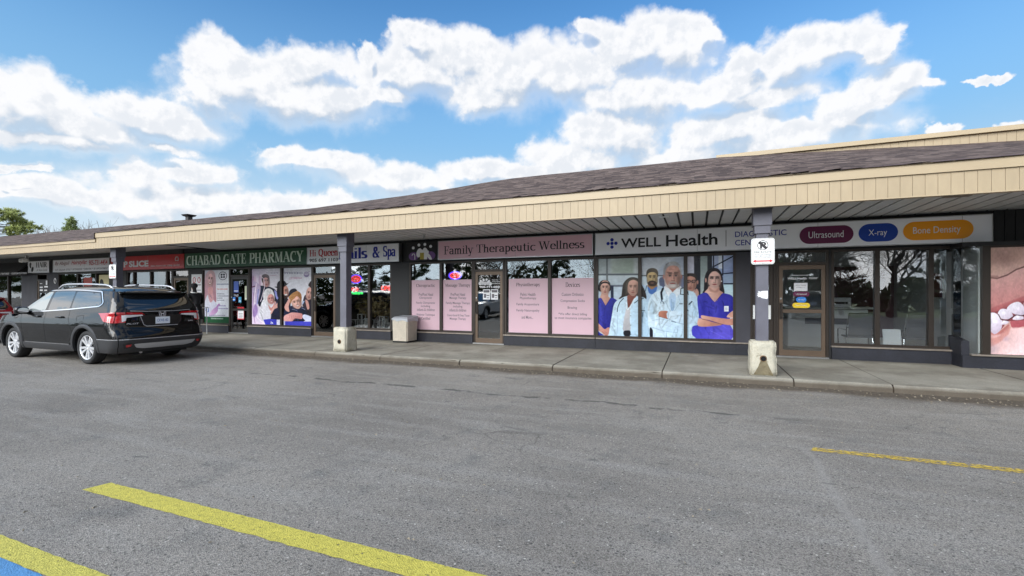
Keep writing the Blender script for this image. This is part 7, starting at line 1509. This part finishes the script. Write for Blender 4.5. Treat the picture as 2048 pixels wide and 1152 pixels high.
# ------------------------------------------------------------------ person in black by the pizza shop
def person():
    px, y = 391, 11.0; xc = X(px, y); t = thing('person', 'person in black winter coat and cap holding a white cup by the pharmacy', 'person', (xc, y, .13))
    bm = bmesh.new(); sk = []
    def chain(pts, start=None):
        prev = start
        for p, r in pts:
            v = bm.verts.new(p); sk.append((v, r))
            if prev is not None: bm.edges.new((prev, v))
            prev = v
        return prev
    pel = chain([((0, 0, .95), (.17, .12))]); sp = chain([((0, .0, 1.08), (.165, .115)), ((-.01, .01, 1.25), (.19, .13)), ((-.02, .01, 1.40), (.20, .12)), ((-.03, .0, 1.48), (.09, .08)), ((-.045, -.0, 1.55), (.06, .06)), ((-.06, -.01, 1.62), (.085, .075)), ((-.06, -.01, 1.71), (.09, .08)), ((-.05, -.01, 1.77), (.06, .055))], pel)
    chest = sk[3][0]
    for s in (-1, 1):
        chain([((.02, .10 * s, .88), (.10, .09)), ((.0, .11 * s, .50), (.065, .06)), ((.02, .11 * s, .10), (.045, .045)), ((-.05, .11 * s, .045), (.045, .035)), ((-.16, .12 * s, .035), (.035, .03))], pel)
        hand = chain([((-.02, .21 * s, 1.40), (.075, .07)), ((-.03, .27 * s, 1.14), (.06, .055)), ((-.24, .20 * s, 1.06 + .08 * (s < 0)), (.045, .045)), ((-.32, .16 * s, 1.10 + .08 * (s < 0)), (.04, .025))], chest)
        for k in range(4):
            z = 1.07 + .02 * k + .08 * (s < 0); chain([((-.36, .15 * s, z), (.011, .010)), ((-.40 + .006 * abs(k - 2), .13 * s, z), (.009, .009)), ((-.405, .10 * s, z), (.008, .008))], hand)
        chain([((-.34, .12 * s, 1.13 + .08 * (s < 0)), (.011, .011)), ((-.37, .10 * s, 1.14 + .08 * (s < 0)), (.009, .009))], hand)
    me = bpy.data.meshes.new('coat'); bm.verts.index_update(); rad = [r for v, r in sk]; bm.to_mesh(me); bm.free()
    o = bpy.data.objects.new('coat', me); col.objects.link(o); o.parent = t; m = o.modifiers.new('skin', 'SKIN')
    for i, r in enumerate(rad): me.skin_vertices[0].data[i].radius = r
    me.skin_vertices[0].data[0].use_root = True; o.modifiers.new('sub', 'SUBSURF').levels = 2; o.modifiers['sub'].render_levels = 2
    bpy.context.view_layer.update(); m2 = bpy.data.meshes.new_from_object(o.evaluated_get(bpy.context.evaluated_depsgraph_get())); o.modifiers.clear(); o.data = m2; o.name = 'body'
    m2.polygons.foreach_set('use_smooth', [True] * len(m2.polygons)); cl = mat('black_coat_fabric', srgb(20, 19, 22), .85, var=.2, vscale=10); skn = mat('skin', srgb(196, 150, 128), .55); m2.materials.clear(); m2.materials.append(cl); m2.materials.append(skn)
    for p in m2.polygons:
        c = p.center
        if (c.z > 1.52 and c.x < -.06 and c.z < 1.74) or c.x < -.27 and c.z > .9: p.material_index = 1
    q = MB(); q.lathe([(.088, 1.66), (.112, 1.72), (.100, 1.78), (.05, 1.815), (0, 1.82)], 20, 'z', (-.055, -.01, 0)); q.add([(-.13, -.07, 1.705), (-.13, .05, 1.705), (-.24, .03, 1.69), (-.24, -.05, 1.69)], [(0, 1, 2, 3)]); q.build('cap', mat('black_cap_fabric', srgb(26, 25, 28), .8), t, True, local=True)
    q = MB(); q.tube([(-.12, -.07, 1.50), (-.155, -.01, 1.52), (-.12, .05, 1.50), (.02, .08, 1.47), (.05, -.01, 1.46), (.02, -.10, 1.47), (-.12, -.07, 1.50)], .028, 8); q.build('scarf', C_['whitepaint'], t, True, local=True)
    q = MB(); v = []
    for z, a, b in ((1.0, .205, .155), (.8, .215, .17), (.55, .235, .19)):
        for i in range(20): an = 2 * math.pi * i / 20; v.append((.01 + a * math.cos(an), b * math.sin(an) * 1.15, z))
    q.add(v, [(r * 20 + i, r * 20 + (i + 1) % 20, r * 20 + 20 + (i + 1) % 20, r * 20 + 20 + i) for r in (0, 1) for i in range(20)]); q.build('coat_skirt', cl, t, True, local=True)
    # eyes and nose
    for s in (-1, 1): q = MB(); q.lathe([(0, -.010), (.007, -.008), (.010, 0), (.007, .008), (0, .010)], 10, 'z', (-.145, -.01 + .03 * s, 1.665)); q.build('eye', C_['ink'], t, True, local=True)
    q = MB(); q.add([(-.14, -.01, 1.66), (-.165, -.01, 1.625), (-.14, -.025, 1.62), (-.14, .005, 1.62)], [(0, 1, 2), (0, 2, 1), (0, 3, 1), (1, 2, 3), (0, 2, 3)]); q.build('nose', skn, t, local=True)
    c = thing('paper_cup', 'white paper cup held by person in black', 'cup', (xc - .40, y - .10 , 1.20)); q = MB(); q.lathe([(0, 0), (.028, 0), (.040, .13), (.042, .135), (.038, .135), (.027, .01)], 18); q.build('cup_body', C_['whitepaint'], c, True, local=True); q = MB(); q.lathe([(.043, .128), (.043, .142), (.03, .15), (0, .15)], 18); q.build('cup_lid', C_['white'], c, local=True)
person()
tx = X(397, 11.2); t = thing('folding_table', 'small white folding table beside person in black', 'table', (tx, 11.2, .13))
p = MB(); p.box(-.30, .22, -.22, .22, .93, .955, .006); p.build('table_top', C_['whitepaint'], t, local=True)
for a, b in ((-.26, -.18), (.18, -.18), (-.26, .18), (.18, .18)): p = MB(); p.tube([(a, b, 0), (a * .96, b * .96, .93)], .014, 8); p.build('leg', C_['whitepaint'], t, local=True)
# ------------------------------------------------------------------ trees
BARK = mat('grey_bark', srgb(92, 82, 72), .9, var=.25, vscale=6)
def bare_tree(loc, h, seed, lb, group, spread=1., trunk=None, limit=2600, rmin=.009):
    rnd = random.Random(seed); t = thing('bare_tree', lb, 'tree', loc, group); tr, br, tw = MB(), MB(), MB(); cnt = [0]
    queue = [(Vector((0, 0, -.05)), Vector((rnd.gauss(0, .05), rnd.gauss(0, .05), 1)).normalized(), h * .34, trunk or h * .018, 0)]; qi = 0
    while qi < len(queue) and cnt[0] < limit:
        p, d, L, r, lev = queue[qi]; qi += 1; cnt[0] += 1; n = 4 if lev < 3 else 3; pts = [p.copy()]; rr = [r]; q = p.copy(); dd = d.copy()
        for i in range(n):
            dd = (dd + Vector((rnd.gauss(0, .13), rnd.gauss(0, .13), rnd.gauss(.05, .08)))).normalized(); q = q + dd * L / n; pts.append(q.copy()); rr.append(r * (1 - .45 * (i + 1) / n))
        (tr if lev == 0 else br if lev < 3 else tw).tube(pts, rr, (10, 7, 5, 4, 3, 3, 3, 3)[lev], False)
        if lev >= 6: continue
        for i in range(1, n + 1):
            if lev == 0 and i < 2: continue
            for k in range(2 if i == n else 1 if lev else 2):
                a = rnd.uniform(0, 6.283); tilt = rnd.uniform(.40, .95) * spread * (.4 if i == n and k == 0 else 1); u = dd.orthogonal().normalized(); w_ = dd.cross(u); nd = (dd * math.cos(tilt) + (u * math.cos(a) + w_ * math.sin(a)) * math.sin(tilt)).normalized()
                if rnd.random() < (.97 if lev < 3 else .80): queue.append((pts[i], nd, L * rnd.uniform(.58, .82), max(rmin, rr[i] * rnd.uniform(.50, .74)), lev + 1))
    tr.build('trunk', BARK, t, True, local=True, fix=False)
    if br.v: br.build('limbs', BARK, t, True, local=True, fix=False)
    if tw.v: tw.build('twigs', mat('brown_twig', srgb(96, 80, 68), .9), t, False, local=True, fix=False)
    return t
def needle_tree(loc, h, r0, seed, lb, group, cone=True, dens=1., c=srgb(58, 78, 46)):
    rnd = random.Random(seed); nl = 1.25; t = thing('evergreen_tree', lb, 'tree', loc, group); tr = MB(); tr.tube([(0, 0, -.05), (0, 0, h * .5), (.05, 0, h * .97)], [h * .02, h * .014, .02], 9, False); lf = MB(); br = MB()
    n = int(60 * dens)
    for i in range(n):
        f = (i + .5) / n; z = h * (.16 + .82 * f); r = r0 * ((1 - f) ** .8 if cone else (1 - (2 * f - .75) ** 2 * .42)) * rnd.uniform(.55, 1.08); a = i * 2.4 + rnd.gauss(0, .3)
        e = Vector((math.cos(a) * r, math.sin(a) * r, z + r * rnd.uniform(.0, .28))); b = Vector((0, 0, z)); br.tube([b, b.lerp(e, .5) + Vector((0, 0, -.04 * r)), e], [.035, .02, .008], 4, False)
        for k in range(int(5 + r * 4.5)):
            s = rnd.uniform(.3, 1.06) ** .7; cpt = b.lerp(e, s) + Vector((rnd.gauss(0, .16), rnd.gauss(0, .16), rnd.gauss(.03, .10))); up = (e - b).normalized()
            for j in range(16):
                d = (up * .8 + Vector((rnd.gauss(0, .7), rnd.gauss(0, .7), rnd.gauss(.35, .6)))).normalized() * rnd.uniform(.16, .36) * nl; w_ = d.orthogonal().normalized() * .03 * nl; lf.add([cpt - w_, cpt + w_, cpt + d + w_ * .4, cpt + d - w_ * .4], [(0, 1, 2, 3)])
    tr.build('trunk', BARK, t, True, local=True, fix=False); br.build('branches', BARK, t, False, local=True, fix=False); lf.build('needles', mat('needles_%d' % int(c[1] * 1e4), c, .7, var=.45, vscale=1.1, fine=.2), t, False, local=True, fix=False); return t
GB = 'trees behind the plaza'
def at(px, d_): return Vector((((px - 1024) / FPX) * d_ * CA - d_ * SA, ((px - 1024) / FPX) * d_ * SA + d_ * CA, 0))
needle_tree(at(-4, 57), 12.3, 4.9, 21, 'large spreading pine above the roof at far left', GB, False, 2.6, srgb(150, 158, 92))
needle_tree(at(142, 66), 12.6, 3.0, 22, 'small dark conifer tip above the shingle roof', GB, True, 1.6, srgb(140, 152, 98))
for px, d_, h, s, lb in ((75, 75, 14.3, 1, 'bare tree nearest the pine behind the roof'), (100, 78, 14.6, 2, 'bare tree between pine and conifer behind the roof'), (126, 74, 14.3, 3, 'bare tree left of the conifer tip'), (170, 76, 14.4, 4, 'bare tree right of the conifer tip'), (196, 80, 14.9, 5, 'bare tree farthest right behind the roof'), (228, 84, 14.6, 6, 'faint bare tree over the fascia step')):
    bare_tree(at(px, d_), h, s, lb, GB, .8, limit=1500, rmin=.022)
GF = 'trees across the car park'
for i, (x, y, h, s, lb) in enumerate(((5.5, -12, 11, 31, 'tall bare tree across the lot, behind black car'), (13, -17, 12, 32, 'bare tree across the lot, farthest right'), (-2.5, -16, 11, 33, 'bare tree across the lot, behind white car'), (9.5, -15, 12, 37, 'bare tree across the lot, between black car and road'), (20, -13, 11, 36, 'bare tree across the lot by the side road'), (-9, -20, 12, 34, 'bare tree across the lot, behind silver car'), (-20, -19, 11, 35, 'bare tree across the lot, far left'))):
    last = bare_tree((x, y, 0), h, s, lb, GF, 1.0, limit=5200)
for x, y, h, r, s, lb in ((-14, -24, 8, 3, 41, 'broad dark conifer across the lot behind white car'), (-6, -27, 9, 3.2, 42, 'broad dark conifer across the lot behind silver car'), (2, -28, 7, 3.4, 43, 'broad dark conifer across the lot near the middle'), (11, -27, 8, 3.4, 44, 'broad dark conifer across the lot at right'), (20, -26, 8, 3.2, 45, 'broad dark conifer across the lot, last at right'), (-26, -26, 9, 3.2, 46, 'broad dark conifer across the lot, last at left'), (-38, -24, 9, 3.4, 47, 'broad dark conifer beyond the end of the row')):
    needle_tree((x, y, 0), h, r, s, lb, GF, True, .8, srgb(84, 100, 58))
for x, y, k, rz, lb in ((1.5, -19, 1.05, 1.0, 'bare tree in second rank across the lot, middle'), (8, -21, 1.1, 2.2, 'bare tree in second rank across the lot, behind black car'), (16.5, -15, .95, 3.1, 'bare tree across the lot, near the side road bend'), (24, -19, 1.1, 4.4, 'bare tree in second rank across the lot, far right'), (-5.5, -23, 1.0, 5.2, 'bare tree in second rank across the lot, behind white car')):
    c = copy_tree(last); c.location = (x, y, 0); c.scale = (k, k, k); c.rotation_euler = (0, 0, rz); c['label'] = lb
ever = [o for o in col.objects if o.get('category') == 'tree' and o.name.startswith('evergreen') and o.get('group') == GF]
for i, (x, y, k, lb) in enumerate(((-46, -15, 1.2, 'big conifer beyond the lot, first past the row'), (-54, -20, 1.4, 'big conifer beyond the lot, second past the row'), (-62, -25, 1.4, 'big conifer beyond the lot, third past the row'), (-70, -10, 1.3, 'big conifer beside the far road, nearest the shops'), (-80, -5, 1.5, 'big conifer beside the far road, tallest'), (-88, -13, 1.4, 'big conifer beside the far road, outermost'), (-36, -30, 1.2, 'big conifer behind the far row of cars'))):
    c = copy_tree(ever[i % len(ever)]); c.location = (x, y, 0); c.scale = (k, k, k); c.rotation_euler = (0, 0, i * 1.3); c['label'] = lb
rnd = random.Random(77); g = MB()                  # far wood behind the trees, read as one mass
for i in range(15000):
    x = rnd.uniform(-95, 60); top = 3.2 + 1.6 * math.sin(x * .21) + .9 * math.sin(x * .63 + 1) + .6 * math.sin(x * 1.7); z = top * rnd.random() ** .7 + rnd.gauss(0, .25); y = -33 + rnd.gauss(0, 1.2); c0 = Vector((x, y, max(.1, z)))
    u = Vector((rnd.gauss(0, 1), rnd.gauss(0, 1), rnd.gauss(0, 1))).normalized() * .34; w_ = u.orthogonal().normalized() * .24; g.add([c0 - u, c0 + w_, c0 + u, c0 - w_], [(0, 1, 2, 3)])
o = g.build('far_wood', mat('far_wood_foliage', srgb(88, 98, 62), .9, var=.4, vscale=.5), fix=False); o['kind'] = 'stuff'
g = MB(); g.quad((-90, -60, .02), (70, -60, .02), (70, -17, .02), (-90, -17, .02)); g.build('grass_verge', mat('spring_grass', srgb(96, 108, 58), .9, var=.3, vscale=2, fine=.3), kind='structure')
